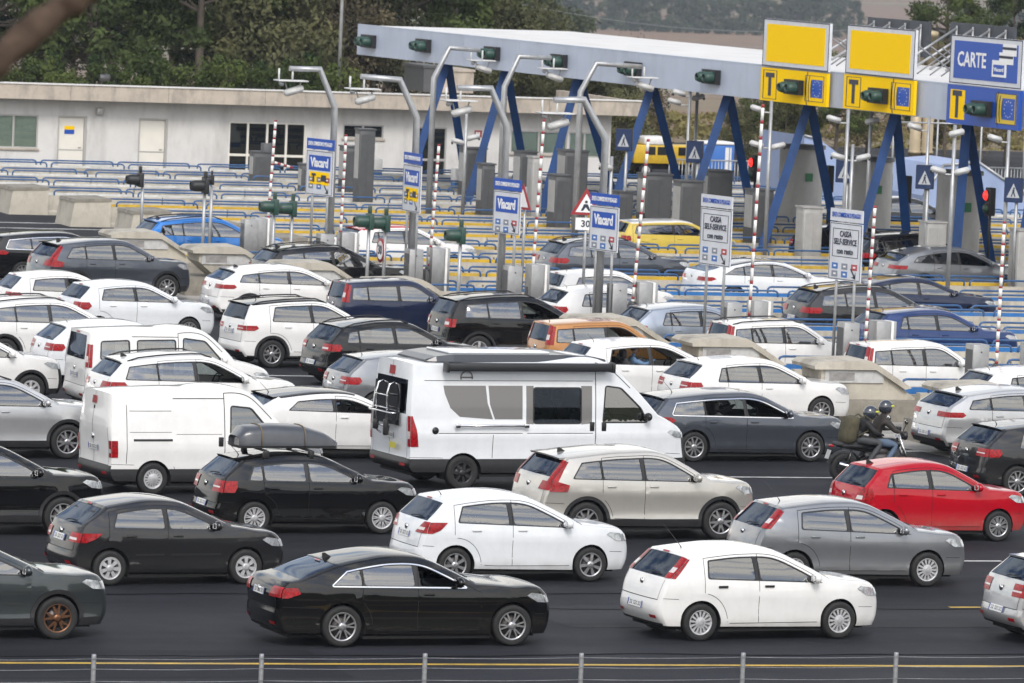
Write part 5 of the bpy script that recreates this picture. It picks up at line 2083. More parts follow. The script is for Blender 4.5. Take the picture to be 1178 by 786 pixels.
# fascia panels, each its own sheet
ns_ = 14
for i in range(ns_):
    m = MB()
    gbox(m, lerp(SG0, SG1, i / ns_) + .008, lerp(SG0, SG1, (i + 1) / ns_) - .008, ZB, ZT, 0, -.06)
    build("fascia_panel", m, M_beam, gan)
m = MB()
gbox(m, SG0 + .02, SG1, ZB + .02, ZT - .06, -.065, -DEPTH, 0)
build("canopy_body", m, M_beam, gan)
for i in range(16):
    m = MB()
    a, b2 = lerp(SG0, SG1, i / 16) + .01, lerp(SG0, SG1, (i + 1) / 16) - .01
    gbox(m, a, b2, ZT - .055, ZT + .005, -.065, -DEPTH)
    build("roof_sheet", m, M_rooftop, gan)
m = MB()
gbox(m, SG0, SG1, ZT + .006, ZT + .05, .0, -.12)
build("roof_edge", m, M_beam, gan)
# A-frame legs
for i, (tx, ty_, lx, ly, rx_, ry_) in enumerate(((515, 75, 477, 190, 533, 190), (582, 84, 544, 212, 604, 200), (665, 95, 627, 228, 700, 205), (750, 104, 708, 228, 782, 218), (838, 113, 792, 246, 862, 232), (931, 124, 882, 268, 957, 248), (1030, 134, 985, 285, 1042, 262), (1112, 145, 1102, 262, 1136, 278), (1200, 155, 1172, 300, 1222, 300))):
    s_, _z = on_gantry(tx, ty_, -.5)
    top = gp(s_, ZB + .1, -.5)
    for (fx, fy) in ((lx, ly), (rx_, ry_)):
        v = ray(fx, fy)
        # foot: on the ray, at the island's deck height
        near = fx < tx
        Yf = top[1] + (-.35 if near else .9)
        t = Yf / v[1]
        p = EYE + v * t
        d_ = (p - top) / max(.1, (top[2] - p[2]))
        foot = top + d_ * (top[2] - .34)
        m = MB()
        w_ = .115
        ax = np.array((math.cos(TH), -math.sin(TH), 0)) * w_
        ay = np.array((math.sin(TH), math.cos(TH), 0)) * w_ * .8
        vs = [foot - ax - ay, foot + ax - ay, foot + ax + ay, foot - ax + ay, top - ax - ay, top + ax - ay, top + ax + ay, top - ax + ay]
        m.add(vs, [(0, 3, 2, 1), (4, 5, 6, 7), (0, 1, 5, 4), (1, 2, 6, 5), (2, 3, 7, 6), (3, 0, 4, 7)])
        # flange
        fl = ax * 1.25
        vs = [foot - fl - ay * 1.15, foot + fl - ay * 1.15, top + fl - ay * 1.15, top - fl - ay * 1.15, foot - fl - ay * .95, foot + fl - ay * .95, top + fl - ay * .95, top - fl - ay * .95]
        m.add(vs, [(0, 1, 2, 3), (7, 6, 5, 4), (0, 4, 5, 1), (1, 5, 6, 2), (2, 6, 7, 3), (3, 7, 4, 0)])
        build("leg", m, M_navy, gan)

# lane signals on the fascia
for i, (x, y, lb) in enumerate(((421, 48, "double green signal at the far end of the gantry fascia"), (484, 53, "second double green signal on the gantry fascia"), (563, 62, "double green signal behind the first camera arm on the fascia"), (640, 71, "double green signal behind the second camera arm on the fascia"),
                               (725, 80, "double green signal behind the third camera arm on the fascia"), (815, 89, "double green signal alone left of the yellow boards"), (917, 101, "double green signal on the first yellow board"), (1014, 111, "double green signal on the second yellow board"), (1133, 126, "double green signal on the blue card board"))):
    s_, z = on_gantry(x, y, .2)
    off = .02 if i < 6 else .24
    root = thing("lane_signal", lb, "traffic light", tuple(gp(s_, z, off)), 0, "double signals on the gantry")
    m = MB()
    gpl = lambda s, z_, o: EG * s + UP * z_ + NG * o
    def lbox(mb, s0, s1, z0, z1, o0, o1):
        vs = [gpl(s, z_, o) for o in (o0, o1) for (s, z_) in ((s0, z0), (s1, z0), (s1, z1), (s0, z1))]
        mb.add(vs, [q[::-1] for q in [(0, 1, 2, 3), (7, 6, 5, 4), (0, 4, 5, 1), (1, 5, 6, 2), (2, 6, 7, 3), (3, 7, 4, 0)]])
    lbox(m, -.50, .50, -.22, .25, 0, .18)
    build("housing", m, M_signaldk, root)
    for ss in (-.24, .24):
        c = MB()
        vs, fs = [], []
        n = 14
        rings = [(.19, .18), (.18, .36), (.13, .50), (.11, .50), (.155, .35), (.165, .19)]
        for (r_, o_) in rings:
            for q in range(n):
                a = 2 * math.pi * q / n
                vs.append(gpl(ss + r_ * math.cos(a), r_ * math.sin(a), o_))
        for a in range(len(rings) - 1):
            for q in range(n):
                fs.append((a * n + q, (a + 1) * n + q, (a + 1) * n + (q + 1) % n, a * n + (q + 1) % n))
        c.add(vs, fs, 0, True)
        build("hood", c, M_signal, root)


# boards hung on the gantry
def gboard(corners, off, th, mats_, name, parent):
    ss = [on_gantry(x, y, off) for x, y in corners]
    s0, s1 = (ss[0][0] + ss[3][0]) / 2, (ss[1][0] + ss[2][0]) / 2
    z1, z0 = (ss[0][1] + ss[1][1]) / 2, (ss[2][1] + ss[3][1]) / 2
    m = MB()
    gbox(m, s0, s1, z0, z1, off, off - th)
    build(name, m, mats_, parent)
    return s0, s1, z0, z1


M_euy = mat("sign_gold", (.62, .45, .03), .4)
BOARDS = [("blank yellow lane board with grey border on the gantry, left one", [(878.6, 21), (955.5, 27.5), (951.8, 82.7), (877.3, 75.9)], [(875.7, 77), (952.4, 85.3), (949.7, 123.7), (874, 114.6)], 'y'),
          ("blank yellow lane board with grey border on the gantry, next to the blue card board", [(974.6, 28.3), (1053.5, 34.8), (1051, 91.6), (972.7, 84.5)], [(971.2, 85.8), (1052.2, 92.4), (1050, 132.9), (969.3, 124.5)], 'y'),
          ("blue card payment board reading CARTE on the gantry", [(1094.8, 39.3), (1176.7, 47.1), (1174.6, 103.3), (1091.7, 95)], [(1090.4, 97.6), (1173, 104), (1172, 151.2), (1088, 140.7)], 'b')]
for lb, up_c, lo_c, kind in BOARDS:
    root = thing("lane_board", lb, "sign", (0, 0, 0), 0, "lane boards on the gantry")
    s0, s1, z0, z1 = gboard(up_c, .22, .10, M_signw, "upper_panel", root)
    m = MB()
    b_ = .035
    for (a, b2, c, d_) in ((s0, s1, z1 - b_, z1), (s0, s1, z0, z0 + b_), (s0, s0 + b_, z0 + b_, z1 - b_), (s1 - b_, s1, z0 + b_, z1 - b_)):
        gbox(m, a, b2, c, d_, .226, .215)
    build("border", m, M_signdark, root)
    m = MB()
    iw = .26 if kind == 'y' else .24
    gbox(m, s0 + iw, s1 - iw, z0 + .16, z1 - .16, .230, .215)
    build("face", m, M_signyel if kind == 'y' else M_signblue, root)
    t0, t1, y0, y1 = gboard(lo_c, .20, .10, M_signyel if kind == 'y' else M_signblue, "lower_panel", root)
    W_, H_ = t1 - t0, y1 - y0
    # T symbol
    m = MB()
    if kind == 'b':
        gbox(m, t0 + W_ * .05, t0 + W_ * .25, y0 + H_ * .12, y1 - H_ * .12, .208, .20)
        build("tag_field", m, M_signyel, root)
        m = MB()
    else:
        for (a, b2, c, d_) in ((.04, .25, .06, .075), (.04, .25, .925, .94), (.04, .05, .06, .94), (.24, .25, .06, .94)):
            gbox(m, t0 + W_ * a, t0 + W_ * b2, y0 + H_ * c, y0 + H_ * d_, .206, .20)
    gbox(m, t0 + W_ * .08, t0 + W_ * .21, y0 + H_ * .72, y0 + H_ * .86, .214, .20)
    gbox(m, t0 + W_ * .125, t0 + W_ * .165, y0 + H_ * .16, y0 + H_ * .72, .214, .20)
    build("tag_letter", m, M_signdark, root)
    # electronic toll pictogram
    m = MB()
    gbox(m, t0 + W_ * .68, t0 + W_ * .96, y0 + H_ * .12, y0 + H_ * .90, .208, .20)
    build("toll_field", m, M_euy if kind == 'b' else M_signyel, root)
    m = MB()
    for (a, b2, c, d_) in ((.68, .96, .12, .135), (.68, .96, .885, .90), (.68, .69, .12, .90), (.95, .96, .12, .90)):
        gbox(m, t0 + W_ * a, t0 + W_ * b2, y0 + H_ * c, y0 + H_ * d_, .211, .205)
    for rr2 in (.05, .085, .12):
        for q in range(6):
            a0, a1 = R(150 + q * 10), R(150 + (q + 1) * 10)
            for (sa, sb) in ((a0, a1),):
                c0 = (t0 + W_ * .83, y0 + H_ * .5)
                p = [(c0[0] + W_ * (rr2 - e_ + .02) * math.cos(a) * 1.0, c0[1] + W_ * (rr2 + .03) * math.sin(a) * 1.6) for a in (sa, sb) for e_ in (0, .012)]
                vs = [gp(x_, z_, .212) for x_, z_ in (p[0], p[2], p[3], p[1])]
                m.add(vs, [(0, 1, 2, 3)])
    build("wave_mark", m, M_signdark, root)
    m = MB()
    gbox(m, t0 + W_ * .77, t0 + W_ * .94, y0 + H_ * .24, y0 + H_ * .78, .212, .205)
    build("flag_field", m, M_signblue, root)
    m = MB()
    for q in range(12):
        a = q * math.pi / 6
        c0 = (t0 + W_ * .855 + W_ * .055 * math.cos(a), y0 + H_ * .51 + W_ * .055 * math.sin(a))
        vs = [gp(c0[0] + .028 * (1 if j % 2 == 0 else .45) * math.sin(j * math.pi / 5), c0[1] + .028 * (1 if j % 2 == 0 else .45) * math.cos(j * math.pi / 5), .2145) for j in range(10)]
        m.add(vs, [tuple(reversed(range(10)))])
    build("star_ring", m, M_lettw, root)
    if kind == 'b':
        Wb, Hb = s1 - s0, z1 - z0
        lettering("CARTE", .62, M_lettw, root, tuple(gp(s0 + Wb * .31, z0 + Hb * .50, .238)), EG, UP, width=Wb * .40, bold=.012)
        for q, (a, c) in enumerate(((.83, .78), (.79, .60), (.70, .38))):
            m = MB()
            w2, h2 = (.19, .24) if q < 2 else (.19, .34)
            gbox(m, s0 + Wb * a - Wb * w2 / 2, s0 + Wb * a + Wb * w2 / 2, z0 + Hb * (c - h2 / 2), z0 + Hb * (c + h2 / 2), .240 + q * .01, .232)
            build("card_mark", m, M_lettw, root)
            m = MB()
            if q < 2:
                gbox(m, s0 + Wb * (a - w2 / 2), s0 + Wb * (a + w2 / 2), z0 + Hb * (c + .0), z0 + Hb * (c + .055), .2435 + q * .01, .239)
                build("card_stripe", m, M_signdark, root)
            else:
                gbox(m, s0 + Wb * (a - w2 * .40), s0 + Wb * (a + w2 * .40), z0 + Hb * (c - .12), z0 + Hb * (c + .08), .2635, .259)
                build("card_logo", m, M_signblue, root)
                lettering("Viacard", .16, M_lettw, root, tuple(gp(s0 + Wb * a, z0 + Hb * (c - .02), .268)), EG, UP, width=Wb * w2 * .7, bold=.003)
# boards seen from behind at the far edge of the canopy, with struts
for lb, (x0, x1, y0, y1) in (("dark back of a lane board standing on the far canopy edge, beside the yellow board", (998, 1070, 20, 82)), ("dark back of a lane board standing on the far canopy edge, behind the card board", (1093, 1168, 26, 84))):
    a, b2 = on_gantry(x0, y0, -DEPTH), on_gantry(x1, y0 + 5, -DEPTH)
    z0 = ZT + .02
    z1 = (a[1] + b2[1]) / 2
    root = thing("lane_board", lb, "sign", (0, 0, 0), 0, "lane boards seen from behind")
    m = MB()
    for i in range(3):
        gbox(m, lerp(a[0], b2[0], i / 3) + .02, lerp(a[0], b2[0], (i + 1) / 3) - .02, z0 + .25, z1, -DEPTH, -DEPTH - .08)
    build("back_panel", m, M_boardback, root)
    for i in range(4):
        s_ = lerp(a[0], b2[0], (i + .5) / 4)
        m = MB()
        m.tube([gp(s_, z1 - .2, -DEPTH + .06), gp(s_, ZT + .03, -DEPTH + 2.2)], .045, 6)
        m.tube([gp(s_, z1 - .1, -DEPTH + .04), gp(s_, ZT + .03, -DEPTH + .04)], .04, 6)
        build("strut", m, M_pole, root)
M_strut = mat('strut_grey', (.22, .225, .235), .5, .4)
# struts carrying the front boards
for s_ in (on_gantry(960, 40)[0], on_gantry(967, 40)[0], on_gantry(1060, 50)[0], on_gantry(1075, 50)[0], on_gantry(1088, 50)[0]):
    m = MB()
    m.tube([gp(s_, ZT + 1.1, .1), gp(s_ - .6, ZT + .05, -1.9)], .03, 6)
    m.tube([gp(s_, ZT + .25, .1), gp(s_ - .3, ZT + 1.0, -1.2)], .025, 6)
    build("strut", m, M_strut, gan)


# ------------------------------------------------------------------ posts with surveillance cameras, signals, pedestrian signs
def cctv(px0, Yk, ptop, cams, label):
    Y = island_y(Yk) + .1
    X = xfor(px0, Y, 2)
    zt = zfor(ptop, X, Y)
    root = thing("camera_post", label, "camera post", (X, Y, DECK), 0, "surveillance camera posts")
    m = MB()
    m.tube([(0, 0, 0), (0, 0, zt - DECK)], [.07, .055], 8)
    build("pole", m, M_pole, root)
    for (cx_, cy_, dirx) in cams:
        xc = xfor(cx_, Y, zt) - X
        zc = zfor(cy_, X + xc, Y) - DECK
        m = MB()
        m.tube([(0, 0, zc - .12), (xc * .8, -.05, zc - .10)], .025, 5)
        bm = bmesh.new()
        bmesh.ops.create_cube(bm, size=1)
        for v in bm.verts:
            v.co = (v.co.x * .46, v.co.y * .15, v.co.z * .17)
        bmesh.ops.bevel(bm, geom=bm.edges[:], offset=.035, segments=2, affect='EDGES')
        bmesh.ops.rotate(bm, verts=bm.verts[:], matrix=Matrix.Rotation(R(-14) * dirx, 3, 'Y'))
        bmesh.ops.translate(bm, verts=bm.verts[:], vec=(xc, -.05, zc))
        m.bm(bm, 0, True)
        m.ball((xc + .21 * dirx, -.05, zc - .05), (.04, .05, .05), 1, 8)
        build("camera", m, [M_white_p, M_signaldk], root)
    return root


cctv(789, 11, 104, [(781, 107, -1), (776, 117, -1)], "grey post with two white cameras left of the yellow boards")
cctv(798, 12, 104, [(803, 112, 1)], "thin grey post just behind the two-camera post")
cctv(882, 9, 116, [(871, 125, -1), (872, 166, -1), (897, 168, 1)], "camera post with three white cameras under the first yellow board")
cctv(970, 8, 126, [(959, 137, -1)], "camera post rising to the second yellow board")
cctv(977, 8, 166, [(964, 180, -1), (993, 181, 1)], "short camera post with twin white cameras beside a blue leg")
cctv(997, 9, 128, [(1003, 139, 1)], "thin camera post behind the second yellow board")
cctv(1063, 8, 134, [(1052, 146, -1)], "camera post with the blue crossing sign below it")
cctv(1092, 6, 144, [(1100, 153, 1), (1081, 196, -1), (1108, 197, 1)], "tall camera post with twin white cameras under the card board")
cctv(1155, 7, 150, [(1144, 159, -1)], "camera post near the dark blue column at the frame edge")
cctv(534, 12, 128, [(545, 158, 1), (528, 163, -1)], "thin post with a small camera in front of the white building wall")
cctv(702, 10, 180, [(697, 192, -1)], "low camera post behind the triangular warning sign")

M_redlit = mat("lamp_red_lit", (.5, .01, .01), .3, emit=(1.0, .03, .02), estr=1.6)
for px0, k, py0, lb in ((864, 11, 187, "small red signal lit between the blue legs, leftmost of four"), (949, 10, 199, "small red signal lit beside the pale blue screen"), (1038, 9, 211, "small red signal lit under the second yellow board"), (1134, 8, 225, "small red signal lit near the dark blue column")):
    Y = island_y(k)
    X = xfor(px0, Y, 2)
    z = zfor(py0, X, Y) - DECK
    root = thing("red_signal", lb, "traffic light", (X, Y, DECK), 0, "red lane signals")
    m = MB()
    m.tube([(.12, 0, 0), (.12, 0, z)], .045, 7)
    build("post", m, M_signaldk, root)
    m = MB()
    m.bbox(0, .22, -.17, .17, z - .62, z + .24, .03)
    build("housing", m, M_signaldk, root)
    for q, zz in enumerate((z, z - .40)):
        m = MB()
        m.ball((-.03, 0, zz), (.10, .15, .15), 0, 14)
        build("lens", m, M_redlit if q == 0 else mat("lamp_green_off", (.02, .07, .04), .3), root)
        m = MB()
        m.lathe([(.17, 0), (.17, -.05), (.16, -.05), (.155, 0)], 14, axis='x', c=(0, 0, zz))
        build("hood", m, M_signaldk, root)

for px0, k, py0, lb in ((715, 11, 161, "blue pedestrian crossing sign before the last A-frame of the building"), (797, 11, 175, "blue pedestrian crossing sign below the two-camera post"), (969, 9, 197, "dark blue crossing sign half hidden by the second yellow board's posts"), (1061, 8, 204, "blue pedestrian crossing sign with white triangle under the card board"), (1163, 7, 219, "blue crossing sign cut by the dark blue column")):
    Y = island_y(k) - .2
    X = xfor(px0, Y, 2)
    z = zfor(py0, X, Y) - DECK
    root = thing("crossing_sign", lb, "sign", (X, Y, DECK), R(-28), "pedestrian crossing signs")
    m = MB()
    m.tube([(.1, .1, 0), (.1, .1, z)], .05, 7)
    build("post", m, M_pole, root)
    m = MB()
    m.bbox(-.27, .27, .0, .30, z - .36, z + .36, .02)
    build("housing", m, M_signaldk, root)
    m = MB()
    m.box(-.26, .26, -.012, -.001, z - .35, z + .35)
    f = build("sign_face", m, mat("sign_navy", (.006, .022, .08), .4), root)
    m = MB()
    m.add([(-.19, -.016, z - .22), (.19, -.016, z - .22), (0, -.016, z + .20)], [(0, 1, 2)])
    build("triangle", m, mat("sign_dull_white", (.42, .44, .46), .5), f)
    m = MB()
    m.ball((.02, -.022, z + .06), (.026, .006, .03), 0, 8)
    m.add([(-.02, -.022, z + .03), (-.03, -.022, z - .07), (-.07, -.022, z - .19), (-.035, -.022, z - .19), (0, -.022, z - .08), (.04, -.022, z - .19), (.075, -.022, z - .19), (.03, -.022, z - .06), (.04, -.022, z + .02)], [(0, 1, 2, 3, 4, 5, 6, 7, 8)])
    build("walker", m, M_signdark, f)

# triangular warning sign with a plate
Y = island_y(5) + .1
X = xfor(672, Y, 2)
z = zfor(238, X, Y) - DECK
root = thing("warning_sign", "red bordered triangular road works sign with a small plate below", "sign", (X, Y, DECK), R(-24))
m = MB()
m.tube([(0, .06, 0), (0, .06, z + .4)], .04, 7)
build("post", m, M_pole, root)
for nm, h_, o_, mm in (("red_border", .44, 0, M_red), ("white_field", .30, -.008, M_lettw)):
    m = MB()
    m.prism([(-h_ * .95, -h_ * .5 + z), (h_ * .95, -h_ * .5 + z), (0, h_ * 1.15 + z)], o_ - .02, o_)
    build(nm, m, mm, root)
m = MB()
m.ball((.0, -.036, z + .13), (.04, .008, .04), 0, 8)
m.add([(-.06, -.034, z + .07), (-.14, -.034, z - .11), (-.08, -.034, z - .11), (-.01, -.034, z - .01), (.07, -.034, z - .11), (.13, -.034, z - .11), (.04, -.034, z + .07)], [(0, 1, 2, 3, 4, 5, 6)])
build("worker_mark", m, M_signdark, root)
m = MB()
m.box(-.27, .27, -.02, 0, z - .62, z - .30)
pl = build("plate", m, M_lettw, root)
lettering("30", .25, M_signdark, pl, (0, -.024, z - .46), (1, 0, 0), (0, 0, 1), bold=.006)
# its twin seen edge-on behind the centre sign
Y = island_y(6) + .2
X = xfor(600, Y, 2)
z = zfor(232, X, Y) - DECK
root = thing("warning_sign", "triangular warning sign seen nearly edge-on behind the centre payment sign", "sign", (X, Y, DECK), R(-76))
m = MB()
m.tube([(0, .06, 0), (0, .06, z + .4)], .04, 7)
build("post", m, M_pole, root)
m = MB()
m.prism([(-.42, -.22 + z), (.42, -.22 + z), (0, .50 + z)], -.02, 0)
build("red_border", m, M_red, root)
m = MB()
m.prism([(-.28, -.15 + z), (.28, -.15 + z), (0, .34 + z)], -.03, -.021)
build("white_field", m, M_lettw, root)

# ------------------------------------------------------------------ toll cabinets and booths by the gantry
def cabinet(pxx, k, py_top, w, d, label, m1, m2=None, dy=0.0, name="toll_cabinet", zb=DECK):
    Y = island_y(k) + dy
    X = xfor(pxx, Y, 1.3)
    zt = zfor(py_top, X, Y - d / 2) - zb
    root = thing(name, label, "cabinet", (X, Y, zb), 0, "cabinets around the gantry")
    m = MB()
    m.bbox(-w / 2, w / 2, -d / 2, d / 2, 0, zt, .02)
    build("casing", m, m1, root)
    m = MB()
    m.box(-w / 2 + .05, -.01, -d / 2 - .012, -d / 2 - .001, .15, zt - .15)
    m.box(.01, w / 2 - .05, -d / 2 - .012, -d / 2 - .001, .15, zt - .15)
    build("door_leaf", m, m1, root)
    m = MB()
    m.box(-w / 2 - .03, w / 2 + .03, -d / 2 - .03, d / 2 + .03, zt + .001, zt + .05)
    build("cap", m, m2 or m1, root)
    m = MB()
    m.box(-w / 2 - .012, -w / 2 - .001, -d / 2 + .08, d / 2 - .08, zt * .4, zt - .15)
    build("front_plate", m, m2 or M_cablight, root)
    return root


for a in ((543, 14, 172, .75, .9, "grey equipment cabinet left of the first tall blue leg", M_steeldk), (558, 12, 190, .45, .6, "tall slim steel cabinet at the foot of the second blue leg", M_steeldk), (603, 13, 176, .6, .8, "dark grey equipment cabinet behind the centre camera mast", M_steeldk),
          (614, 12, 182, .35, .6, "pale narrow cabinet beside the raised central boom", M_cablight), (643, 11, 203, .55, .8, "steel cabinet at the foot of the third blue leg", M_steeldk), (657, 12, 175, .8, .9, "large grey cabinet behind the third blue leg", M_steeldk),
          (715, 11, 222, .5, .8, "steel cabinet partly behind the payment sign by the yellow car", M_steeldk), (752, 11, 202, .9, .9, "wide dark grey cabinet between two blue legs", M_steeldk), (790, 10, 210, .75, .8, "light topped grey cabinet beneath the two-camera post", M_steeldk), (822, 11, 198, .85, .9, "grey louvred cabinet right of the self-service sign", M_steeldk),
          (872, 10, 220, .7, .8, "grey cabinet behind the tall raised boom", M_steeldk), (930, 9, 240, .62, .7, "beige grey ticket cabinet between blue legs", M_cablight), (1072, 8, 257, .62, .7, "beige grey ticket cabinet under the crossing sign", M_cablight), (1174, 7, 266, .5, .7, "pale cabinet at the right frame edge", M_cablight),
          (418, 13, 150, .55, .6, "dark grey cabinet on a post in front of the building's small window", M_steeldk), (404, 14, 170, .7, .8, "grey cabinet standing before the building wall", M_steeldk), (300, 15, 176, .7, .6, "small grey cabinet in front of the glazed entrance", M_steeldk), (353, 14, 190, .5, .5, "low dark box near the first payment sign", M_steeldk)):
    cabinet(*a)
# barrier arm lowered in front of the glazed entrance
Y = island_y(15)
X = xfor(308, Y, 2)
boom = thing("boom_barrier", "lowered red and white arm in front of the glazed entrance", "barrier", (X, Y, DECK), 0, "raised barrier arms")
m = MB()
m.bbox(-.2, .2, -.2, .2, 0, zfor(165, X, Y) - DECK, .02)
build("pivot", m, M_steeldk, boom)
m = MB()
z0, z1 = zfor(181, X, Y) - DECK, zfor(192, X, Y) - DECK
for i in range(12):
    a, b2 = i / 12, (i + 1) / 12
    m.tube([(lerp(-.5, .9, a), -.24, lerp(z0, z1, a)), (lerp(-.5, .9, b2), -.24, lerp(z0, z1, b2))], .05, 6, i % 2)
build("arm", m, [M_boomw, M_red], boom)
# small crash boxes white and blue
for px0, py0, lb in ((429, 211, "white and blue crash box left of the narrow payment sign"), (530, 223, "white and blue crash box below the second blue leg"), (646, 243, "white and blue crash box right of the tall central boom")):
    k = round((gnd(px0, py0, DECK)[1] - 123) / PITCH_Y)
    Y = island_y(k) - .3
    X = xfor(px0, Y, 1)
    root = thing("crash_box", lb, "crash box", (X, Y, DECK), 0, "crash boxes")
    m = MB()
    m.bbox(-.30, .30, -.25, .25, 0, .42, .02)
    build("lower_block", m, M_bandblue, root)
    m = MB()
    m.bbox(-.30, .30, -.25, .25, .422, .92, .02)
    build("upper_block", m, M_boomw, root)
# round toll booths
for px0, k, py0, lb, r_ in ((921, 12, 172, "round pale toll booth behind the first yellow board's legs", .75), (1000, 11, 186, "round grey toll booth with green sign under the second yellow board", .75), (1102, 9, 202, "round grey toll booth near the tall camera post", .7)):
    Y = island_y(k)
    X = xfor(px0, Y, 2)
    zt = zfor(py0, X, Y) - DECK
    root = thing("toll_booth", lb, "booth", (X, Y, DECK), 0, "round toll booths")
    m = MB()
    m.lathe([(r_, 0), (r_, zt), (r_ * .96, zt + .03)], 26, axis='z')
    build("shell", m, mat("booth_grey", (.40, .39, .37), .5, .1, var=.08, vscale=2, dirt=(.25, .24, .22), dirt_scale=1.5), root)
    m = MB()
    m.lathe([(r_ * 1.08, zt + .031), (r_ * 1.08, zt + .16), (0, zt + .2)], 26, axis='z')
    build("roof", m, M_steeldk, root)
    m = MB()
    vs, fs = [], []
    for q in range(8):
        a = R(-20 + q * 14)
        for zz in (zt * .42, zt * .86):
            vs.append((math.cos(a) * (r_ + .008), -abs(math.sin(a)) * 0 + math.sin(a) * (r_ + .008), zz))
    for q in range(7):
        fs.append((2 * q, 2 * q + 2, 2 * q + 3, 2 * q + 1))
    m.add(vs, fs)
    build("window", m, M_lampoff, root)
    m = MB()
    m.box(-.13, .13, -r_ - .03, -r_ - .01, zt * .62, zt * .72)
    build("green_plate", m, mat("plate_green", (.02, .16, .06), .4), root)
# pale blue sloping screens behind the right-hand lanes
M_paleblue = mat("pale_blue_sheet", (.30, .38, .58), .5, var=.05, vscale=.7, dirt=(.22, .28, .42), dirt_scale=.6)
for lb, Y, pts in (("pale blue sloping screen behind the right half of the lanes", 208.0, [(925, 156), (942, 160), (1062, 238), (1062, 262), (925, 255)]), ("pale blue sloping screen at the right frame edge", 202.0, [(1062, 225), (1085, 190), (1126, 187), (1186, 228), (1186, 290), (1062, 275)])):
    poly = [atY(x, y, Y) for x, y in pts]
    x0 = min(p[0] for p in poly)
    root = thing("sloping_screen", lb, "screen", (x0, Y, 0), 0, "pale blue sloping screens")
    zz0 = 0.0
    P2 = [(p[0] - x0, max(p[2], 0)) for p in poly]
    P2 = [(a, b2 if b2 > 1.0 else 0.0) for a, b2 in P2]
    m = MB()
    m.prism(P2, 0, 4.5)
    build("cladding", m, M_paleblue, root)
    m = MB()
    for i in range(len(P2) - 1):
        if P2[i][1] > 1 and P2[i + 1][1] > 1:
            m.tube([(P2[i][0], -.03, P2[i][1]), (P2[i + 1][0], -.03, P2[i + 1][1])], .05, 6)
    build("edge_trim", m, M_pole, root)
# tan twin flues
for px0, lb in ((1054, "tan steel flue, left one of two behind the gantry"), (1068, "tan steel flue, right one of two behind the gantry")):
    Y = 226.0
    X = xfor(px0, Y, 3)
    m = MB()
    m.lathe([(.24, 0), (.24, 1.5), (.26, 1.5), (.26, 1.6), (.22, 1.6), (.22, 6.2), (.25, 6.2), (.25, 6.4), (0, 6.45)], 14, axis='z')
    tag(build("flue", m, mat("tan_metal", (.42, .34, .22), .5, .3, var=.15, vscale=1.5), None, (X, Y, 0)), lb, "flue", "tan flues")

# yellow lorry and blue cabin beyond the lanes
Y = 232.0
X = xfor(738, Y, 1.5)
lor = thing("yellow_van", "yellow van with pale roof parked beyond the toll lanes", "van", (X, Y, 0))
lor.scale = (.62, .62, .60)
M_ty = mat("truck_yellow", (.62, .40, .02), .45, var=.12, vscale=2, dirt=(.3, .2, .05), dirt_scale=2)
m = MB()
m.bbox(-.9, 4.3, -1.1, 1.1, .9, 2.15, .06)
build("cargo_body", m, M_ty, lor)
m = MB()
m.bbox(-.2, 1.6, -1.12, 1.12, 2.15, 2.72, .12)
build("cab_roof", m, M_boomw, lor)
for (x0, x1) in ((.0, .6), (.75, 1.4), (2.2, 2.9)):
    m = MB()
    m.box(x0, x1, -1.13, -1.105, 1.5, 2.05)
    build("window", m, M_lampoff, lor)
tmw, trm = wheel_mesh(.45, .28, .28, 'steel')
for xx in (0, 3.2):
    for sg in (-1, 1):
        w = link("wheel", tmw, [M_['rubber']], lor, (xx, sg * .95, .45), (0, 0, 0 if sg < 0 else math.pi))
        link("rim", trm, [M_['rimcover'], M_['rimdark'], M_['brake']], w)
m = MB()
m.box(-.9, 4.3, -.5, .5, .5, .9)
build("chassis", m, M_signaldk, lor)
X = xfor(823, 230, 1.5)
cb = thing("site_cabin", "blue site cabin with white roof beyond the lanes", "cabin", (X, 230, 0))
cb.scale = (.8, .8, .62)
m = MB()
m.bbox(-.9, .75, -.8, .8, 0, 2.35, .04)
build("shell", m, mat("cabin_blue", (.03, .14, .45), .45, var=.1, vscale=2), cb)
m = MB()
m.bbox(-.95, .8, -.85, .85, 2.36, 2.55, .06)
build("roof", m, M_boomw, cb)
m = MB()
m.box(.25, .45, -.82, -.805, .3, 2.2)
m.box(.50, .58, -.82, -.805, .3, 2.2)
build("door_strip", m, M_boomw, cb)
# railing beyond the lanes
x0, x1 = xfor(770, 224, 1), xfor(1178, 224, 1)
rl = thing("railing", "pale metal railing beyond the far lanes", "railing", (x0, 224, 0))
m = MB()
m.tube([(0, 0, 1.1), (x1 - x0, 0, 1.1)], .03, 6)
m.tube([(0, 0, .25), (x1 - x0, 0, .25)], .025, 6)
build("top_rail", m, M_pole, rl)
bm_ = MB()
bm_.tube([(0, 0, 0), (0, 0, 1.1)], .018, 5)
bar = bm_.mesh("baluster", 1)
nb = 110
for i in range(nb + 1):
    link("baluster", bar, [M_pole], rl, ((x1 - x0) * i / nb, 0, 0))
# overhead rail at the right (barrier frame)
m = MB()
Y = 222.0
xa, xb3 = xfor(1030, Y, 4), xfor(1178, Y, 4) + 2
for i, z in enumerate((3.4, 2.9)):
    m.tube([(0, 0, z), (xb3 - xa, 0, z)], .035, 6)
for q in range(5):
    m.tube([((xb3 - xa) * q / 4, 0, 0), ((xb3 - xa) * q / 4, 0, 3.4)], .04, 6)
tag(build("pipe_frame", m, M_pole, None, (xa, Y, 0)), "thin pipe frame behind the right-hand booths", "frame")

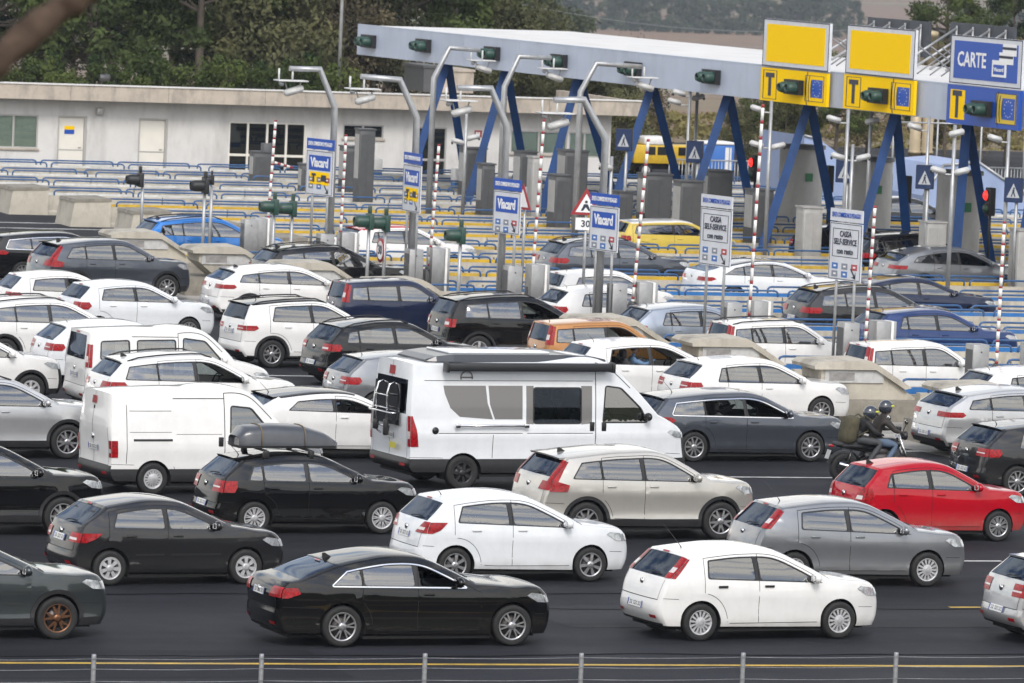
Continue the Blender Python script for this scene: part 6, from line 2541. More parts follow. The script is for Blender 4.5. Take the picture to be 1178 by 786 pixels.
# ------------------------------------------------------------------ low building
WY = 225.0
M_wall = mat("render_white", (.63, .62, .60), .85, var=.06, vscale=1.2, bump=.15, bscale=14, dirt=(.40, .385, .37), dirt_scale=1.1, dirt_amt=.75)
M_eave = mat("eave_concrete", (.44, .385, .32), .85, var=.12, vscale=1.5, dirt=(.17, .15, .13), dirt_scale=2.0, dirt_amt=.8)
M_door = mat("door_cream", (.74, .71, .64), .5, var=.04, vscale=2)
M_frame = mat("frame_alu", (.45, .44, .42), .45, .4)
M_wglass = glass_mat("window_glass", (.75, .80, .78), .03)
M_blind = mat("blind_green", (.74, .74, .66), .7, var=.05, vscale=4)
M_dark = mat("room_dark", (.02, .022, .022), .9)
bx0, bx1 = xfor(-240, WY, 2), xfor(703, WY, 2)
bl = thing("low_building", "long low white toll office with wide concrete eaves", "building", (bx0, WY, 0))


def wp(x, y, Y=WY):
    p = atY(x, y, Y)
    return p[0] - bx0, p[2]


openings = [("window", (-12, 131, 43, 171)), ("door", (67, 133, 98, 200)), ("door", (160, 136, 191, 202)), ("glazed", (264, 140, 350, 204)), ("window", (395, 143, 441, 160)), ("tall", (478, 146, 512, 206)), ("window", (588, 150, 652, 178)), ("wide", (655, 152, 690, 182))]
eave_z = wp(15, 113)[1]
roof_z = eave_z + .62
LB = bx1 - bx0
# wall with openings, as one sheet cut round them
rects = []
for kind, (x0, y0, x1, y1) in openings:
    a, b2 = wp(x0, y0), wp(x1, y1)
    zlo = 0.0 if kind in ("door", "glazed", "tall") else b2[1]
    rects.append((kind, a[0], b2[0], zlo, a[1]))
xs_ = sorted({0.0, LB} | {r[1] for r in rects} | {r[2] for r in rects})
m = MB()
for i in range(len(xs_) - 1):
    xa, xb3 = xs_[i], xs_[i + 1]
    hole = [r for r in rects if r[1] <= xa + 1e-6 and r[2] >= xb3 - 1e-6]
    if hole:
        _, _, _, zl, zh = hole[0]
        if zl > 0:
            m.box(xa, xb3, 0, .3, 0, zl)
        m.box(xa, xb3, 0, .3, zh, eave_z)
    else:
        m.box(xa, xb3, 0, .3, 0, eave_z)
build("wall", m, M_wall, bl)
m = MB()
m.box(0, LB, 8.0, 8.3, 0, eave_z)
m.box(LB - .3, LB, .31, 7.99, 0, eave_z)
m.box(LB + .65, LB + .9, -.68, 8.6, eave_z + .13, roof_z - .03, 2)
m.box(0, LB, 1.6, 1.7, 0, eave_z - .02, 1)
build("back_wall", m, [M_wall, M_dark, M_eave], bl)
n_e = 9
for i in range(n_e):
    m = MB()
    a, b2 = -1.0 + (LB + 1.9) * i / n_e, -1.0 + (LB + 1.9) * (i + 1) / n_e
    m.box(a + .006, b2 - .006, -.95, -.70, eave_z + .02, roof_z - .03)
    m.box(a + .006, b2 - .006, -1.0, -.66, roof_z - .028, roof_z + .02, 1)
    build("eave_slab", m, [M_eave, M_rooftop], bl)
m = MB()
m.box(-1, LB + .9, -.69, 8.6, eave_z + .004, eave_z + .12)
build("roof", m, M_eave, bl)
for kind, xa, xb3, zl, zh in rects:
    if kind == "door":
        m = MB()
        m.box(xa + .06, xb3 - .10, .10, .15, .02, zh - .06)
        d_ = build("door", m, M_door, bl)
        m = MB()
        m.box(xa + .001, xa + .055, .02, .2, 0, zh - .001)
        m.box(xb3 - .095, xb3 - .001, .02, .2, 0, zh - .001)
        m.box(xa + .056, xb3 - .096, .02, .2, zh - .055, zh - .001)
        build("frame", m, M_frame, d_)
        m = MB()
        m.box(xa + .07, xb3 - .11, .085, .098, .80, .84)
        m.tube([(xb3 - .18, .07, .92), (xb3 - .30, .07, .92)], .02, 6)
        build("push_bar", m, M_frame, d_)
        if xa < wp(100, 140)[0]:
            m = MB()
            q0, q1 = wp(75, 145), wp(86, 154)
            m.box(q0[0], q1[0], .085, .098, q1[1] + .15, q0[1])
            build("notice", m, M_signyel, d_)
            m = MB()
            m.box(q0[0], q1[0], .085, .098, q1[1] - .02, q1[1] + .148)
            build("notice", m, M_signblue, d_)
    else:
        np_ = {"window": 2, "glazed": 4, "tall": 1, "wide": 2}[kind]
        wn = MB()
        f = .055
        wn.box(xa + .001, xa + f, .03, .14, zl + .001, zh - .001)
        wn.box(xb3 - f, xb3 - .001, .03, .14, zl + .001, zh - .001)
        wn.box(xa + f, xb3 - f, .03, .14, zh - f, zh - .001)
        wn.box(xa + f, xb3 - f, .03, .14, zl + .001, zl + f)
        for q in range(1, np_):
            xm = lerp(xa, xb3, q / np_)
            wn.box(xm - .04, xm + .04, .035, .13, zl + f, zh - f)
        if kind in ("glazed", "tall"):
            wn.box(xa + f, xb3 - f, .033, .128, zl + (zh - zl) * .36, zl + (zh - zl) * .36 + .09)
        wo = build("window", wn, M_frame if kind != "glazed" else M_door, bl)
        for q in range(np_):
            a, b2 = lerp(xa, xb3, q / np_) + .03, lerp(xa, xb3, (q + 1) / np_) - .03
            m = MB()
            m.box(a, b2, .08, .09, zl + .03, zh - .03)
            build("pane", m, M_wglass, wo)
        if xa < wp(0, 140)[0] or kind == "wide" or (kind == "window" and xa > wp(560, 150)[0]):
            m = MB()
            m.box(xa + .03, xb3 - .03, .10, .11, zl + .03, zh - .03)
            build("blind", m, M_blind, wo)
        if kind == "window":
            m = MB()
            m.box(xa - .05, xb3 + .05, -.08, .02, zl - .07, zl - .004)
            build("sill", m, M_eave, wo)
# red notice, wall lamp, roof camera, rooftop block
q0, q1 = wp(546, 150), wp(554, 158)
m = MB()
m.box(q0[0], q1[0], -.03, -.002, q1[1], q0[1])
nb_ = build("notice", m, M_red, bl)
m = MB()
m.box(q0[0] + .05, q0[0] + .12, -.036, -.031, q1[1] + .06, q0[1] - .06)
m.box(q0[0] + .15, q0[0] + .21, -.036, -.031, q1[1] + .06, q0[1] - .06)
build("pictogram", m, M_lettw, nb_)
q0 = wp(114, 128)
m = MB()
m.bbox(q0[0] - .14, q0[0] + .14, -.22, -.01, q0[1] - .14, q0[1] + .14, .03)
build("wall_lamp", m, M_frame, bl)
q0 = wp(120, 96, WY + 1)
m = MB()
m.lathe([(.10, 0), (.13, .05), (.13, .40), (.0, .42)], 12, axis='x', c=(q0[0] - .2, 1, roof_z + .22))
m.tube([(q0[0] - .1, 1, roof_z), (q0[0] - .1, 1, roof_z + .2)], .03, 6)
tag(build("floodlight", m, M_steeldk, None, (bx0, WY, 0)), "small grey floodlight on the building's roof edge", "lamp")
for (xa2, xb4, yt, mm) in ((487, 508, 78, M_steeldk), (508, 545, 82, M_eave)):
    a, b2 = atY(xa2, 100, WY + 3), atY(xb4, 100, WY + 3)
    zt = atY(xa2, yt, WY + 3)[2]
    m = MB()
    m.box(a[0] - bx0, b2[0] - bx0 - .02, 3, 5.5, roof_z - .05, zt)
    m.box(a[0] - bx0 - .06, b2[0] - bx0 + .02, 2.94, 5.56, zt + .001, zt + .10, 0)
    build("rooftop_block", m, mm, bl)
m = MB()
X = xfor(395, 236, 8)
m.tube([(0, 0, 0), (0, 0, 14)], [.09, .05], 8)
tag(build("lamp_pole", m, M_pole, None, (X, 236, -.04)), "thin grey pole rising behind the low building", "pole")


# ------------------------------------------------------------------ vegetation
def leaf_mat(name, c1, c2, scale=.55):
    m = bpy.data.materials.new(name)
    m.use_nodes = True
    t = m.node_tree
    b = t.nodes["Principled BSDF"]
    b.inputs["Roughness"].default_value = .75
    b.inputs["Specular IOR Level"].default_value = .2
    tc = t.nodes.new("ShaderNodeTexCoord")
    n = t.nodes.new("ShaderNodeTexNoise")
    n.inputs["Scale"].default_value = scale
    n.inputs["Detail"].default_value = 3
    t.links.new(tc.outputs["Object"], n.inputs["Vector"])
    oi = t.nodes.new("ShaderNodeObjectInfo")
    ad = t.nodes.new("ShaderNodeMath")
    ad.operation = 'MULTIPLY_ADD'
    ad.inputs[1].default_value = .35
    t.links.new(oi.outputs["Random"], ad.inputs[0])
    t.links.new(n.outputs["Fac"], ad.inputs[2])
    cr = t.nodes.new("ShaderNodeValToRGB")
    cr.color_ramp.elements[0].position = .38
    cr.color_ramp.elements[0].color = (*c1, 1)
    cr.color_ramp.elements[1].position = .90
    cr.color_ramp.elements[1].color = (*c2, 1)
    t.links.new(ad.outputs[0], cr.inputs[0])
    t.links.new(cr.outputs[0], b.inputs["Base Color"])
    tl = t.nodes.new("ShaderNodeBsdfTranslucent")
    t.links.new(cr.outputs[0], tl.inputs[0])
    mx = t.nodes.new("ShaderNodeMixShader")
    mx.inputs[0].default_value = .25
    out = t.nodes["Material Output"]
    t.links.new(b.outputs[0], mx.inputs[1])
    t.links.new(tl.outputs[0], mx.inputs[2])
    t.links.new(mx.outputs[0], out.inputs[0])
    return m


ML_pine = leaf_mat("leaf_pine", (.018, .030, .013), (.115, .150, .045))
ML_olive = leaf_mat("leaf_olive", (.034, .040, .020), (.17, .168, .080))
ML_brown = leaf_mat("leaf_autumn", (.050, .045, .028), (.23, .19, .11))
ML_shrub = leaf_mat("leaf_shrub", (.022, .042, .012), (.11, .14, .035))
ML_far = leaf_mat("leaf_far", (.030, .045, .020), (.080, .095, .040), .3)
M_bark = mat("bark", (.115, .095, .075), .9, var=.3, vscale=3, bump=.5, bscale=12)


def leaf_cloud(seed, n_cl, n_lf, rad, leaf, zlo, zhi, prof, flat=1.0):
    """n_cl clumps of n_lf small leaf faces; prof(t) gives the crown radius at relative height t"""
    rng = np.random.default_rng(seed)
    t = rng.random(n_cl) ** .9
    a = rng.random(n_cl) * 2 * math.pi
    pr = np.array([prof(x) for x in t])
    rr2 = pr * np.sqrt(rng.random(n_cl) * .75 + .25)
    cen = np.stack([rr2 * np.cos(a), rr2 * np.sin(a), zlo + (zhi - zlo) * t], 1)
    csz = rad * (.55 + .7 * rng.random(n_cl))
    c = np.repeat(cen, n_lf, 0)
    s = np.repeat(csz, n_lf)
    d = rng.normal(size=(n_cl * n_lf, 3))
    d /= np.linalg.norm(d, axis=1)[:, None]
    p = c + d * (s * (rng.random(n_cl * n_lf) ** .5))[:, None] * np.array((1, 1, flat))
    u = rng.normal(size=p.shape)
    u /= np.linalg.norm(u, axis=1)[:, None]
    v = np.cross(u, d)
    v /= np.linalg.norm(v, axis=1)[:, None] + 1e-9
    l = leaf * (.6 + .8 * rng.random(len(p)))
    u, v = u * l[:, None], v * (l * .55)[:, None]
    V = np.stack([p - u, p - v * .9, p + u, p + v], 1).reshape(-1, 3)
    n = len(p)
    me = bpy.data.meshes.new("crown")
    me.vertices.add(n * 4)
    me.vertices.foreach_set("co", V.astype(np.float32).ravel())
    me.loops.add(n * 4)
    me.loops.foreach_set("vertex_index", np.arange(n * 4, dtype=np.int32))
    me.polygons.add(n)
    me.polygons.foreach_set("loop_start", np.arange(0, n * 4, 4, dtype=np.int32))
    me.polygons.foreach_set("loop_total", np.full(n, 4, np.int32))
    me.materials.append(None)
    me.update()
    return me, cen


def trunk_mesh(seed, h, r, cen, bare=0):
    rnd = random.Random(seed)
    m = MB()
    pts = [(0, 0, -.2)]
    x = y = 0.0
    for i in range(1, 7):
        x += rnd.uniform(-.1, .1) * h * .06
        y += rnd.uniform(-.1, .1) * h * .06
        pts.append((x, y, h * i / 6))
    m.tube(pts, [r * (1 - .13 * i) for i in range(7)], 8)
    for i in range(min(len(cen), 16)):
        c = cen[i]
        zb = max(.15 * h, min(h * .85, c[2] - .25 * abs(c[0]) - .4))
        k = zb / h * 6
        j = int(min(5, k))
        b0 = np.array(lerp(np.array(pts[j]), np.array(pts[j + 1]), k - j))
        mid = lerp(b0, c, .5) + np.array((rnd.uniform(-.3, .3), rnd.uniform(-.3, .3), .15))
        m.tube([b0, mid, c], [r * .36, r * .22, r * .07], 5)
    for i in range(bare):
        z = rnd.uniform(.15, .8) * h
        a = rnd.uniform(0, 6.28)
        l = rnd.uniform(.12, .28) * h
        p0 = np.array((0, 0, z))
        p1 = p0 + np.array((math.cos(a) * l * .5, math.sin(a) * l * .5, rnd.uniform(-.05, .25) * l))
        p2 = p1 + np.array((math.cos(a + rnd.uniform(-.5, .5)) * l * .5, math.sin(a) * l * .5, rnd.uniform(-.1, .3) * l))
        m.tube([p0, p1, p2], [r * .18, r * .11, r * .04], 4)
        for q in range(3):
            t0 = lerp(p1, p2, rnd.random())
            m.tube([t0, t0 + np.array((rnd.uniform(-.6, .6), rnd.uniform(-.6, .6), rnd.uniform(-.1, .7)))], [r * .06, r * .02], 4)
    return m.mesh("trunk", 1)


KINDS = {}
def tree_kind(name, seed, h, r, n_cl, n_lf, rad, leaf, zlo, prof, material, flat=1.0, bare=0):
    cm, cen = leaf_cloud(seed, n_cl, n_lf, rad, leaf, zlo, h, prof, flat)
    KINDS[name] = (cm, trunk_mesh(seed, h * .92, r, cen, bare), material)


tree_kind('pine', 1, 13, .26, 62, 300, 1.15, .13, 3.6, lambda t: 4.2 * (1 - .75 * t ** 2) * (.6 + .4 * min(1, t * 3)), ML_pine, .7, 14)
tree_kind('pine2', 2, 12, .24, 50, 280, 1.1, .13, 3.0, lambda t: 3.8 * (1 - .6 * t ** 2), ML_pine, .7, 18)
tree_kind('scrub', 3, 7.5, .14, 60, 200, .95, .11, .8, lambda t: 2.9 * (1 - .55 * t ** 2), ML_olive, 1.0, 12)
tree_kind('brown', 4, 9, .17, 60, 170, 1.0, .10, 1.0, lambda t: 2.7 * (1 - .6 * t ** 2), ML_brown, 1.1, 20)
tree_kind('shrub', 5, 4.6, .08, 34, 120, .50, .09, .3, lambda t: 1.5 * (1 - .5 * t), ML_shrub, 1.1, 0)
tree_kind('far', 6, 9, .25, 46, 50, 1.3, .36, 1.0, lambda t: 3.4 * (1 - .6 * t ** 2), ML_far, .9, 0)
tree_kind('far2', 7, 8, .25, 40, 50, 1.3, .36, .8, lambda t: 4.2 * (1 - .5 * t ** 2), ML_far, .8, 0)
SPEC = {'pine': "dark green pine", 'pine2': "dark green pine with bare lower limbs", 'scrub': "olive green scrubby tree", 'brown': "brownish thin leaved tree", 'shrub': "light green shrub", 'far': "hazy tree", 'far2': "broad hazy tree"}


def tree(kind, pxx, Y, scale, where, group, zoff=0.0, sz=None):
    X = xfor(pxx, Y, 3)
    z = terrain_z(X, Y) if Y > 262 else -.03
    cm, tm, mt = KINDS[kind]
    root = thing("tree" if kind != 'shrub' else "shrub", SPEC[kind] + " " + where, "tree" if kind != 'shrub' else "shrub", (X, Y, z + zoff), random.uniform(0, 6.28), group)
    root.scale = (scale, scale, scale * (sz or random.uniform(.9, 1.12)))
    link("trunk", tm, [M_bark], root)
    link("crown", cm, [mt], root)
    return root


WOOD = [('pine2', -20, 246, 1.0, "at the left end, behind the branch"), ('pine', 45, 252, 1.05, "behind the building's first window"), ('pine2', 105, 247, 1.0, "behind the building's first door"), ('brown', 75, 250, .8, "between the first two pines behind the building"),
        ('pine', 165, 250, 1.0, "behind the building's second door"), ('pine', 228, 246, .92, "behind the blank wall between door and glazed entrance"), ('pine2', 270, 251, .9, "above the glazed entrance"), ('scrub', 318, 245, 1.05, "right of the glazed entrance, above the first mast"), ('brown', 352, 251, 1.05, "behind the first camera mast"),
        ('brown', 392, 247, .95, "around the thin pole behind the roof"), ('scrub', 428, 250, 1.1, "left of the gantry's far end"), ('pine2', 462, 258, 1.0, "behind the gantry's far end"), ('pine', 520, 262, .95, "above the rooftop block"), ('pine', 572, 264, .9, "above the second camera arm"), ('scrub', 605, 258, .9, "right end of the near wood"),
        ('pine', 0, 275, 1.15, "in the second row at the left end"), ('pine2', 130, 278, 1.15, "in the second row above the first door"), ('pine', 200, 276, 1.2, "in the second row above the second door"), ('pine2', 300, 280, 1.2, "in the second row above the entrance"), ('pine', 375, 282, 1.2, "in the second row behind the brown trees"),
        ('pine2', 445, 280, 1.15, "in the second row left of the gantry"), ('scrub', 545, 246, .62, "low beside the rooftop block"), ('scrub', 590, 242, .55, "low behind the second mast arm"), ('scrub', 640, 243, .55, "low behind the roof between two masts"), ('scrub', 700, 239, .62, "at the right end of the building"), ('brown', 730, 240, .55, "beside the last A-frame by the building"),
        ('scrub', 720, 233, .45, "squat one right of the building's end")]
for kd, pxx, Y, sc_, wh in WOOD:
    tree(kd, pxx, Y, sc_, wh, "wood behind the building")
for i in range(16):
    pxx = -12 + i * 27 + random.uniform(-8, 8)
    tree('shrub', pxx, 235.5 + random.uniform(-.8, 2), random.uniform(.72, .90), "peeking over the roof edge, " + ["at the far left corner", "left of the first door", "above the first door", "beside the roof floodlight", "right of the roof floodlight", "above the bare wall", "above the second door", "right of the second door",
         "left of the glazed entrance", "above the glazed entrance's left half", "above the glazed entrance's right half", "left of the first mast's arm", "under the first mast's cameras", "right of the first mast", "by the thin pole", "left of the second mast's cameras"][i], "shrubs along the roof edge")
RIGHT = [('pine', 880, 246, .33, "under the first yellow board"), ('pine2', 925, 250, .36, "between the two yellow boards, low"), ('pine2', 965, 247, .42, "left of the second yellow board's legs"), ('brown', 1000, 250, .56, "behind the second yellow board's legs"), ('pine', 1035, 255, .40, "left of the tan flues"),
         ('brown', 1090, 250, .56, "right of the tan flues"), ('pine2', 1125, 252, .42, "under the card board"), ('brown', 1160, 249, .56, "at the right frame edge, low"), ('pine', 1088, 300, .70, "with its top between the dark boards"), ('pine', 1165, 305, .66, "with its top right of the dark boards"), ('scrub', 850, 244, .32, "small beyond the blue site cabin"), ('scrub', 905, 238, .42, "beside the round toll booth")]
for kd, pxx, Y, sc_, wh in RIGHT:
    tree(kd, pxx, Y, sc_, wh, "trees beyond the right lanes")
MIDW = ["nearest the wood's end", "second from the wood's end", "third from the wood's end", "fourth from the wood's end", "fifth from the wood's end", "over the gantry's white roof"]
for i, pxx in enumerate((604, 618, 634, 650, 664)):
    tree('far' if i % 2 else 'far2', pxx, 520 + 45 * i, .95 + .04 * i, "at the edge of the ploughed field, " + MIDW[i], "trees by the ploughed field")
rnd = random.Random(3)
ORDW = ["first", "second", "third", "fourth", "fifth", "sixth", "seventh", "eighth", "ninth", "tenth", "eleventh", "twelfth", "thirteenth", "fourteenth", "fifteenth", "sixteenth", "seventeenth", "eighteenth", "nineteenth", "twentieth"] + [
    "twenty-" + w for w in ("first", "second", "third", "fourth", "fifth", "sixth", "seventh", "eighth")]
for i, pxx in enumerate(list(np.linspace(640, 985, 19)) + [1120, 1150, 1180]):
    tree('far' if rnd.random() < .5 else 'far2', pxx + rnd.uniform(-6, 6), 1880 + rnd.uniform(-40, 70), rnd.uniform(1.0, 1.5), "in the far row beyond the field, %s from its left end" % ORDW[i], "far row of trees")
for i, pxx in enumerate(sorted(rnd.uniform(600, 985) for _ in range(22))):
    tree('far' if rnd.random() < .5 else 'far2', pxx, rnd.uniform(2100, 2500), rnd.uniform(1.2, 1.9), "on the distant slope, %s from the left there" % ORDW[i], "trees on the distant slope")
# hedge line at the far end of the field
hm, _ = leaf_cloud(77, 420, 26, 1.6, .55, .2, 4.0, lambda t: 1.0)
hv = np.empty(len(hm.vertices) * 3, np.float32)
hm.vertices.foreach_get("co", hv)
hv = hv.reshape(-1, 3)
rng = np.random.default_rng(5)
sh = np.repeat(np.repeat(rng.uniform(0, 170, 420), 26), 4)
hv[:, 0] += sh
hm.vertices.foreach_set("co", hv.ravel())
Xh = xfor(620, 1850, -37)
hd = link("hedgerow", hm, [ML_far], None, (Xh, 1850, terrain_z(Xh + 80, 1850)))
tag(hd, "continuous hazy hedgerow along the far end of the ploughed field", "hedgerow", kind="stuff")
# rough grass strip beyond the lanes
gm, _ = leaf_cloud(78, 700, 20, .5, .16, .0, .25, lambda t: .5, .35)
gv = np.empty(len(gm.vertices) * 3, np.float32)
gm.vertices.foreach_get("co", gv)
gv = gv.reshape(-1, 3)
gv[:, 0] += np.repeat(np.repeat(rng.uniform(0, 50, 700), 20), 4)
gv[:, 1] += np.repeat(np.repeat(rng.uniform(0, 30, 700), 20), 4)
gm.vertices.foreach_set("co", gv.ravel())
tag(link("grass", gm, [leaf_mat("leaf_dry", (.10, .10, .035), (.26, .22, .09))], None, (82, 262, -.1)), "rough dry grass beyond the far lanes", "grass", kind="stuff")

# power line over the field
for i, (ya2, yb5) in enumerate(((2, 28), (24, 44))):
    p0, p1 = EYE + ray(560, ya2 - 4) / FPX * 500, EYE + ray(1000, yb5 + 6) / FPX * 560
    m = MB()
    m.tube([lerp(p0, p1, t) - np.array((0, 0, 1.2 * math.sin(math.pi * t))) for t in np.linspace(0, 1, 12)], .018, 5)
    tag(build("power_cable", m, M_pole), ["upper power cable sagging across the far field", "lower power cable sagging across the far field"][i], "cable", "power cables")

# ------------------------------------------------------------------ branch close to the camera
def at_dist(x, y, d):
    v = ray(x, y)
    return EYE + v / np.linalg.norm(v) * d


br = thing("tree_branch", "out of focus bare brown branch crossing the upper left corner", "branch", tuple(at_dist(-40, 92, 24)))
o_ = np.array(br.location)
rb = random.Random(5)
m = MB()
pts, rs = [], []
for i in range(22):
    t = i / 21
    p = at_dist(lerp(-60, 170, t), lerp(110, -62, t) + 3 * math.sin(t * 9), 24 + t) - o_
    pts.append(p)
    rs.append(lerp(.068, .050, t) * rb.uniform(.84, 1.12))
m.tube(pts, rs, 14)
for (t, dx, dy) in ((.34, 6, -14), (.62, 12, 16)):
    i = int(t * 21)
    p = np.array(pts[i])
    q = p + (rr_ * dx - uu_ * dy) * .0034
    m.tube([p, lerp(p, q, .6), q], [.05, .045, .02], 8)
build("limb", m, mat("bark_branch", (.075, .052, .038), .95, spec=.1, var=.5, vscale=9, dirt=(.035, .022, .016), dirt_scale=16, dirt_amt=.8, bump=.6, bscale=45), br)

# ------------------------------------------------------------------ haze
hz_ = MB()
hz_.box(-1400, 2600, -1600, 3400, -70, 48)
hm_ = bpy.data.materials.new("haze_air")
hm_.use_nodes = True
t = hm_.node_tree
t.nodes.clear()
o2 = t.nodes.new("ShaderNodeOutputMaterial")
pv = t.nodes.new("ShaderNodeVolumePrincipled")
pv.inputs["Color"].default_value = (.78, .86, 1.0, 1)
pv.inputs["Density"].default_value = .00011
pv.inputs["Anisotropy"].default_value = .2
t.links.new(pv.outputs[0], o2.inputs["Volume"])
tag(build("haze", hz_, hm_), "thin blue air between the plaza and the distant fields", "haze", kind="stuff")


# ------------------------------------------------------------------ people
def body_mat(name, top, bottom, split):
    """jacket above the height `split`, trousers below"""
    if name in MATS:
        return MATS[name]
    m = bpy.data.materials.new(name)
    m.use_nodes = True
    t = m.node_tree
    b = t.nodes["Principled BSDF"]
    b.inputs["Roughness"].default_value = .7
    tc = t.nodes.new("ShaderNodeTexCoord")
    sp = t.nodes.new("ShaderNodeSeparateXYZ")
    t.links.new(tc.outputs["Object"], sp.inputs[0])
    gt = t.nodes.new("ShaderNodeMath")
    gt.operation = 'GREATER_THAN'
    gt.inputs[1].default_value = split
    t.links.new(sp.outputs[2], gt.inputs[0])
    mx = t.nodes.new("ShaderNodeMix")
    mx.data_type = 'RGBA'
    mx.inputs[6].default_value = (*bottom, 1)
    mx.inputs[7].default_value = (*top, 1)
    t.links.new(gt.outputs[0], mx.inputs[0])
    n = t.nodes.new("ShaderNodeTexNoise")
    n.inputs["Scale"].default_value = 14
    t.links.new(tc.outputs["Object"], n.inputs["Vector"])
    bp = t.nodes.new("ShaderNodeBump")
    bp.inputs["Strength"].default_value = .5
    bp.inputs["Distance"].default_value = .02
    t.links.new(n.outputs["Fac"], bp.inputs["Height"])
    t.links.new(bp.outputs[0], b.inputs["Normal"])
    t.links.new(mx.outputs[2], b.inputs["Base Color"])
    MATS[name] = m
    return m


M_skin = mat("skin", (.42, .24, .17), .5, var=.08, vscale=8)
M_hair = mat("hair_dark", (.018, .013, .010), .6)
M_jeans = mat("jeans", (.10, .16, .26), .8, var=.25, vscale=10)


def skin_body(name, joints, edges, material, parent):
    """one continuous figure grown from a jointed skeleton"""
    names = list(joints)
    me = bpy.data.meshes.new(name)
    me.from_pydata([joints[n][:3] for n in names], [(names.index(a), names.index(b)) for a, b in edges], [])
    o = bpy.data.objects.new(name, me)
    COL.objects.link(o)
    md = o.modifiers.new("grow", 'SKIN')
    sv = me.skin_vertices[0].data
    for i, n in enumerate(names):
        r_ = joints[n][3]
        sv[i].radius = r_ if isinstance(r_, tuple) else (r_, r_)
        sv[i].use_root = (n == 'pelvis')
    md.use_smooth_shade = True
    sb = o.modifiers.new("round", 'SUBSURF')
    sb.levels = 1
    sb.render_levels = 2
    me.materials.append(material)
    o.parent = parent
    return o


def limb_joints(J, E_, side, sh, el, ha, hip=None, kn=None, an=None, toe=None, fat=1.0):
    s = side
    J['sh' + s] = (*sh, .075 * fat)
    J['el' + s] = (*el, .052 * fat)
    J['wr' + s] = (*ha, .033)
    d = np.array(ha) - np.array(el)
    d /= np.linalg.norm(d)
    J['pa' + s] = (*(np.array(ha) + d * .06), (.040, .022))
    E_ += [('chest', 'sh' + s), ('sh' + s, 'el' + s), ('el' + s, 'wr' + s), ('wr' + s, 'pa' + s)]
    side_v = np.cross(d, (0, 0, 1.0))
    side_v /= np.linalg.norm(side_v) + 1e-9
    for i, (o_, l) in enumerate(((-.030, .05), (-.010, .062), (.010, .058), (.030, .045))):
        b0 = np.array(ha) + d * .06
        p1 = b0 + side_v * o_ + d * l * .6
        p2 = b0 + side_v * o_ + d * l * .8 + np.array((0, 0, -.030))
        J['f%d%s' % (i, s)] = (*p1, .010)
        J['g%d%s' % (i, s)] = (*p2, .009)
        E_ += [('pa' + s, 'f%d%s' % (i, s)), ('f%d%s' % (i, s), 'g%d%s' % (i, s))]
    th = np.array(ha) + d * .02 + side_v * (.05 if s == 'R' else -.05) + np.array((0, 0, -.02))
    J['t' + s] = (*th, .011)
    E_.append(('wr' + s, 't' + s))
    if hip is not None:
        J['hip' + s] = (*hip, .10 * fat)
        J['kn' + s] = (*kn, .068 * fat)
        J['an' + s] = (*an, .045)
        J['toe' + s] = (*toe, .042)
        E_ += [('pelvis', 'hip' + s), ('hip' + s, 'kn' + s), ('kn' + s, 'an' + s), ('an' + s, 'toe' + s)]


def head_parts(root, c, hair=True, mats=None):
    m = MB()
    m.ball(c, (.098, .078, .120), 0, 16)
    m.ball((c[0] + .097, c[1], c[2] - .015), (.020, .014, .022), 0, 8)          # nose
    for sg in (-1, 1):
        m.ball((c[0] + .0, c[1] + sg * .078, c[2] - .01), (.020, .012, .032), 0, 8)   # ears
        m.ball((c[0] + .083, c[1] + sg * .032, c[2] + .018), (.014, .013, .009), 1, 8)  # eyes
    m.ball((c[0] + .085, c[1], c[2] - .058), (.012, .026, .007), 2, 8)          # mouth
    h = build("head", m, [M_skin, M_hair, mat("lips", (.30, .10, .09), .5)], root)
    if hair:
        m = MB()
        m.ball((c[0] - .018, c[1], c[2] + .030), (.102, .088, .112), 0, 14)
        build("hair", m, M_hair, h)


def seated_person(car, ct, side, label, top, arm_out=False):
    """adult sitting in a car seat, hands forward"""
    sx = ct.xb - .28
    y = .37 * side
    zb = ct.gc + .12 + .20 + ct.seat_h + .16
    root = thing("person", label, "person", (0, 0, 0), 0, "people in the cars")
    root.location = (car.location.x + math.cos(car.rotation_euler.z) * sx - math.sin(car.rotation_euler.z) * y, car.location.y + math.sin(car.rotation_euler.z) * sx + math.cos(car.rotation_euler.z) * y, zb)
    root.rotation_euler.z = car.rotation_euler.z
    k = min(1.0, (ct.H - .10 - zb) / .92)
    J = {'pelvis': (.10, 0, .08, (.15, .11)), 'waist': (.04, 0, .24, (.14, .10)), 'chest': (-.02, 0, .44 * k, (.17, .11)), 'neck': (0.0, 0, .60 * k, .05), 'headb': (.03, 0, .68 * k, .055)}
    E_ = [('pelvis', 'waist'), ('waist', 'chest'), ('chest', 'neck'), ('neck', 'headb')]
    hz = .34
    if arm_out:
        limb_joints(J, E_, 'R', (-.01, -.19, .50 * k), (.16, -.34, .36), (.30, -.36, .44), (.14, -.10, .07), (.52, -.14, .16), (.72, -.13, -.18), (.86, -.13, -.20))
    else:
        limb_joints(J, E_, 'R', (-.01, -.19, .50 * k), (.18, -.24, .30), (.42, -.14, hz + .08), (.14, -.10, .07), (.52, -.14, .16), (.72, -.13, -.18), (.86, -.13, -.20))
    limb_joints(J, E_, 'L', (-.01, .19, .50 * k), (.18, .24, .30), (.42, .14, hz + .08), (.14, .10, .07), (.52, .14, .16), (.72, .13, -.18), (.86, .13, -.20))
    skin_body("body", J, E_, body_mat("clothes_%.2f%.2f%.2f" % top, top, (.03, .035, .05), .12), root)
    head_parts(root, (.04, 0, .80 * k))
    return root


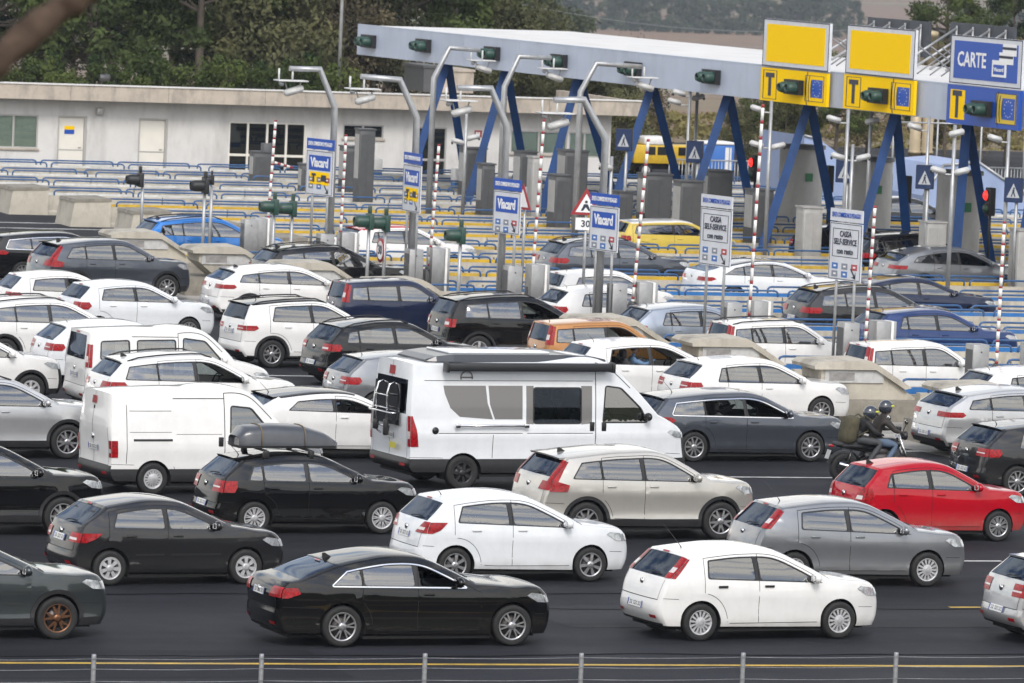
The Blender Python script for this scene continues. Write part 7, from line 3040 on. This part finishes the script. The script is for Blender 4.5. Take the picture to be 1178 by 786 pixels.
# ------------------------------------------------------------------ cars in their places
PT = dict(white=paint('white', (.74, .735, .72)), whitec=paint('white_cool', (.70, .72, .74)), black=paint('black', (.0035, .0035, .004)), blackm=paint('black_metallic', (.008, .008, .009), .4),
          dkgrey=paint('dark_grey', (.028, .028, .030), .5), slate=paint('slate_grey', (.085, .095, .115), .6), grey=paint('grey', (.24, .25, .265), .6), silver=paint('silver', (.50, .505, .51), .6), silverblue=paint('silver_blue', (.33, .37, .43), .65),
          sand=paint('silver_sand', (.52, .50, .46), .55), red=paint('red', (.40, .002, .012)), navy=paint('navy', (.012, .020, .055), .35), blue=paint('blue', (.030, .17, .50), .3), orange=paint('orange', (.44, .20, .06), .3), yellow=paint('yellow', (.62, .47, .09)),
          deepblue=paint('deep_blue', (.020, .045, .15), .35), petrol=paint('petrol_grey', (.050, .060, .064), .5))
BK, GD = M_['black'], M_['glassdark']


def wheels(ct, rx, ry, fx, fy, damp=.5, turn=4.0):
    a, b = gnd(rx, ry), gnd(fx, fy)
    yaw = math.atan2(b[1] - a[1], b[0] - a[0]) * damp + R(turn)
    mid = (a + b) / 2
    yo = -(ct.W / 2 - .10)
    lx, ly = ct.WB / 2, yo
    return (mid[0] - (lx * math.cos(yaw) - ly * math.sin(yaw)), mid[1] - (lx * math.sin(yaw) + ly * math.cos(yaw))), yaw


def roofat(ct, x, y, Y=None, yaw=R(2.2)):
    """place by the middle of the roof as seen at a pixel; Y overrides the distance with the lane's"""
    xr = ((ct.nose - ct.wx) + ct.keys[10][0]) / 2
    if Y is None:
        p = gnd(x, y, ct.H)
        return (p[0] - xr, p[1]), yaw
    return (xfor(x, Y, ct.H) - xr, Y), yaw


def lane(j):
    return 125.9 + PITCH_Y * j


CARS = {}


def car(key, tname, label, pt, place, **kw):
    ct = T[tname]
    (pos, yaw) = place(ct)
    o = make_car(ct, label, PT[pt], pos, yaw, **kw)
    CARS[key] = (o, ct)
    return o


Wh = lambda *a, **k: (lambda ct: wheels(ct, *a, **k))
Rf = lambda *a, **k: (lambda ct: roofat(ct, *a, **k))
D = dict(rimface=M_['rim'], rimback=M_['rimdark'])
CV = dict(rimface=M_['rimcover'], rimback=M_['rimcover'])

car('sedan', 'merc', "black saloon with chrome window line in the front row", 'black', Wh(390, 743.2, 588, 744.4), open_windows=('win_front',), **D)
car('punto', 'punto', "white hatchback with black door handles in the front row", 'white', Wh(801, 735.8, 964, 736.4, turn=7), handle=BK, **CV)
car('p206', 'peugeot', "dark grey small hatchback with door strips beside the black saloon", 'dkgrey', Wh(121.7, 672.5, 283, 673, turn=6), **CV)
car('cupra', 'crossover', "dark grey crossover front with bronze wheels at the left edge", 'petrol', Wh(-124, 736, 62, 736.5), rimface=M_['rimbronze'], rimback=M_['rimdark'])
car('yaris', 'yaris', "white hatchback with black door trims behind the black saloon", 'whitec', Wh(520, 669, 678, 670), **D)
car('gpunto', 'punto', "grey metallic hatchback behind the white front-row hatchback", 'grey', Wh(911, 674.5, 1064, 675.6, turn=2), **CV)
car('polosilver', 'polo', "silver hatchback cut off by the right frame edge in the front row", 'silver', Wh(1213, 741, 1373, 742), **D)
car('polo', 'polo', "black hatchback carrying a grey roof box", 'black', Wh(290, 613, 438, 616, turn=7), **CV)
car('xc40', 'xc40', "sand silver SUV with boomerang tail lamps beside the camper van", 'sand', Wh(673.5, 621, 825, 622), clad=M_['clad'], **D)
car('picanto', 'picanto', "bright red small hatchback", 'red', Wh(1011.5, 623, 1148.5, 623.4), **D)
car('x1', 'suv', "black SUV bonnet and wheel cut off by the left frame edge", 'black', Wh(-95, 616.5, 70, 617), **D)
car('scudo', 'scudo', "white panel van with black bumper and steel wheels", 'white', Wh(171, 568.4, 332, 569, turn=6), bumper=BK, name='van', cat='van', mirror=BK, handle=BK, rimface=M_['rimcover'], rimback=M_['rimcover'])
camper = car('camper', 'camper', "white camper van with grey side panels, awning and bicycle rack", 'whitec', Wh(525, 562.5, 746, 564, turn=6), name='camper_van', cat='camper van', bumper=BK, handle=BK, mirror=BK, glassrear=GD, rimface=M_['rimdark'], rimback=M_['black'])
car('megane', 'wagon', "slate grey estate car with open side windows behind the motorcycle", 'slate', Wh(795, 531, 931.5, 532), open_windows=('win_front', 'win_rear'), **D)
car('bmwx', 'suv', "silver SUV bonnet at the left edge beside the white panel van", 'silver', Wh(-76, 528, 82.5, 528.3), **D)
car('golf', 'golf', "white hatchback between the slate estate and the concrete nose", 'white', Wh(818, 489, 947, 489.6), **D)
car('focus', 'golf', "dark grey hatchback cut by the right edge above the red car", 'dkgrey', Wh(1163, 571, 1305, 572), **D)
car('kamiq', 'crossover', "silver crossover at the right edge in front of the concrete nose", 'silver', Wh(1121, 527, 1254, 528), **D)
car('scirocco', 'coupe', "white coupe with black roof left of the camper van", 'white', Rf(352, 446), roof=PT['black'], open_windows=('win_front',), **D)
car('tiguan', 'suv', "white SUV with roof rails above the white panel van", 'white', Rf(185, 405), open_windows=('win_front',), **D)
car('doblo', 'doblo', "white people carrier with square side windows behind the white SUV", 'white', Rf(160, 376), name='van', cat='van', **CV)
car('auris', 'golf', "white hatchback with wide red lamps left of the square people carrier", 'whitec', Rf(112, 367), **D)
car('whitefront', 'sandero', "white car front with dark lower bumper at the left edge", 'white', Rf(-72, 392, Y=130.6), bumper=BK, **CV)
car('whiteleft', 'suv', "white SUV at the left edge behind the wide-lamped hatchback", 'white', Rf(22, 341), **D)
car('whitedriver', 'swift', "white hatchback with a passenger showing, at the left edge", 'white', Rf(52, 313, Y=150.5), open_windows=('win_front',), **D)
car('swift', 'swift', "white hatchback with dark wraparound glass in front of the grey SUV", 'whitec', Wh(101, 392.5, 226, 393.5), trim=BK, **D)
car('xc40b', 'xc40', "blue grey SUV with boomerang tail lamps near the concrete noses", 'slate', Wh(80, 345, 196, 346), **D)
car('blackleft', 'wagon', "black estate at the left edge behind the blue grey SUV", 'blackm', Rf(38, 273, Y=166.8), **D)
car('xceed', 'crossover', "white crossover with slim tail lamps behind the two-tone SUV", 'white', Rf(303, 305, Y=154.4), **D)
car('eco', 'eco', "white SUV with black roof and dark wheels", 'white', Wh(308, 423.4, 424, 424), roof=PT['black'], rimface=M_['rim'], rimback=M_['rimdark'], glassrear=M_['glass'])
car('sandero', 'sandero', "black raised hatchback with roof rails beside the two-tone SUV", 'blackm', Wh(403, 446.6, 522, 447), **CV)
car('i3', 'golf', "grey hatchback half hidden behind the camper van's roof", 'grey', Rf(452, 403, Y=127.6), **D)
car('dpanda', 'panda', "navy boxy city car left of the black off-roader", 'navy', Rf(432, 327, Y=149.0), **CV)
car('duster', 'duster', "black off-roader with roof rails behind the camper van", 'black', Rf(563, 341, Y=142.6), open_windows=('win_front',), **CV)
car('opanda', 'panda', "orange boxy city car behind the white crossover", 'orange', Rf(668, 371, Y=136.6), open_windows=('win_front',), **CV)
car('f500x', 'fiatx', "white rounded crossover with people inside, right of the camper roof", 'white', Rf(714, 391, Y=130.6), open_windows=('win_front', 'win_rear'), **D)
# queues inside the lanes
car('panda1', 'pandarail', "white boxy city car with black roof rails between the concrete noses", 'white', Rf(872, 371, Y=lane(2)), **CV)
car('panda2', 'panda', "white boxy city car without rails nearest the front concrete nose", 'white', Rf(1032, 393, Y=lane(1)), **CV)
car('lane0', 'golf', "white hatchback with dark rear window at the right edge", 'white', Rf(1172, 416, Y=lane(0)), **D)
car('c3', 'golf', "pale silver blue hatchback beside the self-service sign posts", 'silverblue', Rf(775, 349, Y=lane(3)), **D)
car('serie', 'golf', "deep blue hatchback behind the white boxy city cars", 'deepblue', Rf(1046, 349, Y=lane(3)), **D)
car('v40', 'golf', "white hatchback with swept red lamps behind the orange car", 'white', Rf(682, 329, Y=lane(4)), tail=None, **D)
car('d42', 'suv', "dark grey SUV behind the second self-service sign", 'dkgrey', Rf(972, 328, Y=lane(4)), **D)
car('f500', 'small', "tiny white city car with upright tail behind the swept-lamp hatchback", 'white', Rf(676, 305, Y=lane(5)), **D)
car('d43', 'fast', "dark blue fastback in the lane under the second yellow board", 'navy', Rf(1022, 308, Y=lane(5) + .6), **D)
car('tesla', 'fast', "white fastback with glass roof behind the tall boom", 'whitec', Rf(855, 293, Y=lane(6) + .8), roof=mat("roof_glass", (.01, .012, .02), .05, coat=1.0), **D)
car('d50', 'suv', "dark estate SUV with chrome roof line behind the warning triangle", 'slate', Rf(680, 272, Y=lane(7)), **D)
car('d44', 'suvcoupe', "dark silver coupe SUV under the card board", 'grey', Rf(1070, 284, Y=lane(7)), glass=GD, **D)
car('d45', 'suv', "black SUV with lit red lamps behind the self-service sign", 'black', Rf(1030, 270, Y=lane(8) - .8), glass=GD, **D)
car('d46', 'golf', "black hatchback between the yellow boards' legs", 'black', Rf(965, 258, Y=lane(9) - .6), glass=GD, **D)
car('mini', 'mini', "yellow hatchback with white roof", 'yellow', Rf(752, 247, Y=179.2), roof=PT['white'], mirror=BK, **D)
car('d47', 'golf', "dark grey hatchback far behind the round toll booths", 'dkgrey', Rf(1022, 232, Y=lane(12) - 1.0), **D)
car('d54', 'golf', "white hatchback with red roof under the hooded signals", 'white', Rf(440, 254, Y=lane(8) + .4), roof=PT['red'], **D)
car('q3', 'suv', "bright blue SUV behind the concrete noses", 'blue', Rf(213, 250, Y=lane(8)), **D)
car('d8', 'suv', "black SUV entering a lane beside the hooded signals", 'blackm', Rf(352, 280, Y=lane(6)), **D)

# roof box on the black hatchback
o, ct = CARS['polo']
box = thing("roof_box", "dark grey roof box strapped on the black hatchback", "roof box", tuple(o.location), o.rotation_euler.z)
zr = ct.H
m = MB()
n_s = 13
prof = [(-.95, .0), (-.92, .22), (-.6, .34), (0, .36), (.55, .32), (.95, .18), (1.12, .04), (1.12, 0)]
vs, fs = [], []
ny = 11
xsq = np.linspace(-.92, 1.02, 15)
for xi in xsq:
    top = interp(xi, [-.92, -.80, -.3, .3, .8, 1.02], [.16, .33, .38, .36, .22, .06])
    wd = interp(xi, [-.92, -.8, .2, .8, 1.02], [.30, .36, .40, .34, .20])
    for q in range(ny):
        a = math.pi * q / (ny - 1)
        vs.append((xi, -wd * math.copysign(abs(math.cos(a)) ** .55, math.cos(a)), top * math.sin(a) ** .5))
for i in range(len(xsq) - 1):
    for q in range(ny - 1):
        fs.append((i * ny + q, (i + 1) * ny + q, (i + 1) * ny + q + 1, i * ny + q + 1))
fs.append(tuple(range(ny))[::-1])
fs.append(tuple((len(xsq) - 1) * ny + q for q in range(ny)))
m.add([(x + .75, y, z + zr + .12) for x, y, z in vs], fs, 0, True)
build("lid", m, mat("box_grey", (.055, .06, .07), .35, coat=.4, var=.15, vscale=3), box)
m = MB()
m.add([(x + .75, y * 1.005, zr + .06 + (0 if z < .05 else 0)) for x, y, z in vs if False] or [(-.17, -.3, zr + .07), (1.77, -.2, zr + .07), (1.77, .2, zr + .07), (-.17, .3, zr + .07)], [(0, 1, 2, 3)])
m.box(-.15, 1.7, -.36, .36, zr + .075, zr + .118)
build("tray", m, BK, box)
for xx in (.25, 1.12):
    m = MB()
    m.tube([(xx, -.62, zr + .05), (xx, .62, zr + .05)], .025, 6)
    for sg in (-1, 1):
        m.bbox(xx - .05, xx + .05, sg * .60 - .05, sg * .60 + .05, zr - .09, zr + .06, .015)
    build("crossbar", m, BK, box)
    m = MB()
    i_ = int(np.argmin(abs(xsq + .75 - xx)))
    m.tube([(vs[i_ * ny + q][0] + .75, vs[i_ * ny + q][1] * 1.02, vs[i_ * ny + q][2] + zr + .125) for q in range(ny)], .014, 5)
    build("strap", m, mat("strap_tan", (.16, .12, .07), .8), box)

# fittings of the camper
o, ct = CARS['camper']
def camp(name, mb, mats_):
    return build(name, mb, mats_, o)
m = MB()
m.bbox(-.45, 3.10, -1.18, -.98, 2.36, 2.52, .03)
m.bbox(-.50, -.44, -1.20, -.96, 2.34, 2.54, .02)
m.bbox(3.09, 3.16, -1.20, -.96, 2.34, 2.54, .02)
camp("awning", m, mat("awning_dark", (.018, .019, .021), .4))
m = MB()
vs = []
for (x, h, w) in ((-.75, .03, .70), (-.55, .10, .78), (-.2, .14, .82), (2.2, .14, .82), (2.9, .10, .74), (3.2, .04, .64)):
    vs += [(x, -w, 2.54), (x, -w * .93, 2.54 + h), (x, w * .93, 2.54 + h), (x, w, 2.54)]
fs = []
for i in range(5):
    for q in range(3):
        fs.append((i * 4 + q, (i + 1) * 4 + q, (i + 1) * 4 + q + 1, i * 4 + q + 1))
fs += [(3, 2, 1, 0), (20, 21, 22, 23)]
m.add([(x, y, z - .02) for x, y, z in vs], fs)
camp("pop_top_roof", m, mat("roof_dark", (.03, .035, .045), .35, coat=.4))
m = MB()
m.bbox(-.2, 2.0, -.55, .55, 2.655, 2.70, .02)
camp("roof_panel", m, PT['whitec'])
m = MB()
m.tube([(-.15, -1.075, 1.28), (1.30, -1.075, 1.28)], .025, 6)
m.bbox(-.22, -.12, -1.10, -1.04, 1.24, 1.32, .01)
m.bbox(1.27, 1.37, -1.10, -1.04, 1.24, 1.32, .01)
camp("side_rail", m, M_['chrome'])
m = MB()
tx_ = ct.tailx
for y0 in (-.25, .28):
    m.tube([(tx_ - .03, y0, 1.02), (tx_ - .13, y0, 1.10), (tx_ - .15, y0, 1.85), (tx_ - .11, y0, 2.02), (tx_ + .0, y0, 2.06)], .022, 7)
for zz in (1.20, 1.55, 1.80):
    m.tube([(tx_ - .15, -.30, zz), (tx_ - .15, .33, zz)], .018, 6)
m.tube([(tx_ - .05, -.55, 1.48), (tx_ - .20, -.50, 1.48), (tx_ - .20, .50, 1.48), (tx_ - .05, .55, 1.48)], .02, 6)
camp("bicycle_rack", m, M_['chrome'])
m = MB()
m.bbox(tx_ - .22, tx_ - .12, -.34, -.22, 1.02, 1.34, .03)
m.bbox(tx_ - .24, tx_ - .14, .12, .24, 1.10, 1.30, .03)
camp("rack_clamp", m, BK)
m = MB()
m.add([(tx_ - .04, -.62, 1.24), (tx_ - .04, .66, 1.24), (tx_ - .02, .64, 2.06), (tx_ - .02, -.60, 2.06)], [(3, 2, 1, 0)])
camp("rear_door_glass", m, mat("privacy_black", (.010, .010, .012), .06, coat=1.0))
m = MB()
m.lathe([(.07, -.004), (.07, -.012), (0, -.014)], 16, axis='y', c=(-.62, -1.0, 1.18))
camp("service_hatch", m, BK)
m = MB()
m.lathe([(.14, -.0), (.14, -.003), (.11, -.004)], 18, axis='y', c=(.05, -ct.S(.05, 2.22) - .002, 2.22))
m.box(-.08, .18, -ct.S(.05, 2.22) - .008, -ct.S(.05, 2.22) - .003, 2.205, 2.235)
camp("maker_mark", m, M_['gfx'])
m = MB()
m.add([(tx_ - .05, -.50, .78), (tx_ - .05, -.20, .78), (tx_ - .05, -.20, .90), (tx_ - .05, -.50, .90)], [(3, 2, 1, 0)])
camp("hazard_sticker", m, mat("sticker_yellow", (.55, .50, .05), .5))

# people in the cars
for key, side, lb, top, out in (('duster', -1, "passenger in red top leaning in the black off-roader's open window", (.22, .03, .03), True), ('f500x', -1, "passenger in blue top in the white rounded crossover", (.10, .18, .30), True),
                           ('whitedriver', -1, "passenger with arm up in the white hatchback at the left edge", (.05, .05, .06), True), ('scirocco', -1, "person in blue with an arm out of the white coupe", (.06, .12, .22), True), ('f500x', 1, "driver in pale shirt in the white rounded crossover", (.45, .42, .38), False),
                           ('tiguan', 1, "driver in dark top in the white SUV with roof rails", (.03, .03, .04), False), ('megane', 1, "driver in dark jacket at the wheel of the slate estate", (.03, .03, .035), False), ('sedan', 1, "driver in black at the wheel of the black saloon", (.02, .02, .02), False), ('opanda', 1, "driver in dark top in the orange city car", (.04, .04, .05), False)):
    oc, ct = CARS[key]
    seated_person(oc, ct, side, lb, top, out)

# ------------------------------------------------------------------ motorcycle with two riders
p = gnd(971, 556)
MX, MY = p[0], p[1] + .05
bike = thing("motorcycle", "dark naked motorcycle carrying two riders behind the red car", "motorcycle", (MX, MY, 0), R(2))
ty, rm = wheel_mesh(.31, .16, .215, 'multi')
for xx in (0, 1.42):
    w = link("wheel", ty, [M_['rubber']], bike, (xx, 0, .31))
    link("rim", rm, [M_['rimdark'], M_['rimdark'], M_['brake']], w)
M_bikeblk = mat("bike_black", (.012, .012, .013), .3, coat=.5)
m = MB()
m.ball((.98, 0, .80), (.27, .15, .14), 0, 16)
build("fuel_tank", m, M_bikeblk, bike)
m = MB()
m.bbox(-.10, .72, -.14, .14, .72, .80, .04)
m.bbox(-.26, .30, -.12, .12, .77, .85, .04)
build("seat", m, M_['seat'], bike)
m = MB()
m.bbox(.50, .98, -.17, .17, .30, .62, .06)
m.bbox(.62, .92, -.13, .13, .60, .74, .04)
build("engine", m, M_['brake'], bike)
m = MB()
m.tube([(1.18, 0, .92), (.9, 0, .70), (.5, 0, .66), (.1, 0, .72), (-.2, 0, .78)], .035, 7)
m.tube([(.5, -.12, .55), (0, -.12, .31)], .03, 6)
m.tube([(.5, .12, .55), (0, .12, .31)], .03, 6)
m.tube([(.1, -.13, .70), (0, -.13, .33)], .025, 6)
build("frame", m, M_bikeblk, bike)
for sg in (-1, 1):
    m = MB()
    m.tube([(1.16, sg * .10, 1.00), (1.42, sg * .10, .31)], .026, 8)
    build("fork", m, M_['chrome'], bike)
m = MB()
m.tube([(1.08, -.40, 1.06), (1.16, -.22, 1.08), (1.20, 0, 1.04), (1.16, .22, 1.08), (1.08, .40, 1.06)], .016, 7)
m.tube([(1.05, -.44, 1.055), (1.12, -.32, 1.07)], .022, 7)
m.tube([(1.05, .44, 1.055), (1.12, .32, 1.07)], .022, 7)
build("handlebar", m, BK, bike)
for sg in (-1, 1):
    m = MB()
    m.tube([(1.14, sg * .30, 1.08), (1.17, sg * .40, 1.26)], .008, 5)
    m.ball((1.16, sg * .43, 1.30), (.018, .075, .055), 0, 12)
    m.ball((1.146, sg * .43, 1.30), (.008, .068, .048), 1, 12)
    build("mirror", m, [BK, M_['chrome']], bike)
m = MB()
m.lathe([(.0, -.06), (.07, -.05), (.095, .04), (.09, .06)], 16, axis='x', c=(1.30, 0, .98))
m.lathe([(.088, .058), (.0, .07)], 16, axis='x', mi=1, c=(1.30, 0, .98))
build("headlight", m, [BK, M_['head']], bike)
m = MB()
m.bbox(1.12, 1.22, -.09, .09, 1.08, 1.17, .02)
build("instrument", m, BK, bike)
m = MB()
for i in range(9):
    a = R(20 + i * 16)
    a2 = R(20 + (i + 1) * 16)
    vs = [(.0 + .36 * math.cos(q), y, .31 + .36 * math.sin(q)) for q in (a, a2) for y in (-.09, .09)]
    m.add(vs, [(0, 1, 3, 2), (2, 3, 1, 0)])
build("mudguard", m, BK, bike)
m = MB()
m.add([(-.40, -.10, .50), (-.40, .10, .50), (-.34, .10, .68), (-.34, -.10, .68)], [(3, 2, 1, 0), (0, 1, 2, 3)])
build("number_plate", m, M_['plate'], bike)
m = MB()
m.bbox(-.34, -.27, -.07, .07, .74, .79, .015)
build("tail_lamp", m, M_['tail'], bike)
m = MB()
m.tube([(.70, -.16, .36), (.30, -.20, .28), (-.22, -.22, .42)], [.03, .045, .05], 9)
build("exhaust", m, M_['chrome'], bike)

M_helm = mat("helmet_dark", (.030, .036, .048), .18, coat=1.0, var=.3, vscale=6)
M_helmy = mat("helmet_yellow_mark", (.50, .52, .06), .3)
M_visor = mat("visor", (.02, .02, .025), .05, coat=1.0)


def rider(label, base, chest, neck, head, arms, legs, cmat, open_face):
    root = thing("person", label, "person", (MX, MY, 0), R(2), "riders on the motorcycle")
    J = {'pelvis': (*base, (.16, .13)), 'waist': (*(np.array(base) * .5 + np.array(chest) * .5), (.155, .12)), 'chest': (*chest, (.18, .13)), 'neck': (*neck, .06), 'headb': (*(np.array(neck) * .5 + np.array(head) * .5), .06)}
    E_ = [('pelvis', 'waist'), ('waist', 'chest'), ('chest', 'neck'), ('neck', 'headb')]
    for s_, sg in (('R', -1), ('L', 1)):
        f_ = lambda q: (q[0], sg * q[1], q[2])
        limb_joints(J, E_, s_, f_(arms[0]), f_(arms[1]), f_(arms[2]), f_(legs[0]), f_(legs[1]), f_(legs[2]), f_(legs[3]), fat=1.12)
    skin_body("body", J, E_, cmat, root)
    m = MB()
    m.ball((head[0] + .03, 0, head[2] - .02), (.095, .075, .11), 0, 14)
    m.ball((head[0] + .125, 0, head[2] - .03), (.018, .014, .02), 0, 8)
    m.ball((head[0] + .112, 0, head[2] - .075), (.012, .026, .008), 1, 8)
    for sg in (-1, 1):
        m.ball((head[0] + .105, sg * .032, head[2] + .0), (.014, .013, .009), 1, 8)
    build("head", m, [M_skin, M_hair], root)
    bm = bmesh.new()
    bmesh.ops.create_uvsphere(bm, u_segments=24, v_segments=16, radius=1.0)
    dele = [v for v in bm.verts if (v.co.x > .45 and -.75 < v.co.z < .22 and abs(v.co.y) < .8) or v.co.z < -.80]
    bmesh.ops.delete(bm, geom=dele, context='VERTS')
    for v in bm.verts:
        v.co = (head[0] + v.co.x * .158, v.co.y * .128, head[2] + .02 + v.co.z * .152)
    m = MB()
    m.bm(bm, 0, True)
    h = build("helmet", m, M_helm, root)
    m = MB()
    vs, fs = [], []
    for i in range(9):
        a = R(-62 + i * 15.5)
        for zz, rr3 in ((.075, 1.0), (-.005 if open_face else -.05, 1.07)):
            vs.append((head[0] + math.cos(a) * .160 * rr3, math.sin(a) * .128 * rr3, head[2] + .02 + zz))
    for i in range(8):
        fs.append((2 * i, 2 * i + 1, 2 * i + 3, 2 * i + 2))
    m.add(vs, fs, 0, True)
    build("visor", m, M_visor, h)
    m = MB()
    m.ball((head[0] + .10, -.095, head[2] + .05), (.05, .03, .028), 0, 8)
    build("helmet_mark", m, M_helmy, h)
    return root


rider("front rider in worn brown black jacket and blue jeans holding the handlebar", (.62, 0, .90), (.78, 0, 1.22), (.84, 0, 1.40), (.88, 0, 1.54),
      [(.80, .20, 1.30), (.98, .32, 1.10), (1.04, .36, 1.09)], [(.66, .12, .88), (1.06, .22, .80), (.80, .24, .40), (.96, .24, .34)], body_mat("rider_front", (.026, .021, .018), (.085, .125, .19), .93), True)
pas = rider("pillion rider in black jacket and grey trousers behind the front rider", (.22, 0, .94), (.38, 0, 1.18), (.48, 0, 1.31), (.54, 0, 1.42),
            [(.40, .20, 1.24), (.55, .30, 1.04), (.68, .22, 1.02)], [(.26, .12, .92), (.70, .26, .84), (.42, .27, .46), (.58, .27, .40)], body_mat("rider_rear", (.010, .010, .011), (.05, .053, .058), .95), False)
bp = thing("backpack", "khaki backpack on the pillion rider's back", "backpack", (MX, MY, 0), R(2))
bm = bmesh.new()
bmesh.ops.create_cube(bm, size=1)
bmesh.ops.subdivide_edges(bm, edges=bm.edges[:], cuts=3, use_grid_fill=True)
for v in bm.verts:
    c = v.co.normalized() * .56
    q = v.co * .55 + c * .45
    v.co = (.07 + q.x * .30 + q.z * .10, q.y * .40, 1.10 + q.z * .56 + .01 * noise.noise(v.co * 9))
m = MB()
m.bm(bm, 0, True)
M_khaki = mat("khaki_cloth", (.070, .062, .036), .9, var=.3, vscale=9, bump=.5, bscale=20)
build("sack", m, M_khaki, bp)
m = MB()
for sg in (-1, 1):
    m.tube([(.16, sg * .15, 1.30), (.34, sg * .17, 1.40), (.50, sg * .17, 1.30), (.44, sg * .19, 1.10), (.20, sg * .19, .98)], .018, 6)
build("strap", m, M_khaki, bp)
m = MB()
m.bbox(-.09, -.02, -.13, .13, .93, 1.12, .03)
build("pocket", m, M_khaki, bp)
